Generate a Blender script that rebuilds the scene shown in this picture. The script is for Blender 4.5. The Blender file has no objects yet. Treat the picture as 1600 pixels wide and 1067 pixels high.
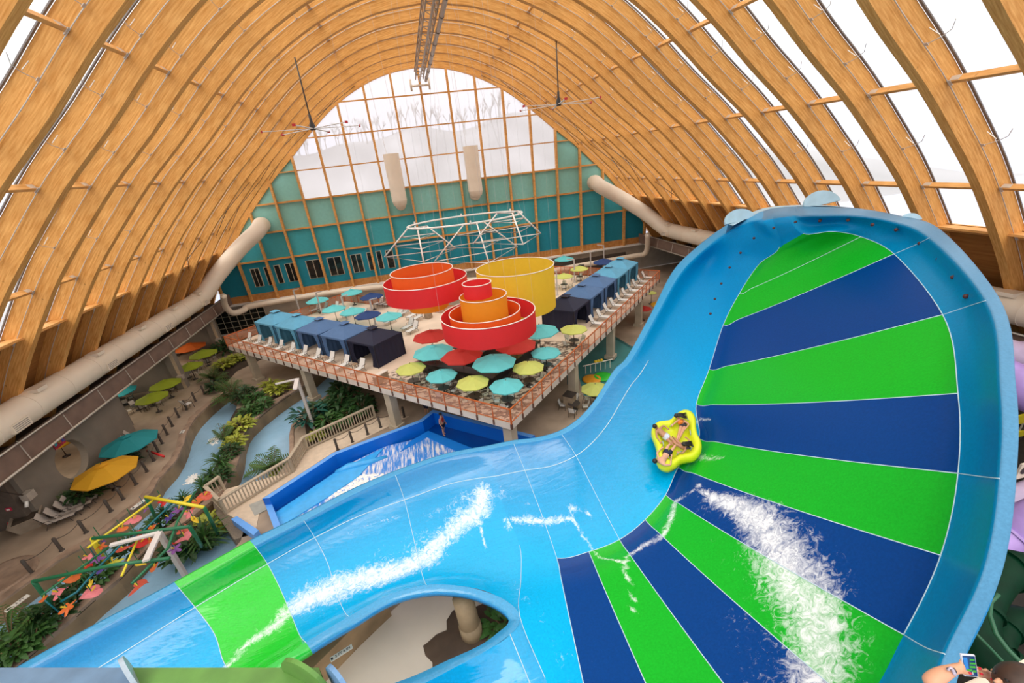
import bpy, math, random
from mathutils import Vector, Matrix
from mathutils.geometry import tessellate_polygon
random.seed(7)
R = random.random
C = bpy.context.scene.collection
PI = math.pi
V = Vector

# ---------------------------------------------------------------- camera
HZ = 17.75                      # eye height above the pool-hall floor
S = 3.66                        # one bay of the timber roof (12 ft)
FOC, CX, CY = 667.881, 781.77, 564.887
YAW, PITCH, ROLL = .155, .438, -.116
_f = V((math.sin(YAW)*math.cos(PITCH), math.cos(YAW)*math.cos(PITCH), -math.sin(PITCH)))
_r0 = V((math.cos(YAW), -math.sin(YAW), 0)); _u0 = _r0.cross(_f)
_r = _r0*math.cos(ROLL) + _u0*math.sin(ROLL)
_u = -_r0*math.sin(ROLL) + _u0*math.cos(ROLL)
EYE = V((0, 0, HZ))
cam = bpy.data.cameras.new('camera'); co = bpy.data.objects.new('camera', cam); C.objects.link(co)
cam.sensor_width = 36; cam.lens = FOC/1600*36
cam.shift_x = (800-CX)/1600; cam.shift_y = (CY-533.5)/1600
cam.clip_end = 2000; cam.clip_start = .05
m = Matrix((_r, _u, -_f)).transposed().to_4x4(); m.translation = EYE
co.matrix_world = m
bpy.context.scene.camera = co

# surveying: where a sight line from the viewpoint meets a real plane of the place
def _ray(px, py): return _f + _r*((px-CX)/FOC) - _u*((py-CY)/FOC)
def P(px, py, z=0.):
    d = _ray(px, py); return EYE + d*((z-HZ)/d.z)
def PY(px, py, y):
    d = _ray(px, py); return EYE + d*(y/d.y)
def PX(px, py, x):
    d = _ray(px, py); return EYE + d*(x/d.x)
def PD(px, py, t): return EYE + _ray(px, py)*t
def proj(p):
    q = V(p)-EYE; d = q.dot(_f)
    return CX+FOC*q.dot(_r)/d, CY-FOC*q.dot(_u)/d

# ---------------------------------------------------------------- materials
MT = {}
def mat(name, col, rough=.6, metal=0., var=.12, scale=3., bump=0., alpha=1., coat=0., trans=None, spec=.5, coord='Object', sc3=None, emit=0):
    if name in MT: return MT[name]
    m = bpy.data.materials.new(name); m.use_nodes = True; MT[name] = m
    nt = m.node_tree; N = nt.nodes; L = nt.links
    b = N['Principled BSDF']; out = N['Material Output']
    b.inputs['Roughness'].default_value = rough; b.inputs['Metallic'].default_value = metal
    b.inputs['Specular IOR Level'].default_value = spec
    b.inputs['Coat Weight'].default_value = coat
    if emit:
        b.inputs['Emission Color'].default_value = (*col, 1); b.inputs['Emission Strength'].default_value = emit
    c = (*col, 1)
    if var:
        tc = N.new('ShaderNodeTexCoord'); mp = N.new('ShaderNodeMapping'); n = N.new('ShaderNodeTexNoise')
        L.new(tc.outputs[coord], mp.inputs[0]); L.new(mp.outputs[0], n.inputs['Vector'])
        if sc3: mp.inputs['Scale'].default_value = sc3
        n.inputs['Scale'].default_value = scale; n.inputs['Detail'].default_value = 5
        r = N.new('ShaderNodeValToRGB')
        r.color_ramp.elements[0].position = .3; r.color_ramp.elements[1].position = .7
        r.color_ramp.elements[0].color = (*[max(0, x*(1-var)) for x in col], 1)
        r.color_ramp.elements[1].color = (*[min(1, x*(1+var)) for x in col], 1)
        L.new(n.outputs['Fac'], r.inputs[0]); L.new(r.outputs[0], b.inputs['Base Color'])
        if bump:
            bm_ = N.new('ShaderNodeBump'); bm_.inputs['Strength'].default_value = bump
            L.new(n.outputs['Fac'], bm_.inputs['Height']); L.new(bm_.outputs[0], b.inputs['Normal'])
    else: b.inputs['Base Color'].default_value = c
    if alpha < 1:
        t = N.new('ShaderNodeBsdfTransparent'); x = N.new('ShaderNodeMixShader')
        x.inputs[0].default_value = alpha
        L.new(t.outputs[0], x.inputs[1]); L.new(b.outputs[0], x.inputs[2]); L.new(x.outputs[0], out.inputs[0])
    if trans:   # thin cloth or film lit from behind
        t = N.new('ShaderNodeBsdfTranslucent'); x = N.new('ShaderNodeMixShader')
        t.inputs[0].default_value = c; x.inputs[0].default_value = trans
        L.new(b.outputs[0], x.inputs[1]); L.new(t.outputs[0], x.inputs[2])
        if alpha < 1:
            x2 = [n_ for n_ in N if n_.type == 'MIX_SHADER' and n_ != x][0]; L.new(x.outputs[0], x2.inputs[2])
        else: L.new(x.outputs[0], out.inputs[0])
    return m

def wood(name, a, b_, coord='UV', scale=(1.2, 14, 14)):
    if name in MT: return MT[name]
    m = bpy.data.materials.new(name); m.use_nodes = True; MT[name] = m
    nt = m.node_tree; N = nt.nodes; L = nt.links; b = N['Principled BSDF']
    tc = N.new('ShaderNodeTexCoord'); mp = N.new('ShaderNodeMapping'); mp.inputs['Scale'].default_value = scale
    n1 = N.new('ShaderNodeTexNoise'); n1.inputs['Scale'].default_value = 1; n1.inputs['Detail'].default_value = 4
    L.new(tc.outputs[coord], mp.inputs[0]); L.new(mp.outputs[0], n1.inputs['Vector'])
    r = N.new('ShaderNodeValToRGB'); r.color_ramp.elements[0].position = .3; r.color_ramp.elements[1].position = .72
    r.color_ramp.elements[0].color = (*a, 1); r.color_ramp.elements[1].color = (*b_, 1)
    L.new(n1.outputs['Fac'], r.inputs[0])
    n2 = N.new('ShaderNodeTexNoise'); n2.inputs['Scale'].default_value = .35
    L.new(tc.outputs[coord], n2.inputs['Vector'])
    mx = N.new('ShaderNodeMixRGB'); mx.blend_type = 'MULTIPLY'; mx.inputs[0].default_value = .3
    L.new(r.outputs[0], mx.inputs[1]); L.new(n2.outputs['Fac'], mx.inputs[2])
    n3 = N.new('ShaderNodeTexNoise'); n3.inputs['Scale'].default_value = 2.2; n3.inputs['Detail'].default_value = 1
    L.new(tc.outputs[coord], n3.inputs['Vector'])
    kn = N.new('ShaderNodeMapRange'); kn.inputs[1].default_value = .76; kn.inputs[2].default_value = .8; kn.inputs[3].default_value = 0; kn.inputs[4].default_value = .6
    L.new(n3.outputs['Fac'], kn.inputs[0])
    m2 = N.new('ShaderNodeMixRGB'); m2.inputs[2].default_value = (.25, .1, .02, 1)
    L.new(kn.outputs[0], m2.inputs[0]); L.new(mx.outputs[0], m2.inputs[1]); L.new(m2.outputs[0], b.inputs['Base Color'])
    b.inputs['Roughness'].default_value = .6; b.inputs['Specular IOR Level'].default_value = .15
    return m

# ---------------------------------------------------------------- mesh builder
class MB:
    def __init__(s): s.v = []; s.f = []; s.mi = []; s.uv = {}
    def add(s, vs, fs, mi=0, T=None):
        o = len(s.v)
        s.v += [tuple(T @ V(v)) if T else tuple(v) for v in vs]
        for f in fs: s.f.append([i+o for i in f]); s.mi.append(mi)
        return s
    def box(s, c, d, T=None, mi=0, rz=0, taper=1):
        x, y, z = d[0]/2, d[1]/2, d[2]/2
        vs = []
        for k, sz in ((taper if 0 else 1, -z), (taper, z)):
            for a, b in ((-x, -y), (x, -y), (x, y), (-x, y)):
                a, b = a*k, b*k
                vs.append((c[0]+a*math.cos(rz)-b*math.sin(rz), c[1]+a*math.sin(rz)+b*math.cos(rz), c[2]+sz))
        return s.add(vs, [(3, 2, 1, 0), (4, 5, 6, 7), (0, 1, 5, 4), (1, 2, 6, 5), (2, 3, 7, 6), (3, 0, 4, 7)], mi, T)
    def beam(s, a, b, w, h, up=(0, 0, 1), mi=0):
        a, b = V(a), V(b); d = (b-a).normalized(); u = V(up)
        x = d.cross(u)
        if x.length < 1e-4: x = d.cross(V((1, 0, 0)))
        x.normalize(); y = x.cross(d).normalized()
        vs = [p+x*i*w/2+y*j*h/2 for p in (a, b) for i, j in ((-1, -1), (1, -1), (1, 1), (-1, 1))]
        return s.add(vs, [(3, 2, 1, 0), (4, 5, 6, 7), (0, 1, 5, 4), (1, 2, 6, 5), (2, 3, 7, 6), (3, 0, 4, 7)], mi)
    def tube(s, pts, r, n=8, cap=True, mi=0, closed=False):
        pts = [V(p) for p in pts]; k = len(pts); rs = r if isinstance(r, (list, tuple)) else [r]*k
        vs = []; ref = None
        for i, p in enumerate(pts):
            if closed: d = pts[(i+1) % k]-pts[i-1]
            else: d = pts[min(i+1, k-1)]-pts[max(i-1, 0)]
            d.normalize()
            if ref is None:
                ref = d.cross(V((0, 0, 1)))
                if ref.length < .05: ref = d.cross(V((1, 0, 0)))
            x = (ref-d*ref.dot(d)).normalized(); y = d.cross(x); ref = x
            for j in range(n):
                a = 2*PI*j/n; vs.append(p+(x*math.cos(a)+y*math.sin(a))*rs[i])
        fs = []
        for i in range(k if closed else k-1):
            i2 = (i+1) % k
            for j in range(n): fs.append((i*n+j, i*n+(j+1) % n, i2*n+(j+1) % n, i2*n+j))
        if cap and not closed: fs += [tuple(range(n))[::-1], tuple(range((k-1)*n, k*n))]
        return s.add(vs, fs, mi)
    def lathe(s, c, prof, n=16, mi=0, T=None, a0=0, a1=2*PI, cap=False):
        full = abs(a1-a0-2*PI) < 1e-6; m_ = n if full else n+1; vs = []
        for r, z in prof:
            for j in range(m_):
                a = a0+(a1-a0)*j/n; vs.append((c[0]+r*math.cos(a), c[1]+r*math.sin(a), c[2]+z))
        fs = []
        for i in range(len(prof)-1):
            for j in range(n): j2 = (j+1) % m_; fs.append((i*m_+j, i*m_+j2, (i+1)*m_+j2, (i+1)*m_+j))
        if cap: fs += [tuple(range(m_))[::-1], tuple(range((len(prof)-1)*m_, len(prof)*m_))]
        return s.add(vs, fs, mi, T)
    def prism(s, poly, z0, z1, mi=0, bottom=True, side=None):
        n = len(poly)
        vs = [(p[0], p[1], z0) for p in poly]+[(p[0], p[1], z1) for p in poly]
        tri = tessellate_polygon([[V((p[0], p[1], 0)) for p in poly]])
        fs = []
        for t in tri:
            a, b, c = [V(poly[i][:2]) for i in t]
            if (b-a).cross(c-a) < 0: t = t[::-1]
            fs.append(tuple(i+n for i in t))
            if bottom: fs.append(tuple(t[::-1]))
        s.add(vs, fs, mi)
        ar = sum(poly[i][0]*poly[(i+1) % n][1]-poly[(i+1) % n][0]*poly[i][1] for i in range(n))
        sf = []
        for i in range(n):
            q = (i, (i+1) % n, (i+1) % n+n, i+n); sf.append(q if ar > 0 else q[::-1])
        return s.add(vs, sf, mi if side is None else side)
    def build(s, name, mats, parent=None, smooth=False, loc=None, auto=None):
        me = bpy.data.meshes.new(name); me.from_pydata(s.v, [], s.f)
        if not isinstance(mats, (list, tuple)): mats = [mats]
        for m_ in mats: me.materials.append(m_)
        if len(mats) > 1: me.polygons.foreach_set('material_index', s.mi)
        if smooth:
            me.polygons.foreach_set('use_smooth', [True]*len(me.polygons))
            if auto is not None:
                me.set_sharp_from_angle(angle=auto)
        me.update(); me.validate()
        o = bpy.data.objects.new(name, me); C.objects.link(o)
        if loc: o.location = loc
        if parent: o.parent = parent
        return o

def tag(o, label=None, cat=None, group=None, kind=None):
    if label: o['label'] = label
    if cat: o['category'] = cat
    if group: o['group'] = group
    if kind: o['kind'] = kind
    return o
def thing(name, label, cat, loc=(0, 0, 0), rz=0, group=None, sc=1):
    o = bpy.data.objects.new(name, None); C.objects.link(o); o.empty_display_size = .1
    o.location = loc; o.rotation_euler = (0, 0, rz); o.scale = (sc, sc, sc) if not isinstance(sc, tuple) else sc
    return tag(o, label, cat, group)
KIDS = {}
def dup(root, loc, rz=0, label=None, group=None, sc=None):
    r = root.copy(); C.objects.link(r); r.location = loc; r.rotation_euler = (0, 0, rz)
    if sc: r.scale = (sc, sc, sc) if not isinstance(sc, tuple) else sc
    if label: r['label'] = label
    if group: r['group'] = group
    def rec(a, b):
        for ch in list(a.children):
            c = ch.copy(); C.objects.link(c); c.parent = b
            rec(ch, c)
    rec(root, r)
    return r
def hide_proto(o):
    for ch in list(o.children): hide_proto(ch)
    bpy.data.objects.remove(o)
def cr(p0, p1, p2, p3, t):
    return .5*((2*p1)+(p2-p0)*t+(2*p0-5*p1+4*p2-p3)*t*t+(3*p1-p0-3*p2+p3)*t**3)
def spline(pts, n):
    pts = [V(p) for p in pts]; out = []
    for i in range(len(pts)-1):
        a = pts[max(i-1, 0)]; d = pts[min(i+2, len(pts)-1)]
        for k in range(n): out.append(cr(a, pts[i], pts[i+1], d, k/n))
    return out+[pts[-1]]
ORD = ['first', 'second', 'third', 'fourth', 'fifth', 'sixth', 'seventh', 'eighth', 'ninth', 'tenth', 'eleventh', 'twelfth', 'thirteenth', 'fourteenth', 'fifteenth', 'sixteenth', 'seventeenth', 'eighteenth']
# ================================================================ timber hall
XC = 1.03*S
PROF = [(0, 3.02), (1, 2.9), (1.9, 2.62), (2.85, 2.15), (3.7, 1.55), (4.5, .88), (5.3, .25), (6.0, -.38), (6.6, -.95), (7.2, -1.62), (7.8, -2.35), (8.4, -3.2), (8.85, -3.95)]
YW = 16.95*S
M_GLU = wood('glulam', (.66, .29, .065), (.95, .52, .17))
M_GLUI = wood('glulam_plain', (.66, .31, .085), (.92, .50, .18), 'Object', (1.2, 1.2, 9))
M_STEEL = mat('galvanised_steel', (.62, .57, .5), .4, .3)
M_WHITE = mat('white_paint', (.82, .8, .76), .5, var=.04)
M_CONC = mat('concrete', (.36, .31, .25), .85, var=.12, scale=1.2, bump=.05)
M_TAN = mat('tan_duct', (.79, .69, .56), .5, var=.05, scale=.6)
half = spline([(u, 0, z) for u, z in PROF], 4)
prof = [V((-p.x, 0, p.z)) for p in half[:0:-1]]+half          # left foot over the ridge to right foot
def pnorm(i):
    a = prof[max(i-1, 0)]; b = prof[min(i+1, len(prof)-1)]; t = (b-a).normalized(); return V((-t.z, 0, t.x))
NP = len(prof)
AL = [0.]
for i in range(1, NP): AL.append(AL[-1]+(prof[i]-prof[i-1]).length)
def at_u(u):
    """point on the inner curve and its outward normal"""
    for i in range(NP-1):
        if prof[i].x <= u <= prof[i+1].x:
            t = (u-prof[i].x)/(prof[i+1].x-prof[i].x)
            return prof[i].lerp(prof[i+1], t), pnorm(i).lerp(pnorm(i+1), t).normalized()
DEP, WID = .385, .12
def wpt(p, y=0): return V((XC+p.x*S, y, HZ+p.z*S))
arch = thing('roof_arch', '', 'arch', (0, 0, 0))
mb = MB(); uv = []
# beam: four strips with their own UVs so the grain runs along the arch
def strip(A, B, va, vb):
    o = len(mb.v); mb.v += [tuple(p) for p in A]+[tuple(p) for p in B]; n = len(A)
    for i in range(n-1):
        mb.f.append([o+i, o+i+1, o+n+i+1, o+n+i]); mb.mi.append(0)
        uv.extend([(AL[i]*S, va), (AL[i+1]*S, va), (AL[i+1]*S, vb), (AL[i]*S, vb)])
inn = [wpt(p) for p in prof]; outr = [wpt(p+pnorm(i)*DEP) for i, p in enumerate(prof)]
Wy = V((0, WID*S, 0)); D_ = DEP*S
strip(outr, inn, D_, 0); strip(inn, [p+Wy for p in inn], 5, 5+Wy.y)
strip([p+Wy for p in inn], [p+Wy for p in outr], 9, 9+D_); strip([p+Wy for p in outr], outr, 13, 13+Wy.y)
bo = mb.build('beam', M_GLU, arch, smooth=False)
ul = bo.data.uv_layers.new(name='UVMap')
for i, t in enumerate(uv): ul.data[i].uv = t
# half-depth ledge: the inner chord stands a little proud of the outer one
mb = MB()
for sgn in (-1, 1):
    pass
pipe = [wpt(p+pnorm(i)*.19)+V((0, -.07, 0)) for i, p in enumerate(prof)]
MB().tube(pipe[3:-3], .022, 5).build('sprinkler_pipe', M_STEEL, arch, True)
edge = MB()
for i in range(NP-1):
    a = wpt(prof[i]+pnorm(i)*(DEP+.012)); b = wpt(prof[i+1]+pnorm(i+1)*(DEP+.012))
    edge.beam(a+V((0, -.06, 0)), b+V((0, -.06, 0)), .12, .05, pnorm(i))
    edge.beam(a+V((0, WID*S+.06, 0)), b+V((0, WID*S+.06, 0)), .12, .05, pnorm(i))
edge.build('membrane_clamp', mat('clamp_grey', (.22, .2, .19), .5, .3), arch)
PU = [-8.05, -7.5, -6.86, -5.45, -3.86, -2.05, -.28, .28, 2.05, 3.86, 5.45, 6.86, 7.5, 8.05]
def purlin_mb(u):
    p, n = at_u(u); c = wpt(p+n*.24); q = MB()
    t = V((n.z, 0, -n.x))
    big = abs(u) in (8.05,)
    q.beam(c, c+V((0, -(1-WID)*S, 0)), .15 if not big else .1, .3, n)
    return q, c, n, t
MGL2 = M_GLUI
for u in PU:
    if abs(u) in (.28, 7.5, 8.05) and abs(u) != 7.5: continue
    q, c, n, t = purlin_mb(u)
    po = q.build('purlin', MGL2, arch)
    q = MB(); q.beam(c+V((0, -.05, 0)), c+V((0, -.42, 0)), .19, .22, n); q.beam(c-n*.16+V((0, -.02, 0)), c-n*.16+V((0, -.16, 0)), .3, .03, n)
    q.build('bracket', M_STEEL, po)
# sprinkler branches hang off the pipe between the purlins
for k in range(-11, 12):
    u = k*.66+(.33 if k < 0 else -.33)
    if abs(u) < .8 or abs(u) > 7.4 or min(abs(u-x) for x in PU) < .22: continue
    p, n = at_u(u); a = wpt(p+n*.19)+V((0, -.08, 0)); t = V((n.z, 0, -n.x))*(1 if u > 0 else -1)
    q = MB(); q.tube([a, a+V((0, -.5, 0))+n*S*.06, a+V((0, -.8, 0))+n*S*.10-t*.1, a+V((0, -.95, 0))+n*S*.14-t*.4], .017, 4)
    q.tube([a+n*S*.13-t*.35, a+V((0, -.4, 0))+n*S*.08-t*.05], .02, 4)
    q.beam(a+V((0, .02, 0))-t*.02, a+V((0, -.14, 0))-t*.02, .16, .02, n)
    q.build('sprinkler_branch', M_STEEL, arch)
arches = []
N_A = 16
for k in range(N_A):
    y = (16.89-k)*S
    lab = 'curved glulam roof arch against the teal gable wall' if k == 0 else 'curved glulam roof arch with purlins, %s out from the gable wall' % ORD[k-1]
    if k == 0: arch.location = (0, y, 0); arch['label'] = lab; arch['group'] = 'timber roof arches'; a_ = arch
    else: a_ = dup(arch, (0, y, 0), 0, lab, 'timber roof arches')
    arches.append(a_)
YN = (16.89-N_A+1)*S
# cross bracing rods between the far arches, high on the left haunch and low on both sides
def rod(name, a, b, lab, cat='brace rod', grp=None, r=.03, m_=None):
    o = MB().tube([a, b], r, 6).build(name, m_ or mat('dark_rod', (.12, .08, .05), .5, .5), None, True); tag(o, lab, cat, grp); return o
for sd, nm in ((-1, 'left'), (1, 'right')):
    for (u0, u1, yk) in ((2.05, 3.86, 15.9), (3.86, 5.45, 15.9), (5.45, 6.86, 14.9), (5.45, 6.86, 13.9), (6.86, 7.5, 12.9), (3.86, 5.45, 14.9)):
        pa, na = at_u(sd*u0); pb, nb = at_u(sd*u1)
        A = wpt(pa+na*.1, yk*S); B = wpt(pb+nb*.1, (yk+1)*S)
        b0 = thing('brace', 'dark crossed steel tie rods between arches on the %s roof slope' % nm, 'brace', tuple(A), 0, 'roof bracing on the %s slope' % nm)
        for q0, q1 in ((A, B), (wpt(pa+na*.1, (yk+1)*S), wpt(pb+nb*.1, yk*S))):
            MB().tube([q0-A, q1-A], .03, 5).build('tie_rod', mat('dark_rod', (.12, .08, .05), .5, .5), b0, True)
# ceiling: cushioned translucent membrane bays outside the arches
M_ETFE = bpy.data.materials.new('etfe'); M_ETFE.use_nodes = True
nt = M_ETFE.node_tree; N = nt.nodes; L = nt.links
for n_ in list(N):
    if n_.type != 'OUTPUT_MATERIAL': N.remove(n_)
tb = N.new('ShaderNodeBsdfTransparent'); tb.inputs[0].default_value = (.97, .98, 1, 1)
tl = N.new('ShaderNodeBsdfTranslucent'); tl.inputs[0].default_value = (.95, .95, .97, 1)
df = N.new('ShaderNodeBsdfDiffuse'); df.inputs[0].default_value = (.9, .9, .92, 1)
m1 = N.new('ShaderNodeMixShader'); m1.inputs[0].default_value = .15; m2 = N.new('ShaderNodeMixShader'); m2.inputs[0].default_value = .3
L.new(tl.outputs[0], m1.inputs[1]); L.new(df.outputs[0], m1.inputs[2]); L.new(tb.outputs[0], m2.inputs[1]); L.new(m1.outputs[0], m2.inputs[2])
L.new(m2.outputs[0], N['Material Output'].inputs[0])
q = MB(); K = range(NP)
yy = []
for k in range(N_A+1):
    y1 = (16.95-k)*S
    for j in range(4): yy.append(y1-j*S/4)
for j, y in enumerate(yy):
    bul = math.sin(PI*(j % 4)/4)*.06
    for i in K: q.v.append(tuple(wpt(prof[i]+pnorm(i)*(DEP+.03+bul*1.2), y)))
for j in range(len(yy)-1):
    for i in range(3, NP-4): q.f.append([j*NP+i, j*NP+i+1, (j+1)*NP+i+1, (j+1)*NP+i]); q.mi.append(0)
ceil = q.build('ceiling', M_ETFE, None, True); tag(ceil, 'white translucent membrane roof between the timber arches', 'roof', kind='structure')

M_KNEE = wood('knee_boards', (.36, .15, .04), (.52, .24, .07), 'Object', (3, .4, 6))
for sd, nm in ((-1, 'left'), (1, 'right')):
    q = MB(); ids = [i for i in range(NP) if sd*prof[i].x > 7.4]
    for i in ids:
        for y in (YN-S, YW): q.v.append(tuple(wpt(prof[i]+pnorm(i)*(DEP-.05), y)))
    for k in range(len(ids)-1): q.f.append([2*k, 2*k+1, 2*k+3, 2*k+2]); q.mi.append(0)
    o = q.build('trim_4' if sd < 0 else 'trim_5', M_KNEE); tag(o, 'dark timber boarding between the arch feet on the %s side' % nm, 'boarding', kind='structure')
    pa, na = at_u(sd*7.5); c = wpt(pa+na*.25)
    o = MB().box((c.x, (YN-S+YW)/2, c.z+.1), (1.35, YW-YN+S, .12)).build('trim_6' if sd < 0 else 'trim_7', M_GLUI); tag(o, 'pale timber sill board running between the arches on the %s side' % nm, 'sill', kind='structure')
# ---------------------------------------------------------------- gable wall
GZ = [2.287, 1.344, .399, -.538, -1.467, -2.399]
gz = [HZ+z*.985*S for z in GZ]; ZB = HZ-3.78*S
ga = .918*S; gx = lambda i: XC+(i-1)*ga
M_T1 = mat('teal_pale', (.24, .55, .50), .7, var=.05); M_T2 = mat('teal_mid', (.05, .38, .44), .7, var=.06); M_T3 = mat('teal_deep', (.005, .24, .34), .7, var=.06)
wb = thing('wall_back', 'teal and glass gable wall with timber mullions', 'wall', (0, YW, 0)); wb['kind'] = 'structure'
def zin(x):      # height of the inner arch line above X
    p, n = at_u(max(-8.84, min(8.84, (x-XC)/S))); return HZ+p.z*S
def panel(x0, x1, z0, z1, m_, name='panel', yo=0, par=wb):
    n = 6; pts = []
    top = []
    for i in range(n+1):
        x = x0+(x1-x0)*i/n; zt = min(z1, zin(x)+.35)
        top.append((x, zt))
    top = [(x, max(z, z0)) for x, z in top]
    if max(z for x, z in top) <= z0+.02: return None
    q = MB(); o = 0
    for x, z in top: q.v += [(x, yo, z0), (x, yo, z), (x, yo+.2, z0), (x, yo+.2, z)]
    for i in range(n):
        b = i*4; q.f += [[b, b+4, b+5, b+1], [b+2, b+3, b+7, b+6], [b+1, b+5, b+7, b+3]]; q.mi += [0]*3
    return q.build(name, m_, par)
M_HAZE = bpy.data.materials.new('window_film'); M_HAZE.use_nodes = True
nt = M_HAZE.node_tree; N = nt.nodes; L = nt.links
for n_ in list(N):
    if n_.type != 'OUTPUT_MATERIAL': N.remove(n_)
tb = N.new('ShaderNodeBsdfTransparent'); tb.inputs[0].default_value = (.96, .95, .97, 1)
tl = N.new('ShaderNodeBsdfTranslucent'); tl.inputs[0].default_value = (.93, .88, .85, 1)
m2 = N.new('ShaderNodeMixShader'); m2.inputs[0].default_value = .3
L.new(tb.outputs[0], m2.inputs[1]); L.new(tl.outputs[0], m2.inputs[2]); L.new(m2.outputs[0], N['Material Output'].inputs[0])
win = thing('window_1', 'tall translucent gable window filling the arch top', 'window', (0, YW, 0)); win['kind'] = 'structure'
levels = [gz[3], gz[2], gz[1], gz[0], HZ+3.3*S]
for i in range(-4, 6):
    for j in range(4):
        panel(gx(i), gx(i+1), levels[j], levels[j+1], M_HAZE, 'pane', .05, win)
for i in range(-8, 10):
    x0, x1 = gx(i), gx(i+1)
    if not -4 <= i <= 5:
        panel(x0, x1, gz[3], gz[2], M_T1); panel(x0, x1, gz[2], gz[1], M_T1)
    panel(x0, x1, gz[4], gz[3], M_T1); panel(x0, x1, gz[5], gz[4], M_T2)
    panel(x0, x1, ZB+.9, gz[5], M_T3); panel(x0, x1, ZB, ZB+1.0, wood('kick_wood', (.5, .22, .06), (.68, .34, .12), 'Object', (3, 3, 3)), yo=-.08)
for i in range(-8, 11):
    zt = zin(gx(i))+.2
    MB().box((gx(i), -.3, (ZB+zt)/2), (.24, .55, zt-ZB)).build('mullion', M_GLUI, wb)
for k, z in enumerate(gz):
    xs = [x for x in [XC+j*.1 for j in range(-330, 331)] if zin(x) > z-.05]
    MB().box(((xs[0]+xs[-1])/2, -.12, z), (xs[-1]-xs[0], .3 if k > 2 else .22, .2 if k > 2 else .13)).build('rail', M_GLUI, wb)
xs = 8.5*S
MB().box((XC, -.3, ZB), (2*xs, .7, .22)).build('rail', M_WHITE, wb)
for sd in (-1, 1):
    q = MB(); q.prism([(XC+sd*7.9*S, YW+.12), (XC+sd*10.2*S, YW+.12), (XC+sd*10.2*S, YW+.4), (XC+sd*7.9*S, YW+.4)], ZB-.3, ZB+3.2); q.build('end_boarding', M_KNEE, wb)
# windows in the deep-teal band: (left px, right px, top, bottom) surveyed on the wall
M_DG = mat('dark_glass', (.012, .015, .014), .08, var=0); M_FR = mat('window_frame', (.55, .48, .36), .5, var=0)
wn = [(340+a/5.333, 270+c/5.333, 340+b_/5.333, 270+c/5.333-(b_-a)/5.333*.14) for a, b_, c in ((270, 338, 805), (383, 432, 790), (468, 510, 775), (558, 642, 762), (733, 848, 737), (910, 1022, 712), (1106, 1192, 688), (1240, 1282, 668), (1318, 1357, 657), (1398, 1452, 650))]
for i, (x0, y0, x1, y1) in enumerate(wn):
    a = PY(x0, y0, YW-.03); b = PY(x1, y1, YW-.03); w = b.x-a.x; z0 = min(a.z, b.z); z1 = max(a.z, b.z); z1 = z0+max(1.9, min(z1-z0, 2.4)); z1 = a.z; z0 = z1-2.35
    wd = thing('window_%d' % (i+2), 'dark glazed window in the teal band of the gable wall', 'window', (a.x, YW, 0)); wd['kind'] = 'structure'
    MB().box((w/2, -.03, (z0+z1)/2), (w+.12, .06, z1-z0+.12)).build('window_frame', M_FR, wd)
    n = 2 if w > 1.0 else 1
    for j in range(n): MB().box((w*(j+.5)/n, -.07, (z0+z1)/2), (w/n-.1, .06, z1-z0)).build('pane', M_DG, wd)
# concrete stem wall, side walls
st = MB().box((4, YW+.1, (ZB+.2)/2-.1), (104, .5, ZB+.2)).build('wall_stem', M_CONC); tag(st, 'grey concrete stem wall below the gable', 'wall', kind='structure')
XL, XR = XC-29.8, XC+29.8
# ---------------------------------------------------------------- ducts
def torus_ring(mb_, c, d, r, w=.05, t=.03):
    d = V(d).normalized(); mb_.tube([V(c)-d*w, V(c)+d*w], r+t, 20, cap=True)
DX, DZC, DR = 29.5, 6.86, .92
for sd, nm in ((-1, 'left'), (1, 'right')):
    x = XC+sd*DX
    end = (PY(408, 352, YW-1.0) if sd < 0 else PY(930, 285, YW-1.0))
    y1 = YW-9
    pts = [V((x, 4, DZC)), V((x, y1-1, DZC))]
    e2 = V((end.x, YW-.3, end.z))
    bend = spline([V((x, y1-1, DZC)), V((x, y1+.5, DZC+.05)), V((x-sd*.5, y1+1.8, DZC+.5)), V((x-sd*1.2, y1+3, DZC+1.6)).lerp(e2, .12), V((x, y1+2.2, DZC+1)).lerp(e2, .62), V((end.x+sd*.35, YW-2.0, end.z-.55)), V((end.x, YW-1.25, end.z)), e2], 4)
    d = thing('air_duct', 'fat cream round air duct running along the %s wall and rising to the gable' % nm, 'duct', (0, 0, 0))
    MB().tube([pts[0]]+bend, DR, 20).build('duct_pipe', M_TAN, d, True, auto=.9)
    for k in range(18):
        y = 5+k*(S*.81)
        if y > y1: break
        q = MB(); torus_ring(q, (x, y, DZC), (0, 1, 0), DR, .03, .02); q.build('seam_ring', M_TAN, d, True, auto=.6)
        if k % 2 == 0:
            q = MB(); q.box((x-sd*(.35), y+.9, DZC+DR*.93), (.9, .8, .22)); q.build('top_nozzle', M_TAN, d)
        if k % 3 == 1:
            g = MB().box((x-sd*DR*.86, y+1.2, DZC-.25), (.35, 1.3, .55)).build('grille_box', M_TAN, d)
            q = MB()
            for j in range(4): q.box((x-sd*(DR*.86+.18), y+1.2, DZC-.42+j*.11), (.02, 1.1, .05))
            q.build('louvre', mat('louvre_grey', (.35, .31, .27)), g)
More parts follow.
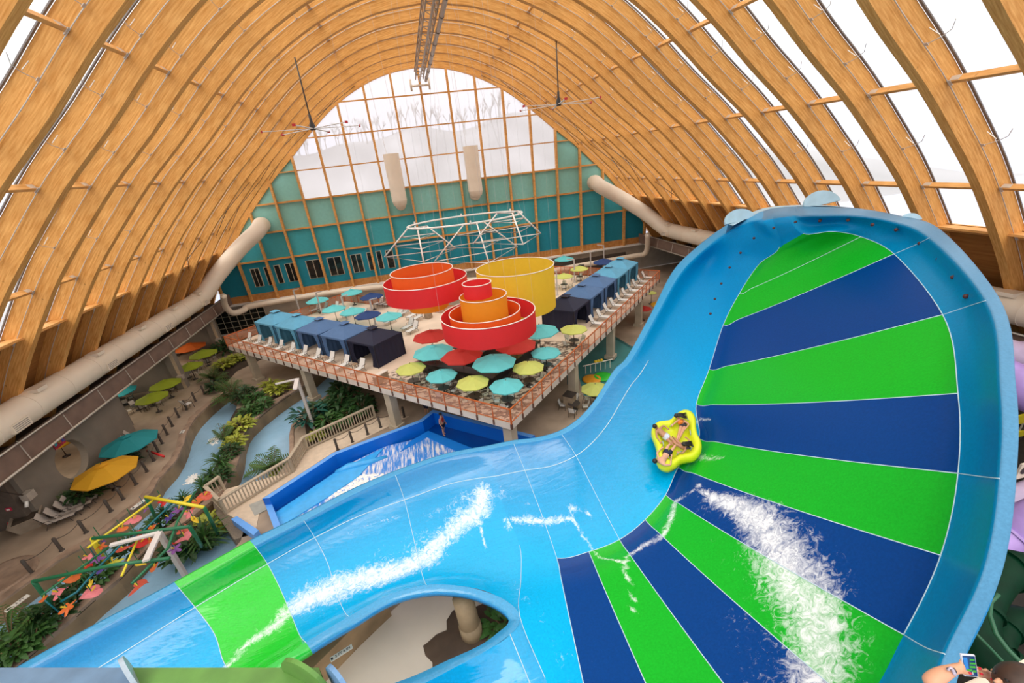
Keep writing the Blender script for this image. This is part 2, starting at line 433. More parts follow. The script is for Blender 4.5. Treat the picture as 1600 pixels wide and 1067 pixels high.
# slim return pipe along the gable
q = [PX(345, 458, XC-DX+1.2)]
a = PY(349, 462, YW-6); pl = [a, PY(352, 478, YW-5), PY(364, 489, YW-4), PY(382, 484, YW-2.6), PY(400, 477, YW-2.0), PY(560, 452, YW-2), PY(800, 432, YW-2), PY(905, 415, YW-2), PY(990, 400, YW-2.4), PY(1006, 397, YW-3.2), PY(1011, 388, YW-4), PY(1012, 366, YW-5.2)]
sp = thing('return_pipe', 'slim cream pipe running low across the gable between the two ducts', 'pipe')
MB().tube(spline(pl, 5), .36, 12).build('pipe', M_TAN, sp, True)
# hanging socks at the window
for px, py0, py1, lab in ((619, 240, 325, 'left cream cylinder duct hanging in front of the gable window'), (740, 228, 309, 'right cream cylinder duct hanging in front of the gable window')):
    a = PY(px-6, py0, YW-1.6); b = PY(px+5, py1, YW-1.6); x = (a.x+b.x)/2
    h = thing('hanging_duct', lab, 'duct', (x, YW-1.6, b.z), 0, 'short ducts at the gable window')
    H = a.z-b.z; r = .95
    MB().lathe((0, 0, 0), [(r, .9), (r, H*.6)], 20).build('lower_sleeve', M_TAN, h, True)
    MB().lathe((0, 0, 0), [(r+.02, H*.6), (r+.02, H)], 20, cap=True).build('upper_sleeve', M_TAN, h, True, auto=.6)
    MB().lathe((0, 0, 0), [(.01, .0), (r*.5, .08), (r*.85, .35), (r, .9)], 20).build('rounded_end', M_TAN, h, True)
    MB().tube([(0, 0, .6), (0, .7, .3), (0, 1.5, .3)], .7, 14).build('wall_elbow', M_TAN, h, True)
    MB().tube([(-.5, 0, H), (-.9, 0, zin(x)-b.z)], .015, 4).build('hanger_wire', M_STEEL, h)
# ridge catwalk truss with pipes
rt = thing('ridge_truss', 'grey steel service truss with pipes running under the roof ridge', 'truss', (XC, 0, HZ+2.9*S))
q = MB(); y0, y1 = YN+1, YW-.8
for x in (-.45, .45):
    for z in (-.9, -.1): q.beam((x, y0, z), (x, y1, z), .09, .09)
y = y0
while y < y1-1.8:
    for x in (-.45, .45): q.beam((x, y, -.9), (x, y+.9, -.1), .06, .06); q.beam((x, y+.9, -.1), (x, y+1.8, -.9), .06, .06)
    q.beam((-.45, y, -.9), (.45, y, -.9), .06, .06); q.beam((-.45, y, -.9), (.45, y+1.8, -.9), .04, .04); y += 1.8
q.build('lattice', mat('truss_brown', (.36, .27, .2), .6, .3), rt)
for x, r in ((.75, .17), (.0, .08)):
    q = MB(); q.tube([(x, y0, -1.1), (x, y1, -1.1)], r, 10); q.build('service_pipe', mat('pipe_grey', (.42, .33, .26), .5, .3), rt, True)
q = MB(); y = y0
while y < y1: torus_ring(q, (.75, y, -1.1), (0, 1, 0), .17, .06, .03); y += S
q.build('collar', mat('collar_dark', (.12, .09, .07)), rt)
q = MB()
for sd in (-1, 1):
    q.tube([(0, y1+.2, -1.5), (sd*1.1, y1+.2, -1.5)], .12, 8); q.tube([(sd*1.1, y1+.2, -2.0), (sd*1.1, y1+.2, -.8)], .12, 8)
q.build('end_frame', M_TAN, rt, True)
# big ceiling fans
for hx, hy, px, py, lab in ((489, 201, 464, 106, 'left giant ceiling fan on a long drop rod'), (873, 163, 869, 72, 'right giant ceiling fan on a long drop rod')):
    h = PY(hx, hy, 39.0 if hx < 600 else 40.0)
    fz = zin(h.x)-h.z
    f = thing('ceiling_fan', lab, 'fan', tuple(h), 0, 'giant ceiling fans')
    MB().tube([(0, 0, .3), (0, 0, fz)], .05, 8).build('drop_rod', mat('fan_black', (.03, .03, .03), .4), f, True)
    MB().lathe((0, 0, -.1), [(.02, 0), (.2, 0), (.22, .3), (.1, .6), (.1, 1.0), (.02, 1.1)], 12).build('motor', mat('fan_black', (.03, .03, .03), .4), f, True)
    for k in range(6):
        a = k*PI/3+.35; q = MB(); d = V((math.cos(a), math.sin(a), 0)); s_ = V((-d.y, d.x, 0))
        q.beam(d*.25, d*3.6, .2, .035); b = q.build('blade', M_WHITE, f)
        MB().beam(d*3.55, d*3.62, .24, .16).build('tip_winglet', mat('red_tip', (.5, .02, .03)), b)
# outside world beyond the gable: snowy slope, pond and wooded hill
gq = MB(); n = 44
def hill(x, y):
    if y < 75: return 5.
    if y < 125: return 5+7.4*(y-75)/50
    if y < 155: return 12.4
    t = min(1, (y-155)/90); t = t*t*(3-2*t)
    return 12.4+t*(21+9*math.exp(-((x-62)/16)**2)+2.5*math.sin(x*.06+1)+1.2*math.sin(x*.17))
ys = [YW+3, 75, 90, 110, 125, 140, 155, 165, 175, 185, 195, 205, 215, 230, 245, 260, 300]
for y in ys:
    for i in range(n+1): x = -105+i*5; gq.v.append((x, y, hill(x, y)))
for j in range(len(ys)-1):
    for i in range(n): a = j*(n+1)+i; gq.f.append([a, a+1, a+n+2, a+n+1]); gq.mi.append(0)
o = gq.build('hillside', mat('hill_ground', (.27, .28, .31), .9, var=.35, scale=.05, sc3=(1, .3, 1)), None, True); tag(o, 'hazy pale hillside beyond the gable window', 'hill', kind='structure')
o = MB().box((0, 141, 12.45), (150, 20, .1)).build('outdoor_pond', mat('pond', (.36, .45, .62), .1, var=.05)); tag(o, 'strip of pale water outside beyond the gable window', 'water', kind='structure')
M_BARE = mat('bare_wood', (.3, .27, .25), .9, var=0)
def bare_tree():
    q = MB()
    def br(p, d, l, r, k):
        e = p+d*l; q.tube([p, e], [r, r*.6], 4, cap=False)
        if k:
            for _ in range(3):
                nd = (d+V((R()-.5, R()-.5, R()*.5-.1))*1.3).normalized(); br(p.lerp(e, .6+.4*R()), nd, l*.7, r*.6, k-1)
    br(V((0, 0, 0)), V((0, 0, 1)), 3.2, .2, 3); return q
tr = thing('bare_tree', 'leafless tree on the misty hill beyond the gable window', 'tree', (0, 0, 0), 0, 'bare trees on the hill')
bare_tree().build('trunk', M_BARE, tr)
for i in range(64):
    x = -84+i*2.75+R()*3; y = 222+R()*30
    if i: dup(tr, (x, y, hill(x, y)-.3), R()*6, sc=.9+R()*.8)
    else: tr.location = (x, y, hill(x, y)-.3)
# ================================================================ ground level
M_FLOOR = mat('sandy_concrete', (.36, .275, .20), .75, var=.22, scale=.5, bump=.02)
M_ROCK = mat('rock_coping', (.30, .21, .15), .85, var=.3, scale=1.5, bump=.3)
M_BANK = mat('river_bank', (.27, .18, .095), .6, var=.35, scale=.7, bump=.1)
M_SOIL = mat('planting_soil', (.045, .03, .018), .95, var=.3, scale=4)
def G(pts, z=0.): return [tuple(P(x, y, z))[:2] for x, y in pts]
bankL = [(352, 614), (325, 636), (308, 653), (298, 667), (292, 680), (287, 697), (280, 713), (269, 730), (250, 750), (235, 775), (205, 800), (150, 845), (90, 880), (0, 945), (-80, 1000)]
islL = [(-25, 1062), (10, 1036), (57, 996), (90, 968), (187, 886), (213, 856), (260, 820), (308, 766), (334, 734), (352, 697), (357, 680), (360, 655), (369, 640), (372, 625)]
islR = [(560, 545), (530, 560), (500, 583), (478, 603), (455, 617), (430, 634), (406, 653), (391, 667), (383, 678), (378, 694), (375, 717), (369, 736), (356, 756), (345, 775), (300, 812), (233, 858), (187, 908), (150, 938), (90, 991), (20, 1050), (-10, 1080)]
bankR = [(120, 1110), (240, 1000), (330, 900), (376, 845), (392, 790), (425, 755), (452, 716), (453, 700), (453, 678), (459, 660), (477, 643), (497, 628), (520, 612), (545, 598), (575, 575)]
holeL = G(bankL)+G(islL); holeR = G(islR)+G(bankR)
tp = [P(410, 779, 1.), P(521, 707, 1.), P(656, 656, 1.), P(676, 640, 1.), P(836, 680, 1.)]
pool_o = [tuple(p)[:2] for p in tp]+[(5.2, 19.8), (-1.5, 15.2), (-9.3, 17.4)]
rp_ = G([(900, 572), (940, 512), (985, 540), (1040, 560), (1000, 640), (912, 618)])
out = [(-48, -8), (58, -8), (58, YW-.2), (-48, YW-.2)]
loops = [[V((x, y, 0)) for x, y in l] for l in (out, holeL, holeR, pool_o, rp_)]
flat = [p for l in loops for p in l]
fq = MB(); fq.v = [tuple(p) for p in flat]
for t in tessellate_polygon(loops):
    a, b, c = [flat[i] for i in t]
    fq.f.append(list(t) if (b-a).cross(c-a).z > 0 else list(t)[::-1]); fq.mi.append(0)
fo = fq.build('floor', M_FLOOR); tag(fo, 'sandy concrete floor of the indoor water park', 'floor', kind='structure')
def trench(name, lab, poly, zb, m_):
    q = MB(); n = len(poly)
    for x, y in poly: q.v += [(x, y, 0), (x, y, zb)]
    for i in range(n): a = 2*i; b = 2*((i+1) % n); q.f.append([a, b, b+1, a+1]); q.mi.append(0)
    o = q.build(name, m_); tag(o, lab, 'channel wall', kind='structure'); return o
trench('trim_1', 'brown bank wall of the left lazy river channel', holeL, -1.15, M_BANK)
trench('trim_2', 'brown bank wall of the right lazy river channel', holeR, -1.15, M_BANK)
trench('trim_3', 'tiled wall of the small activity pool', rp_, -.6, mat('pool_tile', (.2, .42, .42), .4))
def water(name, lab, poly, z, col, cat='water', deep=None):
    m_ = MT.get(name+'_m')
    if not m_:
        m_ = mat(name+'_m', col, .08, var=.13, scale=.35, bump=0)
        nt = m_.node_tree; N = nt.nodes; L = nt.links; n = N.new('ShaderNodeTexNoise'); n.inputs['Scale'].default_value = 3.5; n.inputs['Detail'].default_value = 3
        bp = N.new('ShaderNodeBump'); bp.inputs['Strength'].default_value = .12; bp.inputs['Distance'].default_value = .2
        tc = N.new('ShaderNodeTexCoord'); L.new(tc.outputs['Object'], n.inputs['Vector']); L.new(n.outputs['Fac'], bp.inputs['Height']); L.new(bp.outputs[0], N['Principled BSDF'].inputs['Normal'])
    q = MB(); q.prism(poly, z-.08, z, bottom=False); o = q.build(name, m_); tag(o, lab, cat); return o
water('river_water', 'pale blue lazy river water beside the roped walkway, left of the planted island', holeL, -1.0, (.30, .52, .72))
water('river_water', 'pale blue lazy river water between the planted island and the slatted railing', holeR, -1.0, (.30, .52, .72))
water('pool_water', 'green-blue activity pool water under the right side of the upper deck', rp_, -.2, (.07, .25, .25))
# foamy bubbles in the river
M_FOAMW = mat('white_foam', (.9, .9, .88), .6, var=.1, scale=6, bump=.5)
for (px, py, r, lab) in ((341, 685, .85, 'larger white bubbling spot in the left river channel'), (299, 749, .55, 'smaller white bubbling spot nearer the spray frame in the left river channel')):
    q = MB(); c = P(px, py, -1.0)
    for k in range(46):
        a = R()*2*PI; d = r*R()**.8; s_ = .09*(1.3-d/r)
        q.lathe((d*math.cos(a), d*math.sin(a)*1.2, 0), [(s_*2, 0), (s_*1.4, s_*.8), (.005, s_*1.2)], 7)
    o = q.build('bubble_spot', M_FOAMW, None, True, loc=(c.x, c.y, -1.0)); tag(o, lab, 'foam', kind='stuff')
def ribbon(name, lab, pts, w, z0, z1, m_, side=1, jit=0., cat='coping', z=0.):
    g = [V((*p, 0)) for p in G(pts, z)]; g = spline(g, 3); q = MB(); n = len(g)
    for i, p in enumerate(g):
        d = (g[min(i+1, n-1)]-g[max(i-1, 0)]).normalized(); s_ = V((-d.y, d.x, 0))*side; j = jit*(R()-.5)
        w_ = w*(1+jit*1.5*(R()-.5))
        q.v += [tuple(p+V((0, 0, z0))), tuple(p+V((0, 0, z1*.8+j*.3))), tuple(p+s_*w_*.5+V((0, 0, z1+j*.5))), tuple(p+s_*w_+V((0, 0, z1*.7))), tuple(p+s_*w_+V((0, 0, z0)))]
    for i in range(n-1):
        for k in range(4): a = i*5+k; q.f.append([a, a+5, a+6, a+1] if side < 0 else [a+1, a+6, a+5, a]); q.mi.append(0)
    o = q.build(name, m_, None, True, auto=.7); return tag(o, lab, cat)
ribbon('rock_coping', 'long brown rock-effect coping along the walkway side of the left river', bankL, .55, -.03, .16, M_ROCK, -1, .3)
ribbon('rock_coping', 'winding brown rock-effect coping along the right edge of the planted island', islR[2:], .7, -.03, .22, M_ROCK, -1, .3)
ribbon('rock_coping', 'short curved grey-brown kerb edging the far bank of the right river', bankR[6:], .3, -.03, .12, M_ROCK, -1, .2)
# island soil
isl = G(islL[::-1])+G(islR[2:])
# depth marker plates on the bank and coping
M_PLATE = mat('plate_white', (.8, .78, .72), .5, var=0); M_INK = mat('plate_ink', (.03, .03, .03), .6, var=0)
def text(name, body, size, m_, loc, rot, parent=None, ext=.004, al='CENTER'):
    cu = bpy.data.curves.new(name, 'FONT'); cu.body = body; cu.size = size; cu.extrude = ext; cu.align_x = al; cu.align_y = 'CENTER'; cu.resolution_u = 2
    o = bpy.data.objects.new(name, cu); C.objects.link(o); o.data.materials.append(m_); o.location = loc; o.rotation_euler = rot
    bpy.context.view_layer.update(); me = bpy.data.meshes.new_from_object(o); me.name = name
    q_ = bpy.data.objects.new(name, me); C.objects.link(q_); q_.location = loc; q_.rotation_euler = rot
    bpy.data.objects.remove(o); bpy.data.curves.remove(cu)
    if not me.materials: me.materials.append(m_)
    if parent: q_.parent = parent
    return q_
for (px, py, ang, lab) in ((27, 943, 36, 'white depth marker plate on the river walkway edge at lower left'), (217, 788, 36, 'white depth marker plate beside the yellow spray pipe'), (285, 675, 56, 'small white depth marker plate on the upper river coping')):
    c = P(px, py, .17); t = thing('depth_marker', lab, 'sign', (c.x, c.y, .17), 0, 'river depth marker plates')
    a = P(px+14, py-14*math.tan(math.radians(ang)), .17)-c; rz = math.atan2(a.y, a.x); t.rotation_euler.z = rz
    w_ = .95 if px < 240 else .5
    MB().box((0, 0, .02), (w_, .3, .03)).build('plate', M_PLATE, t)
    text('lettering', '3 FT', .2, M_INK, (.12, 0, .04), (0, 0, 0), t); MB().box((-w_*.36, 0, .04), (.1, .14, .01)).build('pictogram', M_INK, t)

# ---------------------------------------------------------------- surf pool behind the slide
M_PB = mat('pool_pad_blue', (.0, .14, .62), .35, var=.06, scale=.8); M_PBD = mat('pool_floor_blue', (.0, .055, .30), .25, var=.1, scale=.8)
M_PBL = mat('pad_top_blue', (.12, .36, .85), .4, var=.05)
sp = thing('surf_pool', 'blue padded surf-ride pool behind the big slide', 'pool', (-4, 22, 0))
def loc2(poly, o=(-4, 22)): return [(x-o[0], y-o[1]) for x, y in poly]
def inset(poly, d):
    n = len(poly); out_ = []
    ar = sum(poly[i][0]*poly[(i+1) % n][1]-poly[(i+1) % n][0]*poly[i][1] for i in range(n)); s_ = 1 if ar > 0 else -1
    for i in range(n):
        a, b, c = V(poly[i-1]), V(poly[i]), V(poly[(i+1) % n])
        d1 = (b-a).normalized(); d2 = (c-b).normalized(); n1 = V((-d1.y, d1.x))*s_; n2 = V((-d2.y, d2.x))*s_
        m_ = (n1+n2); m_ = m_/max(.4, m_.dot(n1)); out_.append(tuple(b+m_*d))
    return out_
po = loc2(pool_o); pi_ = inset(po, .34); n = len(po)
for i in range(n):
    j = (i+1) % n; low = i >= 4
    h = 1.0 if not low else .5
    q = MB(); q.v = [(*po[i], -.4), (*po[j], -.4), (*pi_[j], -.4), (*pi_[i], -.4), (*po[i], h), (*po[j], h), (*pi_[j], h), (*pi_[i], h)]
    q.f = [[0, 1, 5, 4], [2, 3, 7, 6], [4, 5, 6, 7], [1, 2, 6, 5], [3, 0, 4, 7]]; q.mi = [0, 0, 1, 0, 0]
    q.build('pad_wall', [M_PB, M_PBL], sp)
MB().prism(pi_, -.4, -.02, bottom=False).build('pool_floor', M_PBD, sp)
# ride surface: a shallow ramp with a sheet of fast white water
M_RIDE = bpy.data.materials.new('ride_water'); M_RIDE.use_nodes = True
def foam_mat(M_, base_fn, streak=(6, .8, 1), thr=(.45, .62), attr=None):
    nt = M_.node_tree; N = nt.nodes; L = nt.links; b = N['Principled BSDF']; b.inputs['Roughness'].default_value = .25
    tc = N.new('ShaderNodeTexCoord'); mp = N.new('ShaderNodeMapping'); mp.inputs['Scale'].default_value = streak; mp.inputs['Rotation'].default_value = (0, 0, -.9)
    n = N.new('ShaderNodeTexNoise'); n.inputs['Scale'].default_value = 1; n.inputs['Detail'].default_value = 7; n.inputs['Roughness'].default_value = .65
    L.new(tc.outputs['Object'], mp.inputs[0]); L.new(mp.outputs[0], n.inputs['Vector'])
    r = N.new('ShaderNodeMapRange'); r.inputs[1].default_value = thr[0]; r.inputs[2].default_value = thr[1]
    L.new(n.outputs['Fac'], r.inputs[0]); mx = N.new('ShaderNodeMixRGB'); mx.inputs[1].default_value = (*base_fn, 1); mx.inputs[2].default_value = (.85, .83, .85, 1)
    L.new(r.outputs[0], mx.inputs[0]); L.new(mx.outputs[0], b.inputs['Base Color'])
foam_mat(M_RIDE, (.05, .25, .72))
rw = [V((*p, 0)) for p in G([(667, 684), (724, 706), (600, 800), (455, 850), (430, 822), (530, 735), (600, 700)], 0.0)]
q = MB(); q.prism([(p.x+4, p.y-22) for p in rw], -.01, .12); q.build('white_water', M_RIDE, sp)
rg = G([(640, 690), (669, 673), (745, 703), (728, 712), (667, 683), (625, 706)], .15)
q = MB(); q.prism(loc2(rg), 0, .16); q.build('ride_crest', mat('crest_blue', (.01, .2, .68), .3, var=.05), sp)
sl = G([(424, 806), (525, 738), (600, 700), (560, 745), (500, 785), (440, 822)], .15)
q = MB(); q.prism(loc2(sl), 0, .2); q.build('side_slope', mat('slope_blue', (.05, .40, .85), .25, var=.08), sp)
b = [P(x, y, .2) for x, y in ((524, 738), (545, 729), (575, 722), (605, 712))]
q = MB(); q.tube([V((p.x+4, p.y-22, .15)) for p in b], [.15, .3, .25, .1], 10); q.build('foam_hump', mat('slope_blue', (.05, .40, .85), .25), sp, True)
wm = MB(); c = P(557, 757, .2)
for k in range(420):
    a = R()*2*PI; d = R()**.6; x = c.x+4+(math.cos(a)*2.0*d); y = c.y-22+math.sin(a)*1.0*d; s_ = .03+.05*R()
    wm.lathe((x, y, .1), [(s_*1.8, 0), (s_*1.3, s_*.6), (.01, s_*.8)], 7)
wm.build('splash', M_FOAMW, sp, True)['kind'] = 'stuff'
# the short pad end and the platform with slatted railing
q = MB(); q.prism(G([(361, 811), (370, 806), (404, 828), (396, 836)], .5), 0, .5); o = q.build('pad_block', M_PBL); tag(o, 'short bright blue padded wall end beside the tan platform', 'pad')
# pale reception floor seen through the hole in the slide
cf = G([(470, 1100), (560, 1010), (612, 955), (645, 926), (700, 920), (760, 930), (830, 985), (830, 1100)])
q = MB(); q.prism(cf, 0, .012, bottom=False); o = q.build('splash_floor', mat('cream_floor', (.72, .63, .53), .45, var=.06, scale=.5)); tag(o, 'pale cream landing floor seen through the opening in the slide', 'floor pad')
q = MB(); bw = G([(480, 1060), (520, 1000), (560, 985), (612, 962), (560, 1012), (500, 1075)]); q.prism(bw, .01, 1.2)
o = q.build('channel_wall', M_BANK); tag(o, 'dark brown channel wall seen through the slide opening', 'wall')
a = P(515, 1031, 1.25); b = P(551, 1008, 1.25)
dm = thing('depth_marker', 'white depth marker plate on the brown wall inside the slide opening', 'sign', ((a.x+b.x)/2, (a.y+b.y)/2, 1.21), math.atan2(b.y-a.y, b.x-a.x))
MB().box((0, 0, .01), (.85, .2, .02)).build('plate', M_PLATE, dm); text('lettering', '3 FT 6 IN', .15, M_INK, (.05, 0, .025), (0, 0, 0), dm); MB().box((-.36, 0, .02), (.07, .1, .01)).build('pictogram', M_INK, dm)
# ================================================================ raised deck (a right-angled V on concrete columns)
DZ = 3.72
DC = V((3.49, 20.92, 0)); E1 = V((-.7071, .7071, 0)); E2 = V((.7071, .7071, 0))
def W(a, b, z=DZ): p = DC+E1*a+E2*b; return V((p.x, p.y, z))
def AB(px, py, z=DZ): d = P(px, py, z)-DC; return d.x*E1.x+d.y*E1.y, d.x*E2.x+d.y*E2.y
RZ1 = math.radians(135)      # local x along the left arm
M_DECK = mat('deck_sand', (.72, .58, .45), .8, var=.08, scale=.6)
M_FASC = mat('deck_fascia', (.66, .6, .53), .7, var=.08, scale=1)
LW = 14.7
dp = [(0, 0), (34, 0), (34, LW), (LW, LW), (LW, 31.7), (0, 31.7)]
poly = [tuple(W(a, b))[:2] for a, b in dp]
q = MB(); q.prism(poly, DZ-.45, DZ, 0, side=1); dk = q.build('deck_slab', [M_DECK, M_FASC]); tag(dk, 'wide V-shaped raised concrete sun deck', 'deck')
# pebble mosaic around the dining corner
M_MOS = bpy.data.materials.new('pebble_mosaic'); M_MOS.use_nodes = True
nt = M_MOS.node_tree; N = nt.nodes; L = nt.links; b = N['Principled BSDF']
tc = N.new('ShaderNodeTexCoord'); mp = N.new('ShaderNodeMapping'); mp.inputs['Scale'].default_value = (3.2, 5.2, 1); mp.inputs['Rotation'].default_value = (0, 0, .2)
vo = N.new('ShaderNodeTexVoronoi'); vo.inputs['Scale'].default_value = 1.; r_ = N.new('ShaderNodeValToRGB'); r_.color_ramp.interpolation = 'CONSTANT'
L.new(tc.outputs['Object'], mp.inputs[0]); L.new(mp.outputs[0], vo.inputs['Vector']); sp_ = N.new('ShaderNodeSeparateColor'); L.new(vo.outputs['Color'], sp_.inputs[0]); L.new(sp_.outputs[0], r_.inputs[0])
e = r_.color_ramp.elements; e[0].color = (.13, .09, .07, 1); e[0].position = 0; e[1].position = .35; e[1].color = (.62, .5, .4, 1)
x = e.new(.6); x.color = (.28, .19, .14, 1); x = e.new(.75); x.color = (.7, .58, .47, 1)
L.new(r_.outputs[0], b.inputs['Base Color']); b.inputs['Roughness'].default_value = .8
mp_ = [(.06, .06)]+[(.06+12.8*math.cos(t*PI/40), .06+12.2*math.sin(t*PI/40)) for t in range(0, 21)]
q = MB(); q.prism([tuple(W(a, b_))[:2] for a, b_ in mp_], DZ, DZ+.012, bottom=False); o = q.build('mosaic_paving', M_MOS); tag(o, 'dark and tan pebble mosaic paving at the dining corner of the deck', 'paving')
M_CP = mat('concrete_post', (.47, .40, .30), .8, var=.1, scale=1)
i = 0
for a, b_, lab in ((.55, .55, 'at the near corner of the deck'), (11.2, .55, 'beside the slatted railing under the left deck edge'), (21.9, .55, 'between the two river channels under the left deck edge'), (31.5, .6, 'at the far left end of the deck'), (.55, 9.7, 'by the litter bin under the right deck edge'), (.55, 17.9, 'at the far side of the activity pool under the right deck edge'), (.6, 26.5, 'nearest the far end of the right deck edge'), (11, 11, 'deep in the shade under the middle of the deck'), (22, 13.5, 'under the back edge of the left deck arm'), (13.5, 24, 'under the back edge of the right deck arm')):
    p = W(a, b_, 0); t = thing('deck_column', 'square concrete column '+lab, 'column', tuple(p), math.radians(45), 'concrete deck columns')
    MB().box((0, 0, (DZ-.45)/2), (.62, .62, DZ-.45)).build('shaft', M_CP, t)
    MB().box((0, 0, .15), (.9, .9, .3)).build('plinth', M_CP, t)
# ---- orange railings with mesh infill
M_OR = mat('orange_rail', (.50, .12, .025), .4, var=.05)
M_ORM = mat('orange_mesh', (.78, .36, .22), .6, var=.05, alpha=.24)
def railing(a0, b0, a1, b1, lab, step=1.27, inset_=.08):
    A = W(a0, b0, DZ); B = W(a1, b1, DZ); Ln = (B-A).length; d = (B-A)/Ln; n = max(1, round(Ln/step)); rz = math.atan2(d.y, d.x)
    t = thing('deck_railing', lab, 'railing', tuple(A), rz, 'orange deck railings')
    for nm, z, r in (('top_rail', 1.0, .035), ('bottom_rail', .12, .022)):
        MB().box((Ln/2, 0, z), (Ln, r*2, r*2)).build(nm, M_OR, t)
    post = None
    for k in range(n+1):
        if post is None: post = MB().box((0, 0, .36), (.05, .06, 1.28)).build('post', M_OR, t); pl = MB().box((0, 0, -.2), (.10, .09, .34)).build('fixing_plate', mat('plate_brown', (.12, .06, .04), .6), post)
        else:
            p2 = post.copy(); C.objects.link(p2); p2.parent = t; p2.location = (Ln*k/n, 0, 0)
            c2 = pl.copy(); C.objects.link(c2); c2.parent = p2
    for k in range(n):
        MB().box((Ln*(k+.5)/n, 0, .56), (Ln/n-.08, .012, .82)).build('mesh_panel', M_ORM, t)
    return t
railing(0, -.03, 34, -.03, 'long orange mesh railing along the left front edge of the deck')
railing(-.03, 0, -.03, 31.7, 'long orange mesh railing along the right front edge of the deck')
railing(34.03, 0, 34.03, LW, 'orange railing across the far left end of the deck')
railing(34, LW+.03, 15, LW+.03, 'orange railing along the back of the left deck arm')
railing(0, 31.73, LW, 31.73, 'orange railing across the far right end of the deck')
railing(LW+.03, 31.7, LW+.03, 15, 'orange railing along the back of the right deck arm')
# ================================================================ the big raft slide
# stations run from the exit flume round the turn to the top of the wave wall; rows run from the far rim across
def wp(l): return [P(x, y, z) for x, y, z in l]
FAN = {   # name: r0 rim out, r1 rim in, r2, r3 wall, r4 inner edge of the fan | r8 outer edge, r9 wall, r10 rim in, r11 rim out
 'L11': ([(762, 696, 4.9), (764, 702, 4.9), (775, 744, 4.0), (790, 800, 3.2), (812, 852, 3.0)], [(930, 1260, 3.4), (960, 1330, 4.2), (975, 1370, 5.2), (985, 1395, 5.2)]),
 'L10': ([(800, 688, 5.0), (803, 694, 5.0), (820, 735, 4.2), (845, 800, 3.3), (870, 872, 3.0)], [(950, 1245, 3.9), (970, 1310, 4.6), (990, 1370, 6.0), (1005, 1400, 6.0)]),
 'L9': ([(838, 683, 5.2), (841, 689, 5.2), (862, 728, 4.4), (890, 795, 3.5), (920, 862, 3.1)], [(1075, 1215, 4.6), (1102, 1280, 5.5), (1125, 1330, 6.9), (1150, 1355, 6.9)]),
 'L8': ([(873, 673, 5.4), (878, 679, 5.4), (900, 712, 4.7), (935, 780, 3.7), (968, 843, 3.2)], [(1205, 1167, 5.4), (1242, 1225, 6.4), (1270, 1265, 7.8), (1300, 1280, 7.8)]),
 'L7': ([(903, 654, 5.6), (909, 660, 5.6), (927, 690, 5.0), (965, 755, 4.0), (1008, 812, 3.4)], [(1340, 1107, 6.4), (1380, 1142, 7.5), (1420, 1165, 8.7), (1452, 1175, 8.7)]),
 'L6': ([(927, 628, 5.9), (934, 632, 5.9), (950, 662, 5.3), (990, 720, 4.4), (1040, 773, 3.8)], [(1412, 992, 7.6), (1446, 1012, 8.4), (1476, 1022, 9.5), (1508, 1024, 9.5)]),
 'L5': ([(944, 602, 6.3), (951, 605, 6.3), (969, 630, 5.7), (1012, 680, 4.8), (1060, 730, 4.2)], [(1470, 868, 8.8), (1508, 880, 9.6), (1537, 889, 10.6), (1566, 893, 10.6)]),
 'L4': ([(961, 576, 6.7), (968, 581, 6.7), (986, 602, 6.1), (1036, 642, 5.3), (1092, 685, 4.8)], [(1497, 740, 10.0), (1533, 745, 10.6), (1561, 748, 11.5), (1588, 750, 11.5)]),
 'L3': ([(981, 555, 7.1), (988, 560, 7.1), (1005, 577, 6.6), (1046, 606, 5.9), (1088, 632, 5.5)], [(1497, 615, 10.9), (1535, 612, 11.5), (1563, 610, 12.2), (1588, 607, 12.2)]),
 'L2': ([(1017, 490, 8.3), (1026, 493, 8.3), (1042, 512, 7.6), (1078, 547, 6.9), (1108, 577, 6.5)], [(1473, 492, 11.7), (1509, 480, 12.1), (1540, 470, 12.7), (1560, 463, 12.7)]),
 'L1': ([(1051, 424, 10.0), (1062, 429, 10.0), (1078, 448, 9.1), (1106, 480, 8.3), (1130, 508, 7.9)], [(1397, 397, 12.3), (1428, 384, 12.7), (1452, 372, 13.2), (1466, 356, 13.2)]),
 'L0': ([(1086, 388, 11.0), (1096, 394, 11.0), (1110, 410, 10.2), (1134, 438, 9.5), (1155, 459, 9.2)], [(1345, 370, 12.7), (1372, 358, 13.1), (1394, 347, 13.5), (1402, 336, 13.5)]),
 'T1': ([(1122, 360, 12.0), (1131, 367, 12.0), (1144, 381, 11.5), (1165, 400, 10.9), (1185, 414, 10.6)], [(1300, 362, 13.0), (1318, 349, 13.3), (1332, 338, 13.7), (1336, 325, 13.7)]),
 'T2': ([(1158, 338, 12.8), (1168, 348, 12.8), (1180, 361, 12.4), (1198, 376, 12.0), (1218, 386, 11.8)], [(1255, 365, 12.8), (1266, 350, 13.2), (1276, 338, 13.7), (1276, 323, 13.7)]),
 'T3': ([(1184, 330, 13.1), (1190, 342, 13.1), (1194, 344, 13.1), (1200, 343, 13.15), (1207, 342, 13.2)], [(1232, 338, 13.45), (1240, 337, 13.5), (1248, 337, 13.55), (1250, 322, 13.6)]),
 'T4': ([(1190, 328, 13.15), (1193, 328, 13.15), (1197, 327, 13.2), (1202, 326, 13.25), (1208, 325.5, 13.3)], [(1232, 323, 13.5), (1238, 322.6, 13.5), (1243, 322.3, 13.55), (1246, 322, 13.6)]),
}
order = ['L11', 'L10', 'L9', 'L8', 'L7', 'L6', 'L5', 'L4', 'L3', 'L2', 'L1', 'L0', 'T1', 'T2', 'T3', 'T4']
grid = []
TIP = P(812, 968, 3.45)
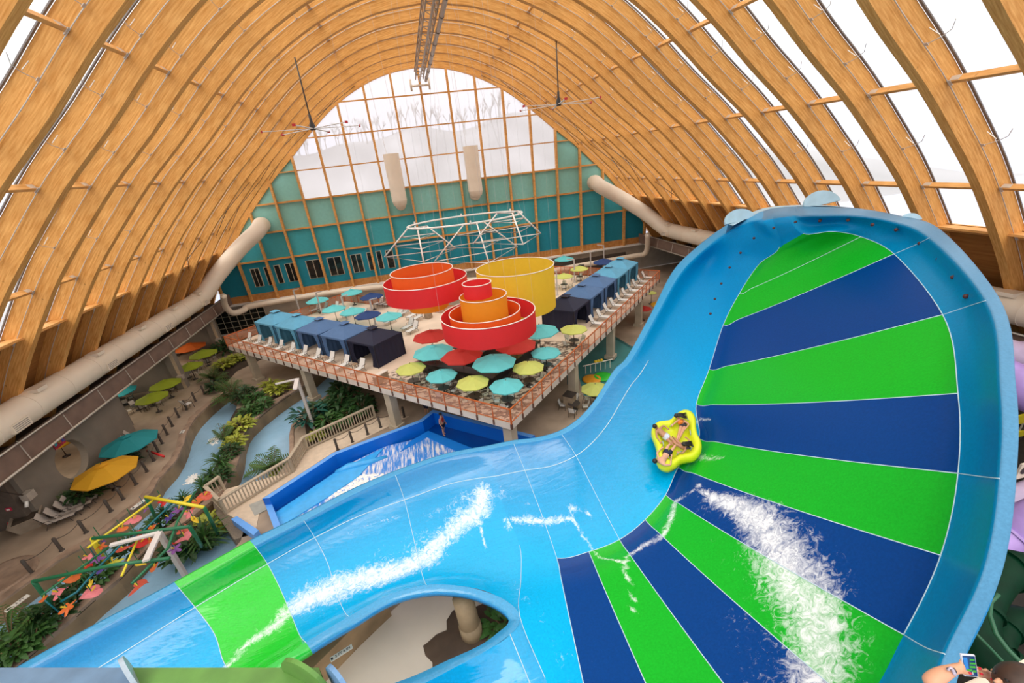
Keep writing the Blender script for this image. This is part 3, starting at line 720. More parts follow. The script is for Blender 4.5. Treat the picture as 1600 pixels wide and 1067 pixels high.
for k in order:
    a, b = FAN[k]; A = wp(a); B = wp(b)
    r4, r8 = A[4], B[0]
    if k == 'L11':
        mid = wp([(814, 905, 2.95), (812, 962, 3.4), (852, 1060, 3.1), (890, 1150, 3.1)])
    else:
        mid = [r4.lerp(r8, t) for t in (.12, .27, .5, .75)]
        sag = .06*(r8-r4).length*(.35 if k[0] == 'L' else 0.)
        for i, w_ in enumerate((.45, .85, 1, .7)): mid[i] = mid[i]-V((0, 0, sag*w_*(.6 if k != 'L10' else .4)))
    row = A+mid+B
    # outer skirts: the shell turns down past each rim flange
    d0 = (A[0]-A[1]); d0.z = 0; d0.normalize(); d1 = (B[3]-B[2]); d1.z = 0; d1.normalize()
    row = [A[0]+d0*.05-V((0, 0, .45))]+row+[B[3]+d1*.05-V((0, 0, .45))]
    grid.append(row)
NR = len(grid[0])                # 15 rows
def blend(grid, su, sr, lin=()):
    """Catmull-Rom surface through the station curves; rows listed in lin stay creased"""
    ns, nr = len(grid), len(grid[0]); rows = []; U = []; Vv = []
    # first along the stations
    G1 = []
    for i in range(ns-1):
        for k in range(su):
            t = k/su; G1.append(([cr(grid[max(i-1, 0)][j], grid[i][j], grid[i+1][j], grid[min(i+2, ns-1)][j], t) for j in range(nr)], i+t))
    G1.append((grid[-1], ns-1.))
    for r_, u in G1:
        o = []
        for j in range(nr-1):
            a = j-1 if j-1 >= 0 and j not in lin else j; d = j+2 if j+2 < nr and j+1 not in lin else j+1
            p0 = r_[a] if a != j else r_[j]*2-r_[j+1] if j in lin else r_[j]
            p3 = r_[d] if d != j+1 else r_[j+1]*2-r_[j] if (j+1) in lin else r_[j+1]
            for k in range(sr): o.append((cr(p0, r_[j], r_[j+1], p3, k/sr), u, j+k/sr))
        o.append((r_[-1], u, nr-1.)); rows.append(o)
    return rows
BLUE = (.0, .19, .47); NAVY = (.0, .046, .225); GREEN = (.008, .40, .02); LBLUE = (.0, .385, .74)
FLA = (.045, .30, .57)
# foam lines: (points surveyed on the photo frame), half width in metres, density
FOAM = [
 ([(1095, 765), (1130, 785), (1170, 805), (1200, 830), (1222, 870), (1245, 910), (1262, 950), (1275, 1000), (1285, 1050), (1290, 1100)], [.12, .3, .45, .6, .75, .75, .7, .6, .55, .5], 1.),
 ([(350, 1045), (395, 1003), (430, 972), (455, 950), (500, 928), (560, 905), (620, 893), (670, 865), (690, 840), (730, 815), (748, 795), (752, 770)], [.12, .15, .2, .35, .55, .5, .4, .4, .35, .45, .45, .35], 1.),
 ([(545, 830), (600, 812), (680, 800), (725, 775), (760, 768), (790, 778), (835, 788)], [.1, .1, .14, .3, .25, .12, .08], .55),
 ([(748, 795), (752, 830), (755, 850)], [.12, .06, .05], .8),
 ([(797, 812), (815, 815), (835, 818), (855, 817), (875, 820), (888, 808), (895, 798), (915, 797)], [.16, .22, .2, .12, .12, .12, .1, .08], .85),
 ([(893, 800), (905, 830), (925, 858), (940, 870), (962, 878)], [.07, .06, .06, .05, .03], .8),
 ([(1056, 785), (1048, 815), (1035, 838), (1010, 852), (985, 868), (975, 880), (980, 905), (992, 935), (985, 950)], [.14, .15, .14, .12, .1, .1, .07, .05, .04], .9),
 ([(1060, 782), (1080, 765), (1095, 757)], [.1, .1, .08], .8),

 ([(1088, 716), (1105, 715), (1130, 716)], [.25, .18, .1], .7), ([(1080, 662), (1095, 657), (1110, 652)], [.12, .1, .05], .7),
 ([(1110, 790), (1140, 800), (1165, 815), (1190, 850), (1215, 900), (1240, 960)], [.5, .7, .8, .9, .9, .9], .38),
 ([(1190, 960), (1230, 1010), (1250, 1050), (1260, 1100)], [1.2, 1.3, 1.2, 1.], .36),
 ([(475, 945), (540, 915), (620, 880), (690, 835), (740, 790)], [1.0, .9, .8, .8, .6], .42),
 ([(770, 880), (830, 930), (860, 1000), (890, 1060)], [.5, .6, .7, .6], .25),
]
def foam_on(mesh_pts):
    """carry each surveyed foam line onto the surface, then give every vertex its nearness to it"""
    pr = [proj(p) for p in mesh_pts]; lines = []
    for pts, ws, dn in FOAM:
        L3 = []
        for (x, y), w_ in zip(pts, ws):
            best = min(range(len(pr)), key=lambda i: (pr[i][0]-x)**2+(pr[i][1]-y)**2)
            if (pr[best][0]-x)**2+(pr[best][1]-y)**2 < 900: L3.append((mesh_pts[best], w_))
        if len(L3) > 1: lines.append((L3, dn))
    out_ = []
    for p in mesh_pts:
        v = 0.
        for L3, dn in lines:
            for (a, wa), (b, wb_) in zip(L3, L3[1:]):
                ab = b-a; l2 = ab.length_squared
                t = 0 if l2 < 1e-9 else max(0, min(1, (p-a).dot(ab)/l2)); d = (p-a-ab*t).length; w_ = wa+(wb_-wa)*t
                if d < w_*2.2: v = max(v, dn*max(0, 1-(d/(w_*2.2))**1.5))
        out_.append(v)
    return out_
M_SL = bpy.data.materials.new('slide_gelcoat'); M_SL.use_nodes = True
nt = M_SL.node_tree; N = nt.nodes; L = nt.links; b = N['Principled BSDF']
b.inputs['Roughness'].default_value = .16; wa = N.new('ShaderNodeAttribute'); wa.attribute_name = 'wet'
ca = N.new('ShaderNodeVertexColor'); ca.layer_name = 'Col'; fa = N.new('ShaderNodeAttribute'); fa.attribute_name = 'foam'; sa = N.new('ShaderNodeAttribute'); sa.attribute_name = 'seam'
tc = N.new('ShaderNodeTexCoord')
def noise_(sc_, det=6, rough=.6, dist=0.):
    n = N.new('ShaderNodeTexNoise'); n.inputs['Scale'].default_value = sc_; n.inputs['Detail'].default_value = det; n.inputs['Roughness'].default_value = rough; n.inputs['Distortion'].default_value = dist
    L.new(tc.outputs['Object'], n.inputs['Vector']); return n
def math_(op, a, b_=None, c=None):
    m_ = N.new('ShaderNodeMath'); m_.operation = op
    for i, x in enumerate((a, b_, c)):
        if x is None: continue
        if isinstance(x, (int, float)): m_.inputs[i].default_value = x
        else: L.new(x, m_.inputs[i])
    return m_.outputs[0]
n1 = noise_(3.4, 10, .78, 1.6); n2 = noise_(.9, 4, .6, .6)
# foam = smoothstep(attr + noise)
s1 = math_('MULTIPLY', n1.outputs['Fac'], 2.3); s2 = math_('ADD', fa.outputs['Fac'], s1); s2 = math_('ADD', s2, math_('MULTIPLY', n2.outputs['Fac'], .5))
mr = N.new('ShaderNodeMapRange'); mr.inputs[1].default_value = 1.88; mr.inputs[2].default_value = 2.5; L.new(s2, mr.inputs[0])
gate = N.new('ShaderNodeMapRange'); gate.inputs[1].default_value = 0.; gate.inputs[2].default_value = .18; L.new(fa.outputs['Fac'], gate.inputs[0])
fm = math_('MULTIPLY', mr.outputs[0], gate.outputs[0]); fm = math_('MULTIPLY', fm, .92)
# faint speckle of spray and wear on the colour
nv = noise_(14, 4, .7); vr = N.new('ShaderNodeMapRange'); vr.inputs[1].default_value = .3; vr.inputs[2].default_value = .7; vr.inputs[3].default_value = .88; vr.inputs[4].default_value = 1.12; L.new(nv.outputs['Fac'], vr.inputs[0])
hs = N.new('ShaderNodeHueSaturation'); L.new(vr.outputs[0], hs.inputs['Value']); L.new(ca.outputs['Color'], hs.inputs['Color'])
mxs = N.new('ShaderNodeMixRGB'); mxs.inputs[2].default_value = (.62, .78, .85, 1); L.new(sa.outputs['Fac'], mxs.inputs[0]); L.new(hs.outputs[0], mxs.inputs[1])
mxf = N.new('ShaderNodeMixRGB'); mxf.inputs[2].default_value = (.90, .92, .94, 1); L.new(fm, mxf.inputs[0]); L.new(mxs.outputs[0], mxf.inputs[1]); L.new(mxf.outputs[0], b.inputs['Base Color'])
rr = math_('MULTIPLY_ADD', fm, .4, math_('MULTIPLY_ADD', wa.outputs['Fac'], -.22, .34)); L.new(rr, b.inputs['Roughness']); L.new(math_('MULTIPLY_ADD', wa.outputs['Fac'], .5, .1), b.inputs['Specular IOR Level'])
n3 = noise_(1.0, 3, .5, .4); mp3 = N.new('ShaderNodeMapping'); mp3.inputs['Rotation'].default_value = (0, 0, -.45); mp3.inputs['Scale'].default_value = (1.2, 5.5, 2); L.new(tc.outputs['Object'], mp3.inputs[0]); L.new(mp3.outputs[0], n3.inputs['Vector'])
bp = N.new('ShaderNodeBump'); bp.inputs['Strength'].default_value = .35; bp.inputs['Distance'].default_value = .05
hh = math_('ADD', math_('MULTIPLY', n1.outputs['Fac'], fa.outputs['Fac']), math_('MULTIPLY', n3.outputs['Fac'], math_('MULTIPLY', wa.outputs['Fac'], .9))); L.new(hh, bp.inputs['Height']); L.new(bp.outputs[0], b.inputs['Normal'])
def surface(name, rows, colfn, seamfn, parent, flip=False):
    nr = len(rows[0]); pts = [p for r_ in rows for p, u, v in r_]; uvs = [(u, v) for r_ in rows for p, u, v in r_]
    q = MB(); q.v = [tuple(p) for p in pts]; cols = []
    for i in range(len(rows)-1):
        for j in range(nr-1):
            a = i*nr+j; f = [a, a+1, a+nr+1, a+nr]
            if flip: f = f[::-1]
            uu = (uvs[a][0]+uvs[a+nr][0])/2; vv = (uvs[a][1]+uvs[a+1][1])/2
            q.f.append(f); q.mi.append(0); cols.append((uu, vv))
    o = q.build(name, M_SL, parent, True); me = o.data
    cl = me.color_attributes.new('Col', 'FLOAT_COLOR', 'CORNER')
    for p_ in me.polygons:
        c = colfn(*cols[p_.index])
        for li in p_.loop_indices: cl.data[li].color = (*c, 1)
    f = foam_on(pts); at = me.attributes.new('foam', 'FLOAT', 'POINT'); at.data.foreach_set('value', f)
    at = me.attributes.new('wet', 'FLOAT', 'POINT'); at.data.foreach_set('value', [(1. if name != 'wave_wall' else max(0, min(1, (9-u)/3))*max(0, min(1, (6.5-v)/2))) for u, v in uvs])
    at = me.attributes.new('seam', 'FLOAT', 'POINT'); at.data.foreach_set('value', [seamfn(u, v) for u, v in uvs])
    return o
slide = thing('raft_slide', 'giant blue raft slide with a green and navy striped wave wall', 'slide', (0, 0, 0))
# rows of the fan grid: 0 skirt,1 rim out,2 rim in,3,4 wall,5 fan start,6,7,8,9 fan,10 fan end,11 wall,12 rim in,13 rim out,14 skirt
CR = (1, 2, 10, 12, 13)
rows = blend(grid, 8, 5, CR)
def fcol(u, v):
    if v < 1 or v > 13: return (.02, .27, .6)
    if v < 2: return FLA
    if v > 12: return (.07, .22, .38)
    if u > 14: return (.07, .22, .38)
    if 5 < v < 10 and u >= 1 and u <= 13.02:
        k = int(u); return (NAVY if (k % 2) == 1 else GREEN) if k < 11 else GREEN
    if v > 10: return (.0, .21, .44)
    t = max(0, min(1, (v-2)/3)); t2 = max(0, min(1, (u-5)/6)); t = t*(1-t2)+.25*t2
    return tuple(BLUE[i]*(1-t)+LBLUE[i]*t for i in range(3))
def fsm(u, v):
    return 0.

    s_ = 0.
    if 5 <= v <= 10.01 and 1 <= u <= 12.01 and abs(u-round(u)) < .01: s_ = .55
    if abs(v-5) < .01 and u >= 1: s_ = .75
    if abs(v-10) < .01 and u >= 3: s_ = .55
    if v > 10 and abs(u-round(u)) < .01 and round(u) in (5, 7, 9, 10): s_ = .5
    if 2 < v < 5 and abs(u-round(u)) < .01 and round(u) in (1, 3, 5, 8): s_ = .35
    if abs(v-3) < .01 and u < 8.5: s_ = .7
    return s_
# green above L1 runs to the top of the wave wall
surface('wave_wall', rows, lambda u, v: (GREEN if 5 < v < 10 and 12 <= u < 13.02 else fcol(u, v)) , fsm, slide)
# exit flume: stations from lower left to L11
CH = [  # r0 rim out, rim in, seam, lower wall, floor a, floor b, flange in
 [(-115, 1135, 3.6), (-108, 1146, 3.6), (-40, 1160, 2.5), (40, 1175, 2.0), (140, 1190, 1.8), (240, 1200, 2.2), (262, 1202, 3.1)],
 [(33, 1038, 3.8), (40, 1046, 3.8), (150, 1046, 2.75), (215, 1080, 2.15), (285, 1110, 2.0), (350, 1130, 2.4), (372, 1130, 3.2)],
 [(272, 909, 4.0), (279, 918, 4.0), (305, 949, 3.1), (335, 990, 2.5), (350, 1035, 2.25), (372, 1062, 2.5), (385, 1068, 3.35)],
 [(390, 844, 4.2), (398, 853, 4.2), (418, 881, 3.2), (438, 920, 2.6), (455, 960, 2.4), (468, 992, 2.65), (478, 1004, 3.45)],
 [(470, 805, 4.3), (475, 814, 4.3), (492, 840, 3.35), (512, 880, 2.7), (525, 925, 2.45), (538, 955, 2.7), (545, 963, 3.5)],
 [(545, 766, 4.45), (549, 774, 4.45), (562, 806, 3.5), (580, 850, 2.8), (592, 893, 2.55), (600, 922, 2.75), (606, 930, 3.5)],
 [(615, 736, 4.6), (618, 743, 4.6), (632, 781, 3.6), (645, 835, 2.9), (655, 880, 2.65), (662, 905, 2.85), (666, 914, 3.5)],
 [(680, 713, 4.75), (682, 719, 4.75), (697, 758, 3.75), (710, 815, 3.0), (718, 868, 2.75), (722, 900, 2.9), (724, 916, 3.5)],
 [(722, 703, 4.83), (724, 709, 4.83), (738, 749, 3.85), (752, 806, 3.08), (765, 860, 2.85), (770, 905, 2.9), (772, 929, 3.48)],
 [(762, 696, 4.9), (764, 702, 4.9), (775, 744, 4.0), (790, 800, 3.2), (812, 852, 3.0), (814, 905, 2.95), (812, 962, 3.4)],
]
cg = []
for st_ in CH:
    A = wp(st_); d0 = (A[0]-A[1]); d0.z = 0; d0.normalize(); cg.append([A[0]+d0*.05-V((0, 0, .45))]+A)
rowsA = blend(cg, 8, 5, (1, 2))
def ccol(u, v):
    g = 2 <= u+.0 < 3.05 if v < 3 else 2 <= u < 3
    if 1.98 <= u < 3.02: return (.05, .55, .06) if 1 < v < 2 else (.012, .42, .03) if v < 3 else (.02, .55, .03)
    if v < 1: return (.02, .27, .6)
    if v < 2: return FLA
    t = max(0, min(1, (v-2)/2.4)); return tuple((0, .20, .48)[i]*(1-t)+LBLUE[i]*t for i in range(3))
def csm(u, v):
    return 0.

    if abs(v-3) < .01: return .8
    if v > 2 and abs(u-round(u)) < .01 and round(u) in (2, 3, 4, 6, 7): return .45
    return 0.
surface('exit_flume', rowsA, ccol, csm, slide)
# entry flume on the near side of the opening
EN = [
 [(812, 962, 3.4), (852, 1060, 3.1), (890, 1150, 3.1), (930, 1260, 3.4), (960, 1330, 4.2), (975, 1370, 5.2), (985, 1395, 5.2)],
 [(797, 991, 3.45), (835, 1085, 2.9), (868, 1175, 2.9), (900, 1290, 3.2), (920, 1350, 4.0), (930, 1390, 5.0), (935, 1410, 5.0)],
 [(766, 1013, 3.5), (785, 1085, 2.75), (805, 1190, 2.75), (825, 1310, 3.1), (835, 1370, 3.9), (840, 1410, 4.8), (842, 1430, 4.8)],
 [(712, 1042, 3.55), (720, 1105, 2.7), (730, 1210, 2.7), (740, 1330, 3.1), (745, 1385, 3.9), (748, 1425, 4.7), (748, 1445, 4.7)],
 [(650, 1073, 3.6), (650, 1130, 2.7), (650, 1230, 2.7), (650, 1345, 3.1), (650, 1400, 3.9), (650, 1435, 4.7), (650, 1455, 4.7)],
 [(560, 1103, 3.65), (555, 1155, 2.7), (550, 1250, 2.7), (545, 1360, 3.1), (543, 1410, 3.9), (541, 1445, 4.7), (541, 1465, 4.7)],
]
rowsE = blend([wp(e) for e in EN], 6, 4, (0, 5))
surface('entry_flume', rowsE, lambda u, v: FLA if v > 5 else tuple(BLUE[i]*.3+LBLUE[i]*.7 for i in range(3)), lambda u, v: 0., slide, flip=True)
# rim flange around the opening, with a short outer upstand
fin = [(262, 1202, 3.1), (372, 1130, 3.2), (385, 1068, 3.35), (478, 1004, 3.45), (545, 963, 3.5), (606, 930, 3.5), (666, 914, 3.5), (724, 916, 3.5), (772, 929, 3.48), (800, 945, 3.45), (812, 962, 3.4), (810, 976, 3.43), (797, 991, 3.45), (766, 1013, 3.5), (712, 1042, 3.55), (650, 1073, 3.6), (560, 1103, 3.65)]
fou = [(268, 1214, 3.1), (380, 1142, 3.2), (397, 1082, 3.35), (486, 1016, 3.45), (553, 975, 3.5), (610, 941, 3.5), (668, 926, 3.5), (722, 928, 3.5), (760, 940, 3.48), (783, 953, 3.45), (794, 965, 3.4), (793, 975, 3.43), (782, 985, 3.45), (752, 1007, 3.5), (698, 1032, 3.55), (636, 1060, 3.6), (545, 1090, 3.65)]
a = spline(wp(fin), 5); b_ = spline(wp(fou), 5)
gq_ = [[p, q_, q_-V((0, 0, .22)), q_.lerp(p, .6)-V((0, 0, .32))] for p, q_ in zip(a, b_)]
rowsF = [[(p, i/5, j) for j, p in enumerate(r_)] for i, r_ in enumerate(gq_)]
surface('opening_flange', rowsF, lambda u, v: (.02, .5, .05) if 2.1 < u < 3.05 else (FLA if v < 1 else (.01, .25, .6)), lambda u, v: .0, slide)
# pale outer shell and lifting ears behind the top of the wave wall
M_SHELL = mat('shell_pale_blue', (.38, .58, .70), .4, var=.12, scale=1.2)
sh = wp([(1146, 352, 12.75), (1200, 327, 13.25), (1266, 321, 13.65), (1333, 324, 13.65), (1400, 335, 13.45), (1440, 346, 13.3)])
sh2 = [p+V((.25, .8, -.05)) for p in sh]
a = spline(sh, 6); b_ = spline(sh2, 6); q = MB()
for p, o_ in zip(a, b_): q.v += [tuple(p+V((.03, .08, -.03))), tuple(o_), tuple(o_+V((.15, .45, -1.2)))]
for i in range(len(a)-1):
    for j in range(2): k = i*3+j; q.f.append([k, k+3, k+4, k+1]); q.mi.append(0)
q.build('outer_shell', M_SHELL, slide, True)
for px, py, z, s_ in ((1161, 344, 12.9, .75), (1291, 318, 13.7, .8), (1433, 345, 13.3, .4)):
    c = P(px, py, z)+V((.1, .35, -.1)); q = MB(); d = V((.93, -.1, .1)).normalized(); u_ = V((-.15, .45, .88)).normalized()
    ring = [c+d*math.cos(t*PI/12)*s_*1.3+u_*math.sin(t*PI/12)*s_ for t in range(13)]; nrm = d.cross(u_)*.06
    q.v = [tuple(p+nrm) for p in ring]+[tuple(p-nrm) for p in ring]; n = 13
    q.f = [list(range(n)), list(range(n, 2*n))[::-1]]+[[i, i+n, (i+1) % n+n, (i+1) % n] for i in range(n)]; q.mi = [0]*len(q.f)
    q.build('joint_ear', M_SHELL, slide)
# water jets set into the side walls near the top, each with a thin stream
M_JET = mat('jet_dark', (.08, .02, .02), .5, var=0); M_STR = mat('stream', (.75, .85, .9), .2, var=0, alpha=.45)
for (x, y, z, x2, y2, z2) in ((1110, 490, 8.6, 1108, 560, 7.1), (1117, 467, 9.0, 1140, 500, 8.2), (1127, 443, 9.6, 1160, 470, 8.9), (1140, 418, 10.3, 1180, 450, 9.6), (1157, 395, 11.1, 1200, 430, 10.6), (1178, 372, 12.1, 1210, 410, 11.2), (1209, 356, 12.9, 1216, 370, 12.5), (1243, 347, 13.25, 1243, 360, 12.9), (1281, 345, 13.45, 1280, 358, 13.1), (1325, 344, 13.5, 1322, 355, 13.2), (1363, 351, 13.4, 1358, 364, 13.0), (1400, 359, 13.2, 1395, 380, 12.6), (1437, 380, 12.85, 1436, 398, 12.4), (1466, 405, 12.65, 1464, 430, 12.2), (1489, 433, 12.5, 1487, 470, 11.9), (1509, 463, 12.35, 1520, 500, 11.7)):
    c = P(x, y, z); dn = (EYE-c).normalized(); j = MB().tube([c-dn*.1, c+dn*.1], .075, 8).build('water_jet', M_JET, slide, True)
# supports
for (px, py, tx, ty, tz) in ((740, 1000, 712, 925, 2.6),):
    a = P(px, py, 0); t = thing('slide_column', 'round tan column on a rock base under the slide opening', 'column', (a.x, a.y, 0))
    MB().tube([(0, 0, .3), (-.1, .3, 2.3)], .42, 16).build('shaft', mat('col_tan', (.30, .22, .13), .6), t, True)
    MB().tube([(0, 0.02, .35), (-.03, .09, .95)], .46, 16).build('sleeve', mat('col_tan', (.30, .22, .13), .6), t, True)
q = MB(); a = P(742, 1003, 0); n = 26
prf = [(1.9, 0), (1.75, .16), (1.35, .3), (1.0, .36), (.6, .42), (.02, .45)]
for r_, z in prf:
    for j in range(n):
        w_ = 1+.13*math.sin(j*1.7+z*3)+.1*math.sin(j*.9+2); q.v.append((r_*w_*math.cos(2*PI*j/n), r_*w_*.8*math.sin(2*PI*j/n), z))
for i in range(len(prf)-1):
    for j in range(n): q.f.append([i*n+j, i*n+(j+1) % n, (i+1)*n+(j+1) % n, (i+1)*n+j]); q.mi.append(0)
o = q.build('rock_mound', mat('dark_rock', (.08, .05, .032), .8, var=.25, scale=1.2, bump=.3), None, True, loc=(a.x, a.y, .01)); tag(o, 'rounded dark brown rock mound around the column base', 'rock')
for i, (x, y, h) in enumerate(((13.5, 11.5, 6.0), (17.5, 14.5, 8.5), (12.3, 6.2, 8.5), (-10.5, 13.2, 2.0), (-3, 15.2, 2.4), (5.5, 16.3, 2.8))):
    t = thing('slide_support', ['steel support post hidden under the middle of the wave wall', 'steel support post under the top of the wave wall', 'steel support post under the near side of the wave wall', 'steel support post under the green band of the exit flume', 'steel support post under the middle of the exit flume', 'steel support post under the turn of the slide'][i], 'post', (x, y, 0))
    MB().tube([(0, 0, .05), (0, 0, h)], .22, 12).build('post', M_STEEL, t, True); MB().box((0, 0, .03), (.8, .8, .06)).build('base_plate', M_STEEL, t)

# joint beads: thin sealed lines where the moulded panels meet
M_BEAD = mat('joint_bead', (.55, .72, .80), .5, var=0)
def bead(rows, us=None, vs=None, lo=0, hi=99, r=.016, name='joint_line'):
    """us: run along a station (constant u) between rows lo..hi; vs: run along a row between stations lo..hi"""
    if us is not None: r_ = min(rows, key=lambda r_: abs(r_[0][1]-us)); pts = [p for p, u, v in r_ if lo-.01 <= v <= hi+.01]
    else: pts = [min(r_, key=lambda t: abs(t[2]-vs))[0] for r_ in rows if lo-.01 <= r_[0][1] <= hi+.01]
    if len(pts) > 1: MB().tube([p+V((0, 0, .006)) for p in pts], r, 4).build(name, M_BEAD, slide, True)
for k in range(1, 12): bead(rows, us=k, lo=5, hi=10)
for k in (5, 7, 9, 10): bead(rows, us=k, lo=10, hi=12, r=.012)
for k in (1, 3): bead(rows, us=k, lo=2, hi=5, r=.012)
bead(rows, vs=5, lo=1, hi=13); bead(rows, vs=10, lo=5, hi=13); bead(rows, vs=3, lo=0, hi=8.3, r=.022)
bead(rowsA, vs=3, lo=0, hi=9, r=.022)
for k in (2, 3, 4, 6): bead(rowsA, us=k, lo=2, hi=7, r=.014)
bead(rowsE, us=1, lo=0, hi=3); bead(rows, us=0, lo=5, hi=8, r=.012)
# ================================================================ things on the deck
M_SLING = mat('white_sling', (.84, .83, .80), .6, var=.03, trans=.25)
M_SLG = mat('grey_sling', (.42, .37, .33), .7, var=.05)
M_LEG = mat('dark_frame', (.055, .045, .04), .4, .3, var=0)
M_POLE = mat('umbrella_pole', (.09, .07, .055), .4, .3, var=0)
def lounger_proto(sling):
    t = thing('sun_lounger', '', 'sun lounger')
    q = MB(); q.box((0, .62, .335), (.56, 1.12, .02)); q.build('seat_sling', sling, t)
    A = math.radians(62); q = MB(); q.beam((0, 1.17, .34), (0, 1.17+.72*math.cos(A), .34+.72*math.sin(A)), .56, .02, (0, -1, .6)); q.build('back_sling', sling, t)
    q = MB()
    for s_ in (-.3, .3): q.tube([(s_, .04, .33), (s_, 1.2, .33), (s_, 1.17+.74*math.cos(A), .33+.74*math.sin(A))], .02, 5); q.tube([(s_, .95, .35), (s_*1.1, 1.05, .55), (s_*1.1, 1.42, .56)], .016, 5)
    q.tube([(-.3, .04, .33), (.3, .04, .33)], .02, 5)
    q.build('frame', M_LEG, t, True)
    for x in (-.29, .29):
        MB().tube([(x, .3, .33), (x, .22, 0)], .018, 5).build('leg', M_LEG, t, True); MB().tube([(x, 1.15, .33), (x, 1.35, 0)], .018, 5).build('leg', M_LEG, t, True)
    return t
def chair_proto(sling):
    t = thing('dining_chair', '', 'chair')
    MB().box((0, 0, .4), (.46, .44, .02)).build('seat', sling, t)
    MB().beam((0, .2, .42), (0, .34, .84), .46, .02, (0, -1, .4)).build('backrest', sling, t)
    for s_ in (-.24, .24):
        MB().tube([(s_, -.24, 0), (s_, -.2, .6), (s_, .22, .62)], .018, 5).build('front_leg', M_LEG, t, True)
        MB().tube([(s_, .34, 0), (s_, .2, .4), (s_, .35, .86)], .018, 5).build('back_leg', M_LEG, t, True)
    return t
def table_proto():
    t = thing('dining_table', '', 'table')
    MB().lathe((0, 0, 0), [(.01, .60), (.5, .60), (.5, .63), (.01, .63)], 20).build('tabletop', mat('table_dark', (.06, .05, .045), .35, var=0), t)
    MB().lathe((0, 0, 0), [(.3, 0), (.3, .04), (.05, .07), (.045, .6)], 14).build('pedestal', M_LEG, t, True)
    return t
P_L = lounger_proto(M_SLING); P_LG = lounger_proto(M_SLG); P_C = chair_proto(M_SLING); P_CG = chair_proto(mat('taupe_sling', (.50, .45, .40), .7, var=.05)); P_T = table_proto()
UM = {'lime': (.66, .72, .18), 'aqua': (.15, .66, .70), 'red': (.60, .04, .03), 'navy': (.02, .06, .22), 'teal': (.02, .32, .36), 'gold': (.80, .42, .02), 'orange': (.62, .12, .01), 'moss': (.33, .42, .02)}
PR_U = {}
def umbrella(col, R_, H, loc, lab, group=None, n=8, tilt=None, drop=.26):
    key = (col, R_, H)
    if key not in PR_U:
        t = thing('patio_umbrella', lab, 'umbrella')
        m_ = mat('canvas_'+col, UM[col], .7, var=.04, trans=.3)
        q = MB(); z1 = H; z0 = H-R_*drop*1.25
        pts = [(0, 0, z1)]+[(R_*.45*math.cos(2*PI*k/n), R_*.45*math.sin(2*PI*k/n), z1-(z1-z0)*.38) for k in range(n)]+[(R_*math.cos(2*PI*k/n), R_*math.sin(2*PI*k/n), z0) for k in range(n)]
        q.v = pts
        for k in range(n):
            k2 = (k+1) % n; q.f.append([0, 1+k, 1+k2]); q.f.append([1+k, 1+n+k, 1+n+k2, 1+k2])
        for k in range(n):
            k2 = (k+1) % n; o = len(q.v); a, b = pts[1+n+k], pts[1+n+k2]; q.v += [a, b, (b[0], b[1], b[2]-.07), (a[0], a[1], a[2]-.07)]; q.f.append([o, o+3, o+2, o+1])
        q.mi = [0]*len(q.f); cp = q.build('canopy', m_, t)
        q = MB(); q.v = [(0, 0, z1+.05)]+[(R_*.2*math.cos(2*PI*k/n), R_*.2*math.sin(2*PI*k/n), z1-.03) for k in range(n)]; q.f = [[0, 1+k, 1+(k+1) % n] for k in range(n)]; q.mi = [0]*n; q.build('vent_cap', m_, t)
        MB().tube([(0, 0, 0), (0, 0, z1+.12)], .028, 6).build('pole', M_POLE, t, True)
        for k in range(n):
            a = 2*PI*k/n; MB().tube([(0, 0, z1-.05), (R_*.97*math.cos(a), R_*.97*math.sin(a), z0-.02)], .012, 4, cap=False).build('rib', M_POLE, t)
        MB().lathe((0, 0, 0), [(.26, 0), (.26, .06), (.06, .1), (.05, .3)], 12).build('base', M_LEG, t, True)
        t.location = loc; PR_U[key] = t; u_ = t
        if group: t['group'] = group
    else: u_ = dup(PR_U[key], loc, R()*.6, lab, group)
    if tilt: u_.rotation_euler = tilt
    return u_
def seats(pos, desc, group, n=4, proto=None, tp=None, r=.72, sc=.82, ph=None, table=True, surf='deck'):
    proto = proto or P_C
    if table: t_ = dup(P_T, pos, 0, 'dark round table '+desc, group+' tables', sc)
    ph = R()*PI if ph is None else ph; sides = {0: 'right', 1: 'far', 2: 'left', 3: 'near'}
    used = {}
    for k in range(n):
        a = ph+2*PI*k/n; p = V(pos)+V((math.cos(a)*r, math.sin(a)*r, 0))
        # side as seen from the viewpoint
        x0, y0 = proj(pos); x1, y1 = proj(p); s_ = ('right' if x1 > x0 else 'left')+(' far' if y1 < y0 else ' near')
        used[s_] = used.get(s_, 0)+1
        lab = '%s side chair %s' % (s_, desc)
        if used[s_] > 1: lab = ORD[used[s_]-1]+' '+lab
        dup(proto, tuple(p), a-PI/2+(R()-.5)*.5, lab, group+' chairs', sc)
small = [('lime', 636.6, 571, 'under the leftmost lime umbrella'), ('aqua', 684.4, 582, 'under the second umbrella along the front railing'),
 ('lime', 729.4, 596, 'under the lime umbrella mid front railing'), ('aqua', 795, 596, 'under the aqua umbrella nearest the deck corner'),
 ('lime', 827, 567, 'under the lime umbrella right of the deck corner'), ('aqua', 857, 544.7, 'under the aqua umbrella along the right railing'),
 ('lime', 906, 509, 'under the lime umbrella beside the right navy cabana')]
for c_, x, y, d in small:
    p = P(x, y, DZ+1.78); a, b = AB(x, y, DZ+1.78); a = max(a, 1.25); b = max(b, 1.2); p = W(a, b)
    umbrella(c_, 1.08, 1.78, tuple(p), '%s octagonal patio umbrella %s' % (c_, d.replace('under the ', 'being the ').replace('umbrella ', 'one ')), 'small umbrellas at the dining corner')
    seats(tuple(p), d, 'dining corner')
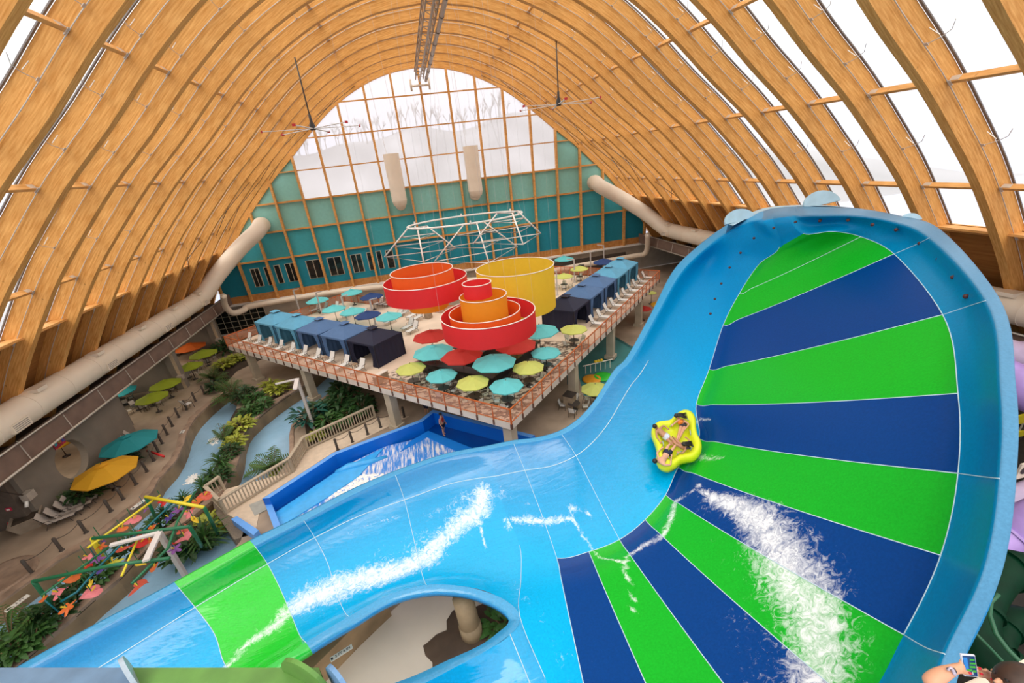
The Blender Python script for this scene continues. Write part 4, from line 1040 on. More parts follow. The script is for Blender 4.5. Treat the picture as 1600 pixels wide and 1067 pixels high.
big = [('aqua', 770.6, 556, 'in front of the big red ring'), ('red', 720, 546, 'just left of the big aqua umbrella at the front bar'), ('red', 805, 530, 'under the right side of the red hanging ring'), ('aqua', 675, 540, 'at the left end of the front bar'), ('red', 672, 516, 'half hidden behind the red hanging ring'), ('aqua', 842, 508, 'peeking out right of the red hanging ring')]
for c_, x, y, d in big:
    p = P(x, y, DZ+2.45); a, b = AB(x, y, DZ+2.45)
    umbrella(c_, 1.5, 2.45, tuple(W(a, b)), 'large %s canvas umbrella %s' % (c_, d), 'large bar umbrellas')
back = [('lime', 880.6, 427, 'far', 1), ('lime', 896.6, 414.5, 'farther', 1), ('aqua', 881, 399.5, 'x', 0), ('navy', 943, 405, 'x', 0)]
umbrella('lime', 1.08, 1.78, tuple(P(880.6, 427, DZ+1.78)-V((0, 0, 1.78))), 'small lime umbrella right of the yellow hanging ring', 'far deck umbrellas')
seats(tuple(P(880.6, 427, DZ+1.78)-V((0, 0, 1.78))), 'under the nearer lime umbrella right of the yellow ring', 'far deck')
umbrella('lime', 1.08, 1.78, tuple(P(905, 415.5, DZ+1.78)-V((0, 0, 1.78))), 'small lime umbrella behind the right row of cabanas', 'far deck umbrellas')
seats(tuple(P(905, 415.5, DZ+1.78)-V((0, 0, 1.78))), 'under the farther lime umbrella behind the right cabanas', 'far deck')
umbrella('aqua', 1.3, 1.95, tuple(P(881, 400, DZ+1.95)-V((0, 0, 1.95))), 'aqua umbrella at the far right back of the deck', 'far deck umbrellas')
umbrella('navy', 1.3, 1.95, tuple(P(943, 404, DZ+1.95)-V((0, 0, 1.95))), 'navy umbrella behind the right light blue cabanas', 'far deck umbrellas')
for i, (c_, x, y, d) in enumerate((('aqua', 494, 464, 'at the far left back of the deck'), ('aqua', 548, 452, 'against the slim cream pipe'), ('navy', 579, 458, 'left of the red hanging ring'), ('aqua', 520, 476.5, 'behind the left light blue cabanas'), ('aqua', 549, 480.5, 'in the middle of the left sunbathing area'), ('navy', 573, 486, 'squeezed between two aqua umbrellas'), ('aqua', 606, 488, 'nearest the orange ring on the left arm'))):
    p = P(x, y, DZ+1.95); umbrella(c_, 1.32, 1.95, (p.x, p.y, DZ), '%s sun umbrella %s' % (c_, d), 'sun umbrellas on the left deck arm')
# ---- bar with stools
M_BAR = mat('bar_black', (.018, .014, .012), .35, var=.1)
c0 = AB(769, 588, DZ+.95)
bar = thing('bar_counter', 'black L-shaped bar counter under the large umbrellas', 'bar', tuple(W(*c0)), math.radians(45))
# local x = E2, local y = E1
MB().box((3.1, .3, .45), (6.6, .5, .9)).build('counter_front', M_BAR, bar); MB().box((.25, 3.6, .45), (.5, 6.1, .9)).build('counter_front', M_BAR, bar)
MB().box((3.1, .2, .93), (6.8, .85, .06)).build('counter_top', M_BAR, bar); MB().box((.15, 3.7, .93), (.85, 6.15, .06)).build('counter_top', M_BAR, bar)
bb = thing('back_bar', 'dark back bar block behind the L-shaped counter', 'cabinet', tuple(W(c0[0]+3.6, c0[1]+3.4)), math.radians(45))
MB().box((0, 0, .7), (2.6, 2.6, 1.4)).build('cabinet_body', M_BAR, bb); MB().box((0, 0, 1.43), (2.8, 2.8, .06)).build('cabinet_top', M_BAR, bb)
def stool():
    t = thing('bar_stool', '', 'bar stool'); MB().box((0, 0, .6), (.42, .4, .02)).build('seat', P_CG.children[0].data.materials[0], t); MB().beam((0, .18, .62), (0, .28, 1.0), .42, .02, (0, -1, .4)).build('backrest', P_CG.children[0].data.materials[0], t)
    for s_ in (-.2, .2):
        for y in (-.2, .24): MB().tube([(s_*1.1, y*1.1, 0), (s_, y, .62)], .016, 5).build('leg', M_LEG, t, True)
    return t
P_S = stool()
for k in range(5):
    dup(P_S, tuple(W(c0[0]+.8+k*1.15, c0[1]-.55)), math.radians(-45)+PI, 'taupe sling bar stool, %s from the bar corner along the left-hand counter' % ORD[k], 'bar stools')
    dup(P_S, tuple(W(c0[0]-.6, c0[1]+.9+k*1.15)), math.radians(45)+PI, 'taupe sling bar stool, %s from the bar corner along the right-hand counter' % ORD[k], 'bar stools')
# ---- cabanas
def cabana(cn, col, dark):
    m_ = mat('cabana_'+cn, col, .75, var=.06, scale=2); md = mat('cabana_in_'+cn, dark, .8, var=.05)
    t = thing('cabana', '', 'cabana'); w_, d_, h, pk = 3.3, 3.1, 2.0, 2.68
    q = MB(); q.v = [(0, 0, h), (w_, 0, h), (w_, d_, h), (0, d_, h), (w_/2-.25, d_/2-.25, pk), (w_/2+.25, d_/2-.25, pk), (w_/2+.25, d_/2+.25, pk), (w_/2-.25, d_/2+.25, pk), (0, 0, h-.16), (w_, 0, h-.16), (w_, d_, h-.16), (0, d_, h-.16)]
    q.f = [[0, 1, 5, 4], [1, 2, 6, 5], [2, 3, 7, 6], [3, 0, 4, 7], [0, 8, 9, 1], [1, 9, 10, 2], [2, 10, 11, 3], [3, 11, 8, 0]]; q.mi = [0]*8; q.build('roof', m_, t)
    MB().box((w_/2, d_/2, pk+.03), (.56, .56, .16)).build('vent_gap', M_LEG, t)
    q = MB(); q.v = [(w_/2-.4, d_/2-.4, pk+.10), (w_/2+.4, d_/2-.4, pk+.10), (w_/2+.4, d_/2+.4, pk+.10), (w_/2-.4, d_/2+.4, pk+.10), (w_/2, d_/2, pk+.26)]; q.f = [[0, 1, 4], [1, 2, 4], [2, 3, 4], [3, 0, 4]]; q.mi = [0]*4; q.build('vent_cap', m_, t)
    def drape(name, x0, y0, x1, y1, amp, waves, mm, tie=0.):
        q = MB(); n = 24; lv = (0.02, .5, 1.0, 1.5, h-.1)
        for z in lv:
            for i in range(n+1):
                s_ = i/n; pull = tie*(1-abs(z-.9)/1.2) if tie else 0; s2 = s_*(1-max(0, pull)*.5)
                x = x0+(x1-x0)*s2; y = y0+(y1-y0)*s2; L_ = math.hypot(x1-x0, y1-y0); nx, ny = -(y1-y0)/L_, (x1-x0)/L_; o = amp*math.sin(i/n*waves*2*PI); q.v.append((x+nx*o, y+ny*o, z))
        for k in range(len(lv)-1):
            for i in range(n): a = k*(n+1)+i; q.f.append([a, a+1, a+n+2, a+n+1]); q.mi.append(0)
        return q.build(name, mm, t, True)
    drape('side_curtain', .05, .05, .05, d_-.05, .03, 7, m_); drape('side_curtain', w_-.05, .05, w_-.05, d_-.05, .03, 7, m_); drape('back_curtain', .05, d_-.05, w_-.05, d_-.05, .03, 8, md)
    drape('tied_curtain', .05, .05, .85, .05, .06, 4, m_, .9); drape('tied_curtain', w_-.05, .05, w_-.85, .05, .06, 4, m_, .9)
    for x in (.03, w_-.03):
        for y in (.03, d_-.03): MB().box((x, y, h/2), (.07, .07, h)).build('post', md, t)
    return t
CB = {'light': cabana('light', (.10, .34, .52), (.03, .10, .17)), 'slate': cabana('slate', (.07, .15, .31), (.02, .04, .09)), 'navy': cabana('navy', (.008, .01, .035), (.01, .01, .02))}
seq = [('navy', 'nearest the dining corner'), ('slate', 'next to the navy one'), ('slate', 'in the middle of the row'), ('light', 'next to the far end'), ('light', 'at the far end')]
for k, (c_, d) in enumerate(seq):
    dup(CB[c_], tuple(W(13.9+k*3.62+3.35, 2.25)), math.radians(-45), '%s blue canvas cabana in the left row, %s' % (c_.replace('navy', 'dark navy'), d), 'cabanas in the left row')
    dup(CB[c_], tuple(W(2.25, 13.9+k*3.5)), math.radians(45), '%s blue canvas cabana in the right row, %s' % (c_.replace('navy', 'dark navy'), d), 'cabanas in the right row')
for c_ in CB.values(): hide_proto(c_)
P_ST = thing('side_table', '', 'side table'); MB().box((0, 0, .4), (.4, .4, .03)).build('tabletop', mat('tan_resin', (.36, .24, .15), .6), P_ST)
for x, y in ((-.17, -.17), (.17, -.17), (.17, .17), (-.17, .17)): MB().box((x, y, .19), (.03, .03, .38)).build('leg', M_LEG, P_ST)
for k in range(10):
    nm = ORD[k]
    dup(P_L, tuple(W(32.4-k*1.93, .3)), math.radians(-45), 'white sling sun lounger, %s from the far left end of the front railing' % nm, 'loungers in front of the left cabanas')
    dup(P_L, tuple(W(.3, 31.2-k*1.68)), math.radians(45)+0, 'white sling sun lounger, %s from the far end of the right railing' % nm, 'loungers in front of the right cabanas')
# right-row loungers face the other way round
for o in bpy.data.objects:
    if o.name.startswith('sun_lounger') and 'right railing' in o.get('label', ''): o.rotation_euler.z = math.radians(45)
for k in range(5):
    dup(P_ST, tuple(W(31.4-k*3.86, 1.55)), math.radians(45), 'small tan side table before the %s left cabana counted from the far end' % ORD[k], 'side tables')
    dup(P_ST, tuple(W(1.6, 30.4-k*3.4)), math.radians(45), 'small tan side table before the %s right cabana counted from the far end' % ORD[k], 'side tables')
sun = [(484, 491), (497, 490), (514, 489), (535, 498), (557, 501), (585, 480), (593, 480.5), (601, 481), (602, 509), (615, 498), (624, 496), (636, 501), (645, 504), (629, 519), (636, 524)]
for i, (x, y) in enumerate(sun):
    p = P(x, y, DZ); dup(P_L, (p.x, p.y, DZ), math.radians(-45), 'white sun lounger in the left sunbathing area, %s in from the far left' % ORD[i], 'loungers in the sunbathing area')
# short wooden divider and bins
for (x, y, lab) in ((670, 497, 'tan litter bin behind the orange hanging ring'), (908, 427, 'tan litter bin at the back of the right deck arm')):
    p = P(x, y, DZ); t = thing('litter_bin', lab, 'bin', tuple(p), math.radians(45)); MB().box((0, 0, .5), (.6, .6, 1.0)).build('bin_body', mat('bin_tan', (.32, .24, .16), .8, var=.2), t); MB().box((0, 0, 1.03), (.64, .64, .06)).build('bin_lid', M_LEG, t)
p = W(11.9, .7); t = thing('deck_planter', 'low tan planter screen at the left edge of the mosaic', 'planter', tuple(p), math.radians(45))
MB().box((0, 0, .35), (1.2, .35, .7)).build('box', mat('bin_tan', (.32, .24, .16), .8), t); MB().box((0, 0, .72), (1.3, .42, .05)).build('cap', M_FASC, t)
# lamp posts with bent arms on the deck
M_LP = mat('lamp_grey', (.55, .52, .5), .5, .2, var=.03)
lp = None
for i, (x, y, z, rz, lab) in enumerate(((468.7, 487, 3.72, -.5, 'bent grey lamp post behind the leftmost cabana'), (504, 492.5, 3.72, -.5, 'bent grey lamp post second behind the left cabanas'), (543, 500, 3.72, -.5, 'bent grey lamp post third behind the left cabanas'), (587, 507, 3.72, -.5, 'bent grey lamp post behind the slate cabanas on the left'), (923, 427.5, 3.72, 2.9, 'bent grey lamp post behind the light blue cabanas on the right'), (943.5, 416, 3.72, 2.9, 'bent grey lamp post farthest behind the right cabanas'), (898, 441, 3.72, 2.9, 'bent grey lamp post behind the slate cabanas on the right'), (871, 461, 3.72, 2.9, 'bent grey lamp post beside the yellow hanging ring'))):
    p = P(x, y, z)
    if lp is None:
        lp = t = thing('lamp_post', lab, 'lamp', tuple(p), rz, 'bent lamp posts'); MB().box((0, 0, 1.35), (.13, .13, 2.7)).build('pole', M_LP, t); MB().beam((0, 0, 2.68), (.85, 0, 2.85), .16, .09).build('lamp_arm', M_LP, t); MB().box((0, 0, .02), (.3, .3, .04)).build('base_plate', M_LP, t)
    else: dup(lp, tuple(p), rz, lab, 'bent lamp posts')
# ---------------------------------------------------------------- hanging fabric rings
M_RED = mat('ring_red', (.78, .03, .035), .6, var=.03, trans=.35); M_ORA = mat('ring_orange', (.85, .13, .015), .6, var=.03, trans=.35); M_AMB = mat('ring_amber', (.88, .34, .015), .6, var=.03, trans=.35); M_YEL = mat('ring_yellow', (.86, .58, .04), .6, var=.03, trans=.35)
M_HEM = mat('white_hem', (.88, .8, .74), .6, var=0)
def ring(px, py, t_, wpx, h, m_, lab, two=None):
    c = PD(px, py, t_); r = wpx/2*t_/FOC*.985
    o = thing('hanging_ring', lab, 'canopy', (c.x, c.y, c.z-h), 0, 'hanging fabric rings')
    q = MB(); n = 56; q.v = [(r*math.cos(2*PI*k/n), r*math.sin(2*PI*k/n), z) for z in (0, h) for k in range(n)]; q.f = [[k, (k+1) % n, n+(k+1) % n, n+k] for k in range(n)]; q.mi = [0]*n
    q.build('fabric_band', m_, o, True)
    MB().tube([(r*math.cos(2*PI*k/n), r*math.sin(2*PI*k/n), h) for k in range(n)], .035, 5, closed=True).build('top_hem', M_HEM, o, True)
    zt = zin(c.x)-c.z+h
    for sg in ((-1, 1) if wpx > 120 else (1,)): MB().tube([(sg*r, 0, h), (sg*r*.9, 0, zt-1)], .005, 3).build('suspension_wire', M_LP, o)
    return c
ring(664, 435, 33.3, 132, 1.4, M_RED, 'wide red fabric ring hanging at the left of the ring group')
ring(658.5, 422, 33.3, 99, 1.3, M_ORA, 'orange fabric ring standing inside the left red ring')
ring(667, 459, 33.3, 63, 1.1, M_AMB, 'small amber fabric ring poking out below the left red ring')
ring(804, 416, 33.3, 124, 3.35, M_YEL, 'tall yellow fabric ring at the right of the ring group')
ring(762, 487, 28.5, 150, 1.4, M_RED, 'widest red fabric ring in front, low over the bar umbrellas')
ring(757, 485, 28.6, 113, 1.0, M_ORA, 'orange fabric ring nested inside the front red ring')
ring(754.5, 461, 28.8, 75, 1.9, M_AMB, 'amber fabric ring rising from the middle of the front red ring')
ring(744.6, 441.5, 28.8, 46, .95, M_RED, 'smallest red fabric ring at the very top of the front group')
# white tubular frames
M_WF = mat('frame_white', (.86, .83, .78), .4, .1, var=0)
c = PD(727.5, 343, 37.5); ro = thing('hanging_hoop', 'large white tubular oval hoop hanging above the fabric rings', 'frame', tuple(c), math.radians(2))
rr_ = 91*37.5/FOC
for i, dz in enumerate((0.,)):
    MB().tube([(rr_*math.cos(2*PI*k/48), rr_*.62*math.sin(2*PI*k/48), 0) for k in range(48)], .075, 6, closed=True).build('hoop_tube', M_WF, ro, True)
for k in range(6):
    a = k*PI/3+.5; MB().box((rr_*math.cos(a), rr_*.62*math.sin(a), .12), (.12, .12, .2)).build('lug', M_WF, ro)
for k in range(3):
    a = k*2*PI/3; MB().tube([(rr_*math.cos(a), rr_*.62*math.sin(a), 0), (rr_*.2*math.cos(a), rr_*.2*math.sin(a), zin(c.x)-c.z)], .008, 3).build('suspension_wire', M_LP, ro)
CO = lambda x, y: (600+x/5.3333, 270+y/5.3333)
def pyramid(top, bot, ztop, zb, lab):
    T = [P(*CO(*p), ztop) for p in top]; B_ = [P(*CO(*p), zb) for p in bot]; o = T[0].copy()
    # keep the frame compact: pull the top triangle over the base centroid in depth
    cb = sum(B_, V((0, 0, 0)))/3; ct = PY(*CO(*(sum(p[0] for p in top)/3, sum(p[1] for p in top)/3)), cb.y)
    T = [ct+V((.9*math.cos(a), .9*math.sin(a), 0)) for a in (math.atan2(b_.y-cb.y, b_.x-cb.x) for b_ in B_)]
    o = ct; t = thing('pyramid_frame', lab, 'frame', tuple(o), 0, 'white hanging pyramid frames')
    for a, b_ in zip(T, B_): MB().tube([a-o, b_-o], .06, 6).build('edge_tube', M_WF, t, True)
    for s_ in (0, .3, .62, 1):
        L_ = [a.lerp(b_, s_)-o for a, b_ in zip(T, B_)]; MB().tube(L_, .045, 5, closed=True).build('cross_tube', M_WF, t, True)
    MB().tube([V((0, 0, 0)), V((-.5, 0, zin(o.x)-o.z))], .008, 3).build('suspension_wire', M_LP, t)
pyramid([(215, 470), (290, 450), (320, 455)], [(5, 700), (330, 740), (600, 630)], 12.5, 11.0, 'left white pyramid frame hanging over the orange ring')
pyramid([(720, 425), (750, 405), (795, 420)], [(420, 740), (875, 750), (1110, 615)], 12.0, 10.2, 'middle white pyramid frame hanging over the yellow ring')
pyramid([(1000, 335), (1040, 320), (1070, 335)], [(745, 590), (1160, 595), (1305, 505)], 13.6, 11.9, 'right white pyramid frame hanging before the gable wall')
# ================================================================ side bays of the hall
XS = -26.7
M_WALLG = mat('grey_render', (.21, .175, .14), .85, var=.1, scale=.8, bump=.03); M_BAND = mat('band_brown', (.20, .13, .10), .8, var=.15, scale=1); M_DARK = mat('recess_shade', (.07, .055, .045), .9, var=.1)  # the recess tone carries the side bays' shade in its colour
hy, hz = PX(113, 717, XS).y, PX(113, 717, XS).z; hr = 1.38
def porthole_wall(y0, y1, z0, z1):
    loops = [[V((y0, z0, 0)), V((y1, z0, 0)), V((y1, z1, 0)), V((y0, z1, 0))], [V((hy+hr*math.cos(k*PI/20), hz+hr*math.sin(k*PI/20), 0)) for k in range(40)]]
    fl = [p for l in loops for p in l]; q = MB(); n = len(fl)
    q.v = [(XS, p.x, p.y) for p in fl]+[(XS-.5, p.x, p.y) for p in fl]
    for t in tessellate_polygon(loops): q.f += [list(t), [i+n for i in t][::-1]]; q.mi += [0, 0]
    for k in range(40): a, b = 4+k, 4+(k+1) % 40; q.f.append([a, b, b+n, a+n]); q.mi.append(0)
    for a, b in ((0, 1), (1, 2), (2, 3), (3, 0)): q.f.append([a, b, b+n, a+n]); q.mi.append(0)
    return q
ZS = 4.2
o = porthole_wall(26.6, 37.2, 0, ZS).build('wall_left', M_WALLG); tag(o, 'grey rendered wall with a round porthole under the left duct', 'wall', kind='structure')
def swall(nm, lab, c, d, m_=None, kind='structure'): o = MB().box(c, d).build(nm, m_ or M_WALLG); tag(o, lab, 'wall', kind=kind); return o
swall('wall_fin', 'grey cross wall beside the porthole bay', (-34, 26.4, ZS/2), (14, .4, ZS), mat('fin_shade', (.12, .09, .07), .9))  # darker fin tone has the shade on this face painted in
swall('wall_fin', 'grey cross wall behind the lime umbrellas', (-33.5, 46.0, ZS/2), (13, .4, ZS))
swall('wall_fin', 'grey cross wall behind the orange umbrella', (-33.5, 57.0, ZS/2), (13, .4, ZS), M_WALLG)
swall('wall_outer', 'outer wall of the left side bays, shadow painted in', (-42, 27, ZS/2), (.4, 70, ZS), M_DARK)
swall('wall_outer', 'outer wall of the right side bays, shadow painted in', (47, 27, ZS/2), (.4, 70, ZS), M_DARK)
for sd, nm in ((-1, 'left'), (1, 'right')):
    xc = XC+sd*29.6
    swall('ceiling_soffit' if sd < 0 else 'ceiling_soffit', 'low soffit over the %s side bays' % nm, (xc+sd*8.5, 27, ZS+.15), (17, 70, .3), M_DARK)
    o = MB().box((xc, 27, 4.75), (.25, 70, 1.35)).build('trim_8' if sd < 0 else 'trim_9', M_BAND); tag(o, 'brown fascia band below the %s duct' % nm, 'trim', kind='structure')
    t = thing('catwalk_rail', 'pair of long steel pipes running below the %s duct' % nm, 'pipe', (xc-sd*.35, 0, 0))
    MB().tube([(0, 3, 5.5), (0, YW-2, 5.5)], .06, 6).build('upper_pipe', M_STEEL, t, True); MB().tube([(0, 3, 4.15), (0, YW-2, 4.15)], .08, 6).build('lower_pipe', M_STEEL, t, True)
    q = None
    for k in range(15):
        b_ = MB().tube([(0, 5+k*S, 4.15), (sd*.3, 5+k*S+.2, 5.5)], .03, 4).build('strut', M_STEEL, t)
# gridded glass screen beneath the gable on the left
gl = thing('window_12', 'dark gridded glass screen under the left end of the gable', 'window', (0, YW-.25, 0)); gl['kind'] = 'structure'
xa, xb = PY(338, 500, YW).x, PY(420, 500, YW).x
MB().box(((xa+xb)/2, 0, 1.7), (xb-xa, .06, 3.2)).build('pane', M_DG, gl)
for k in range(8): MB().box((xa+(xb-xa)*k/7, -.06, 1.7), (.06, .06, 3.2)).build('mullion', M_FR, gl)
for k in range(5): MB().box(((xa+xb)/2, -.06, .15+k*.78), (xb-xa, .06, .05)).build('transom', M_FR, gl)
MB().box((20, YW-.3, 1.5), (22, .2, 3.0)).build('wall_shade', M_DARK)['kind'] = 'structure'  # dark sheet painting the shade low at the back right
M_BEIGE = mat('lit_face_beige', (.50, .38, .26), .7, var=.1)
for i, (px, py, lab) in enumerate(((197, 668, 'tall concrete pier beside the teal umbrella'), (288, 605, 'tall concrete pier between the lime umbrellas'), (345, 545, 'tall concrete pier beside the gridded glass screen'))):
    p = P(px, py, 0); t = thing('concrete_pier', lab, 'column', (p.x, p.y, 0), 0, 'concrete piers of the left bays')
    MB().box((0, 0, ZS/2), (.9, .7, ZS)).build('shaft', M_WALLG, t); MB().box((.3, -.36, ZS/2), (.3, .03, ZS)).build('painted_lit_edge', M_BEIGE, t)  # paler beige strip paints the light along the pier edge
    MB().box((.4, -.55, 1.35), (.55, .4, .4)).build('light_box', mat('box_grey', (.38, .33, .28), .6), t)
p = PX(40, 775, XS+.1); t = thing('wall_lamp', 'grey box lamp on the porthole wall near its left end', 'lamp', (XS+.25, p.y, p.z)); MB().box((0, 0, 0), (.4, .6, .5)).build('housing', mat('box_grey', (.38, .33, .28), .6), t); MB().tube([(0, -.3, -.2), (0, -.5, -.5)], .09, 8).build('lamp_head', M_WHITE, t, True)
MB().tube([(0, -.2, .2), (.05, -2.2, 2.6)], .04, 5).build('conduit', M_LEG, t)
# artwork panel on the wall
p = PX(87, 684, XS+.05); t = thing('wall_art', 'small bright red and turquoise abstract panel hung on the porthole wall', 'picture', (XS+.05, p.y, p.z)); MB().box((0, 0, 0), (.05, 1.0, 1.35)).build('board', mat('art_red', (.45, .03, .06), .6, var=.5, scale=5), t)
for k in range(9): MB().box((.035, -.35+.33*(k % 3)+.05*R(), -.42+.4*(k//3)+.1*R()), (.02, .22, .25)).build('colour_patch', mat('art%d' % (k % 4), [(.05, .4, .5), (.5, .3, .05), (.1, .1, .4), (.5, .1, .3)][k % 4], .6, var=.2, scale=8), t)
p = PY(12, 797, 26.1); t = thing('alarm_plate', 'tiny red alarm plate on the dark cross wall', 'alarm', (p.x, 26.17, p.z)); MB().box((0, 0, 0), (.3, .06, .22)).build('plate', mat('alarm_red', (.6, .03, .08), .4), t); MB().box((0, -.04, 0), (.16, .02, .1)).build('symbol', M_WHITE, t)
p = P(27, 824, 0); t = thing('fire_extinguisher', 'red fire extinguisher at the foot of the dark cross wall', 'fire extinguisher', (p.x, 26.0, .05)); MB().lathe((0, 0, 0), [(.01, 0), (.1, 0), (.1, .45), (.05, .55), (.03, .62), (.01, .63)], 12).build('cylinder', mat('ext_red', (.5, .02, .03), .3), t, True); MB().tube([(.02, 0, .6), (.15, 0, .55), (.14, 0, .2)], .02, 5).build('hose', M_LEG, t, True)
# planter tub
p = P(50, 822, 0); t = thing('planter_tub', 'tapered tan concrete planter tub at the left edge', 'planter', (p.x, p.y, 0), .5)
q = MB(); w0, w1, h = .5, .75, .8
q.v = [(-w0, -w0, 0), (w0, -w0, 0), (w0, w0, 0), (-w0, w0, 0), (-w1, -w1, h), (w1, -w1, h), (w1, w1, h), (-w1, w1, h), (-.62, -.62, h), (.62, -.62, h), (.62, .62, h), (-.62, .62, h), (-.62, -.62, h-.1), (.62, -.62, h-.1), (.62, .62, h-.1), (-.62, .62, h-.1)]
q.f = [[0, 1, 5, 4], [1, 2, 6, 5], [2, 3, 7, 6], [3, 0, 4, 7]]+[[4+i, 4+(i+1) % 4, 8+(i+1) % 4, 8+i] for i in range(4)]+[[8+i, 8+(i+1) % 4, 12+(i+1) % 4, 12+i] for i in range(4)]; q.mi = [0]*12
q.build('tub', mat('tub_tan', (.30, .24, .18), .8), t); MB().box((0, 0, h-.12), (1.24, 1.24, .04)).build('soil', M_SOIL, t)
q = MB(); p = P(2, 905, 0); q.lathe((0, 0, 0), [(.0, .05), (1.2, .05), (1.3, .12), (1.5, .12), (1.55, 0)], 24); o = q.build('round_bed', M_ROCK, None, True, loc=(p.x, p.y, 0)); tag(o, 'round dark planting bed cut by the left edge of the photo', 'planter')
# umbrellas and seating on the ground
gu = [('gold', 158, 726, 1.9, 2.1, 'golden yellow umbrella over the loungers nearest the porthole'), ('teal', 196, 681, 1.9, 2.1, 'teal umbrella between the gold umbrella and the first pier'), ('moss', 234, 615, 1.35, 1.95, 'lime green umbrella, nearest of the pair beside the rope line'), ('moss', 255, 594, 1.4, 1.95, 'lime green umbrella, second of the pair left of the middle pier'),
      ('moss', 294, 567, 1.3, 1.95, 'small lime green umbrella right of the middle pier'), ('moss', 315, 547, 1.5, 1.95, 'lime green umbrella beside the dark glass screen'), ('orange', 295, 536, 1.7, 1.95, 'orange umbrella deep in the farthest left bay'), ('teal', 181, 606, 1.5, 1.95, 'dark teal umbrella deep in the shade behind the first pier'), ('gold', 104, 712, 1.5, 1.9, 'yellow umbrella seen through the porthole'),
      ('lime', 930, 601, 1.1, 1.8, 'lime umbrella half hidden by the slide rim near the litter bin'), ('gold', 1034, 470, 1.2, 1.9, 'golden umbrella half hidden behind the slide at upper right'), ('lime', 1018, 455, .6, 1.6, 'small lime umbrella under the far right end of the deck'), ('red', 1005, 478, .9, 1.7, 'dark red umbrella in the shade under the right deck arm')]
for c_, x, y, r_, h_, lab in gu:
    p = P(x, y, h_*1.0) if 'porthole' not in lab or 'nearest' in lab else PX(x, y, -30.5)
    umbrella(c_, r_, h_, (p.x, p.y, 0), lab, 'ground floor umbrellas')
grp = [(218, 640, 'behind the rope posts by the first pier', 4), (240, 634, 'right of the two lime umbrellas', 4), (258, 616, 'under the nearer lime umbrella', 4), (266, 606, 'under the second lime umbrella', 4), (296, 590, 'beside the middle pier', 4), (305, 578, 'under the small lime umbrella', 3), (192, 632, 'deep in the bay behind the first pier', 4), (326, 566, 'under the farthest lime umbrella', 3)]
for x, y, d, n in grp: seats(tuple(P(x, y, 0)), d, 'left bay', n, P_CG, sc=.92, r=.78)
seats(tuple(P(897, 640, 0)), 'on the tan floor right of the corner column', 'right terrace', 4, P_C, sc=.95, r=.85)
seats(tuple(P(942, 506, 0)), 'under the far part of the right deck edge', 'right terrace', 3, P_CG, sc=.95)
seats(tuple(P(932, 628, 0)), 'under the lime umbrella by the slide rim', 'right terrace', 3, P_C, sc=.95)
p = P(296, 638, 0); dup(P_C, (p.x, p.y, 0), 2.6, 'single white sling armchair standing alone by the rope line', None, 1.25)
lg = [(124, 806, 'first'), (137, 797, 'second'), (150, 787, 'third'), (159, 779, 'fourth'), (182, 757, 'fifth'), (190, 749, 'sixth'), (199, 741, 'seventh'), (206, 733, 'eighth'), (221, 711, 'ninth'), (227, 703, 'tenth'), (232, 695, 'eleventh'), (237, 687, 'twelfth'), (241, 679, 'thirteenth')]
for x, y, n in lg:
    p = P(x, y, 0); dup(P_LG, (p.x, p.y, 0), math.radians(112), 'grey sling lounger before the porthole wall, %s from the planter' % n, 'grey loungers by the porthole wall', 1.12)
for i, (x, y) in enumerate(((204, 600), (216, 590), (226, 580), (285, 555), (296, 552))):
    p = P(x, y, 0); dup(P_LG, (p.x, p.y, 0), math.radians(95), 'grey lounger in the shaded side bay, %s from the front' % ORD[i], 'grey loungers in the side bays', 1.1)
for i, (y, d) in enumerate(((hy+.4, 'farther'), (hy-.8, 'nearer'))): dup(P_LG, (-29.2, y, 0), math.radians(100), '%s grey lounger seen through the porthole' % d, 'loungers beyond the porthole', 1.2)
# rope posts
posts = [(50, 895), (97, 860), (135, 832), (174, 799), (193, 780), (213, 757), (230, 737), (241, 720), (248, 706), (254, 693), (262, 679), (270, 666), (280, 652), (292, 640), (306, 627), (320, 616)]
M_RP = mat('post_brown', (.07, .055, .045), .6); rpz = None; prev = None
def rope(a, b, sag, lab, grp_):
    n = 8; pts = [V(a).lerp(V(b), k/n)-V((0, 0, sag*4*(k/n)*(1-k/n))) for k in range(n+1)]; o = MB().tube(pts, .022, 4).build('rope', M_RP, None, True); tag(o, lab, 'rope', grp_)
for i, (x, y) in enumerate(posts):
    p = P(x, y, 0); lab = 'dark rope post by the left river walkway, %s from the near end' % ORD[i]
    if rpz is None: rpz = thing('rope_post', lab, 'post', tuple(p), 0, 'rope posts on the left walkway'); MB().lathe((0, 0, 0), [(.09, 0), (.09, .95), (.06, 1.0), (.01, 1.0)], 10).build('post', M_RP, rpz, True); MB().lathe((0, 0, 0), [(.14, 0), (.14, .03), (.09, .04)], 10).build('foot', M_RP, rpz, True)
    else: dup(rpz, tuple(p), 0, lab, 'rope posts on the left walkway')
    if prev is not None: rope(prev+V((0, 0, .88)), p+V((0, 0, .88)), .2, 'sagging rope between the %s and %s left walkway posts' % (ORD[i-1], ORD[i]), 'ropes on the left walkway')
    prev = p
prev = None
for i, (x, y) in enumerate(((528, 703), (551, 691), (575, 679), (595, 668), (632, 652))):
    p = P(x, y, 0); dup(rpz, tuple(p), 0, 'dark rope post beside the surf pool, %s from the left' % ORD[i], 'rope posts by the surf pool')
    if prev is not None: rope(prev+V((0, 0, .88)), p+V((0, 0, .88)), .18, 'sagging rope between the %s and %s surf pool posts' % (ORD[i-1], ORD[i]), 'ropes by the surf pool')
    prev = p
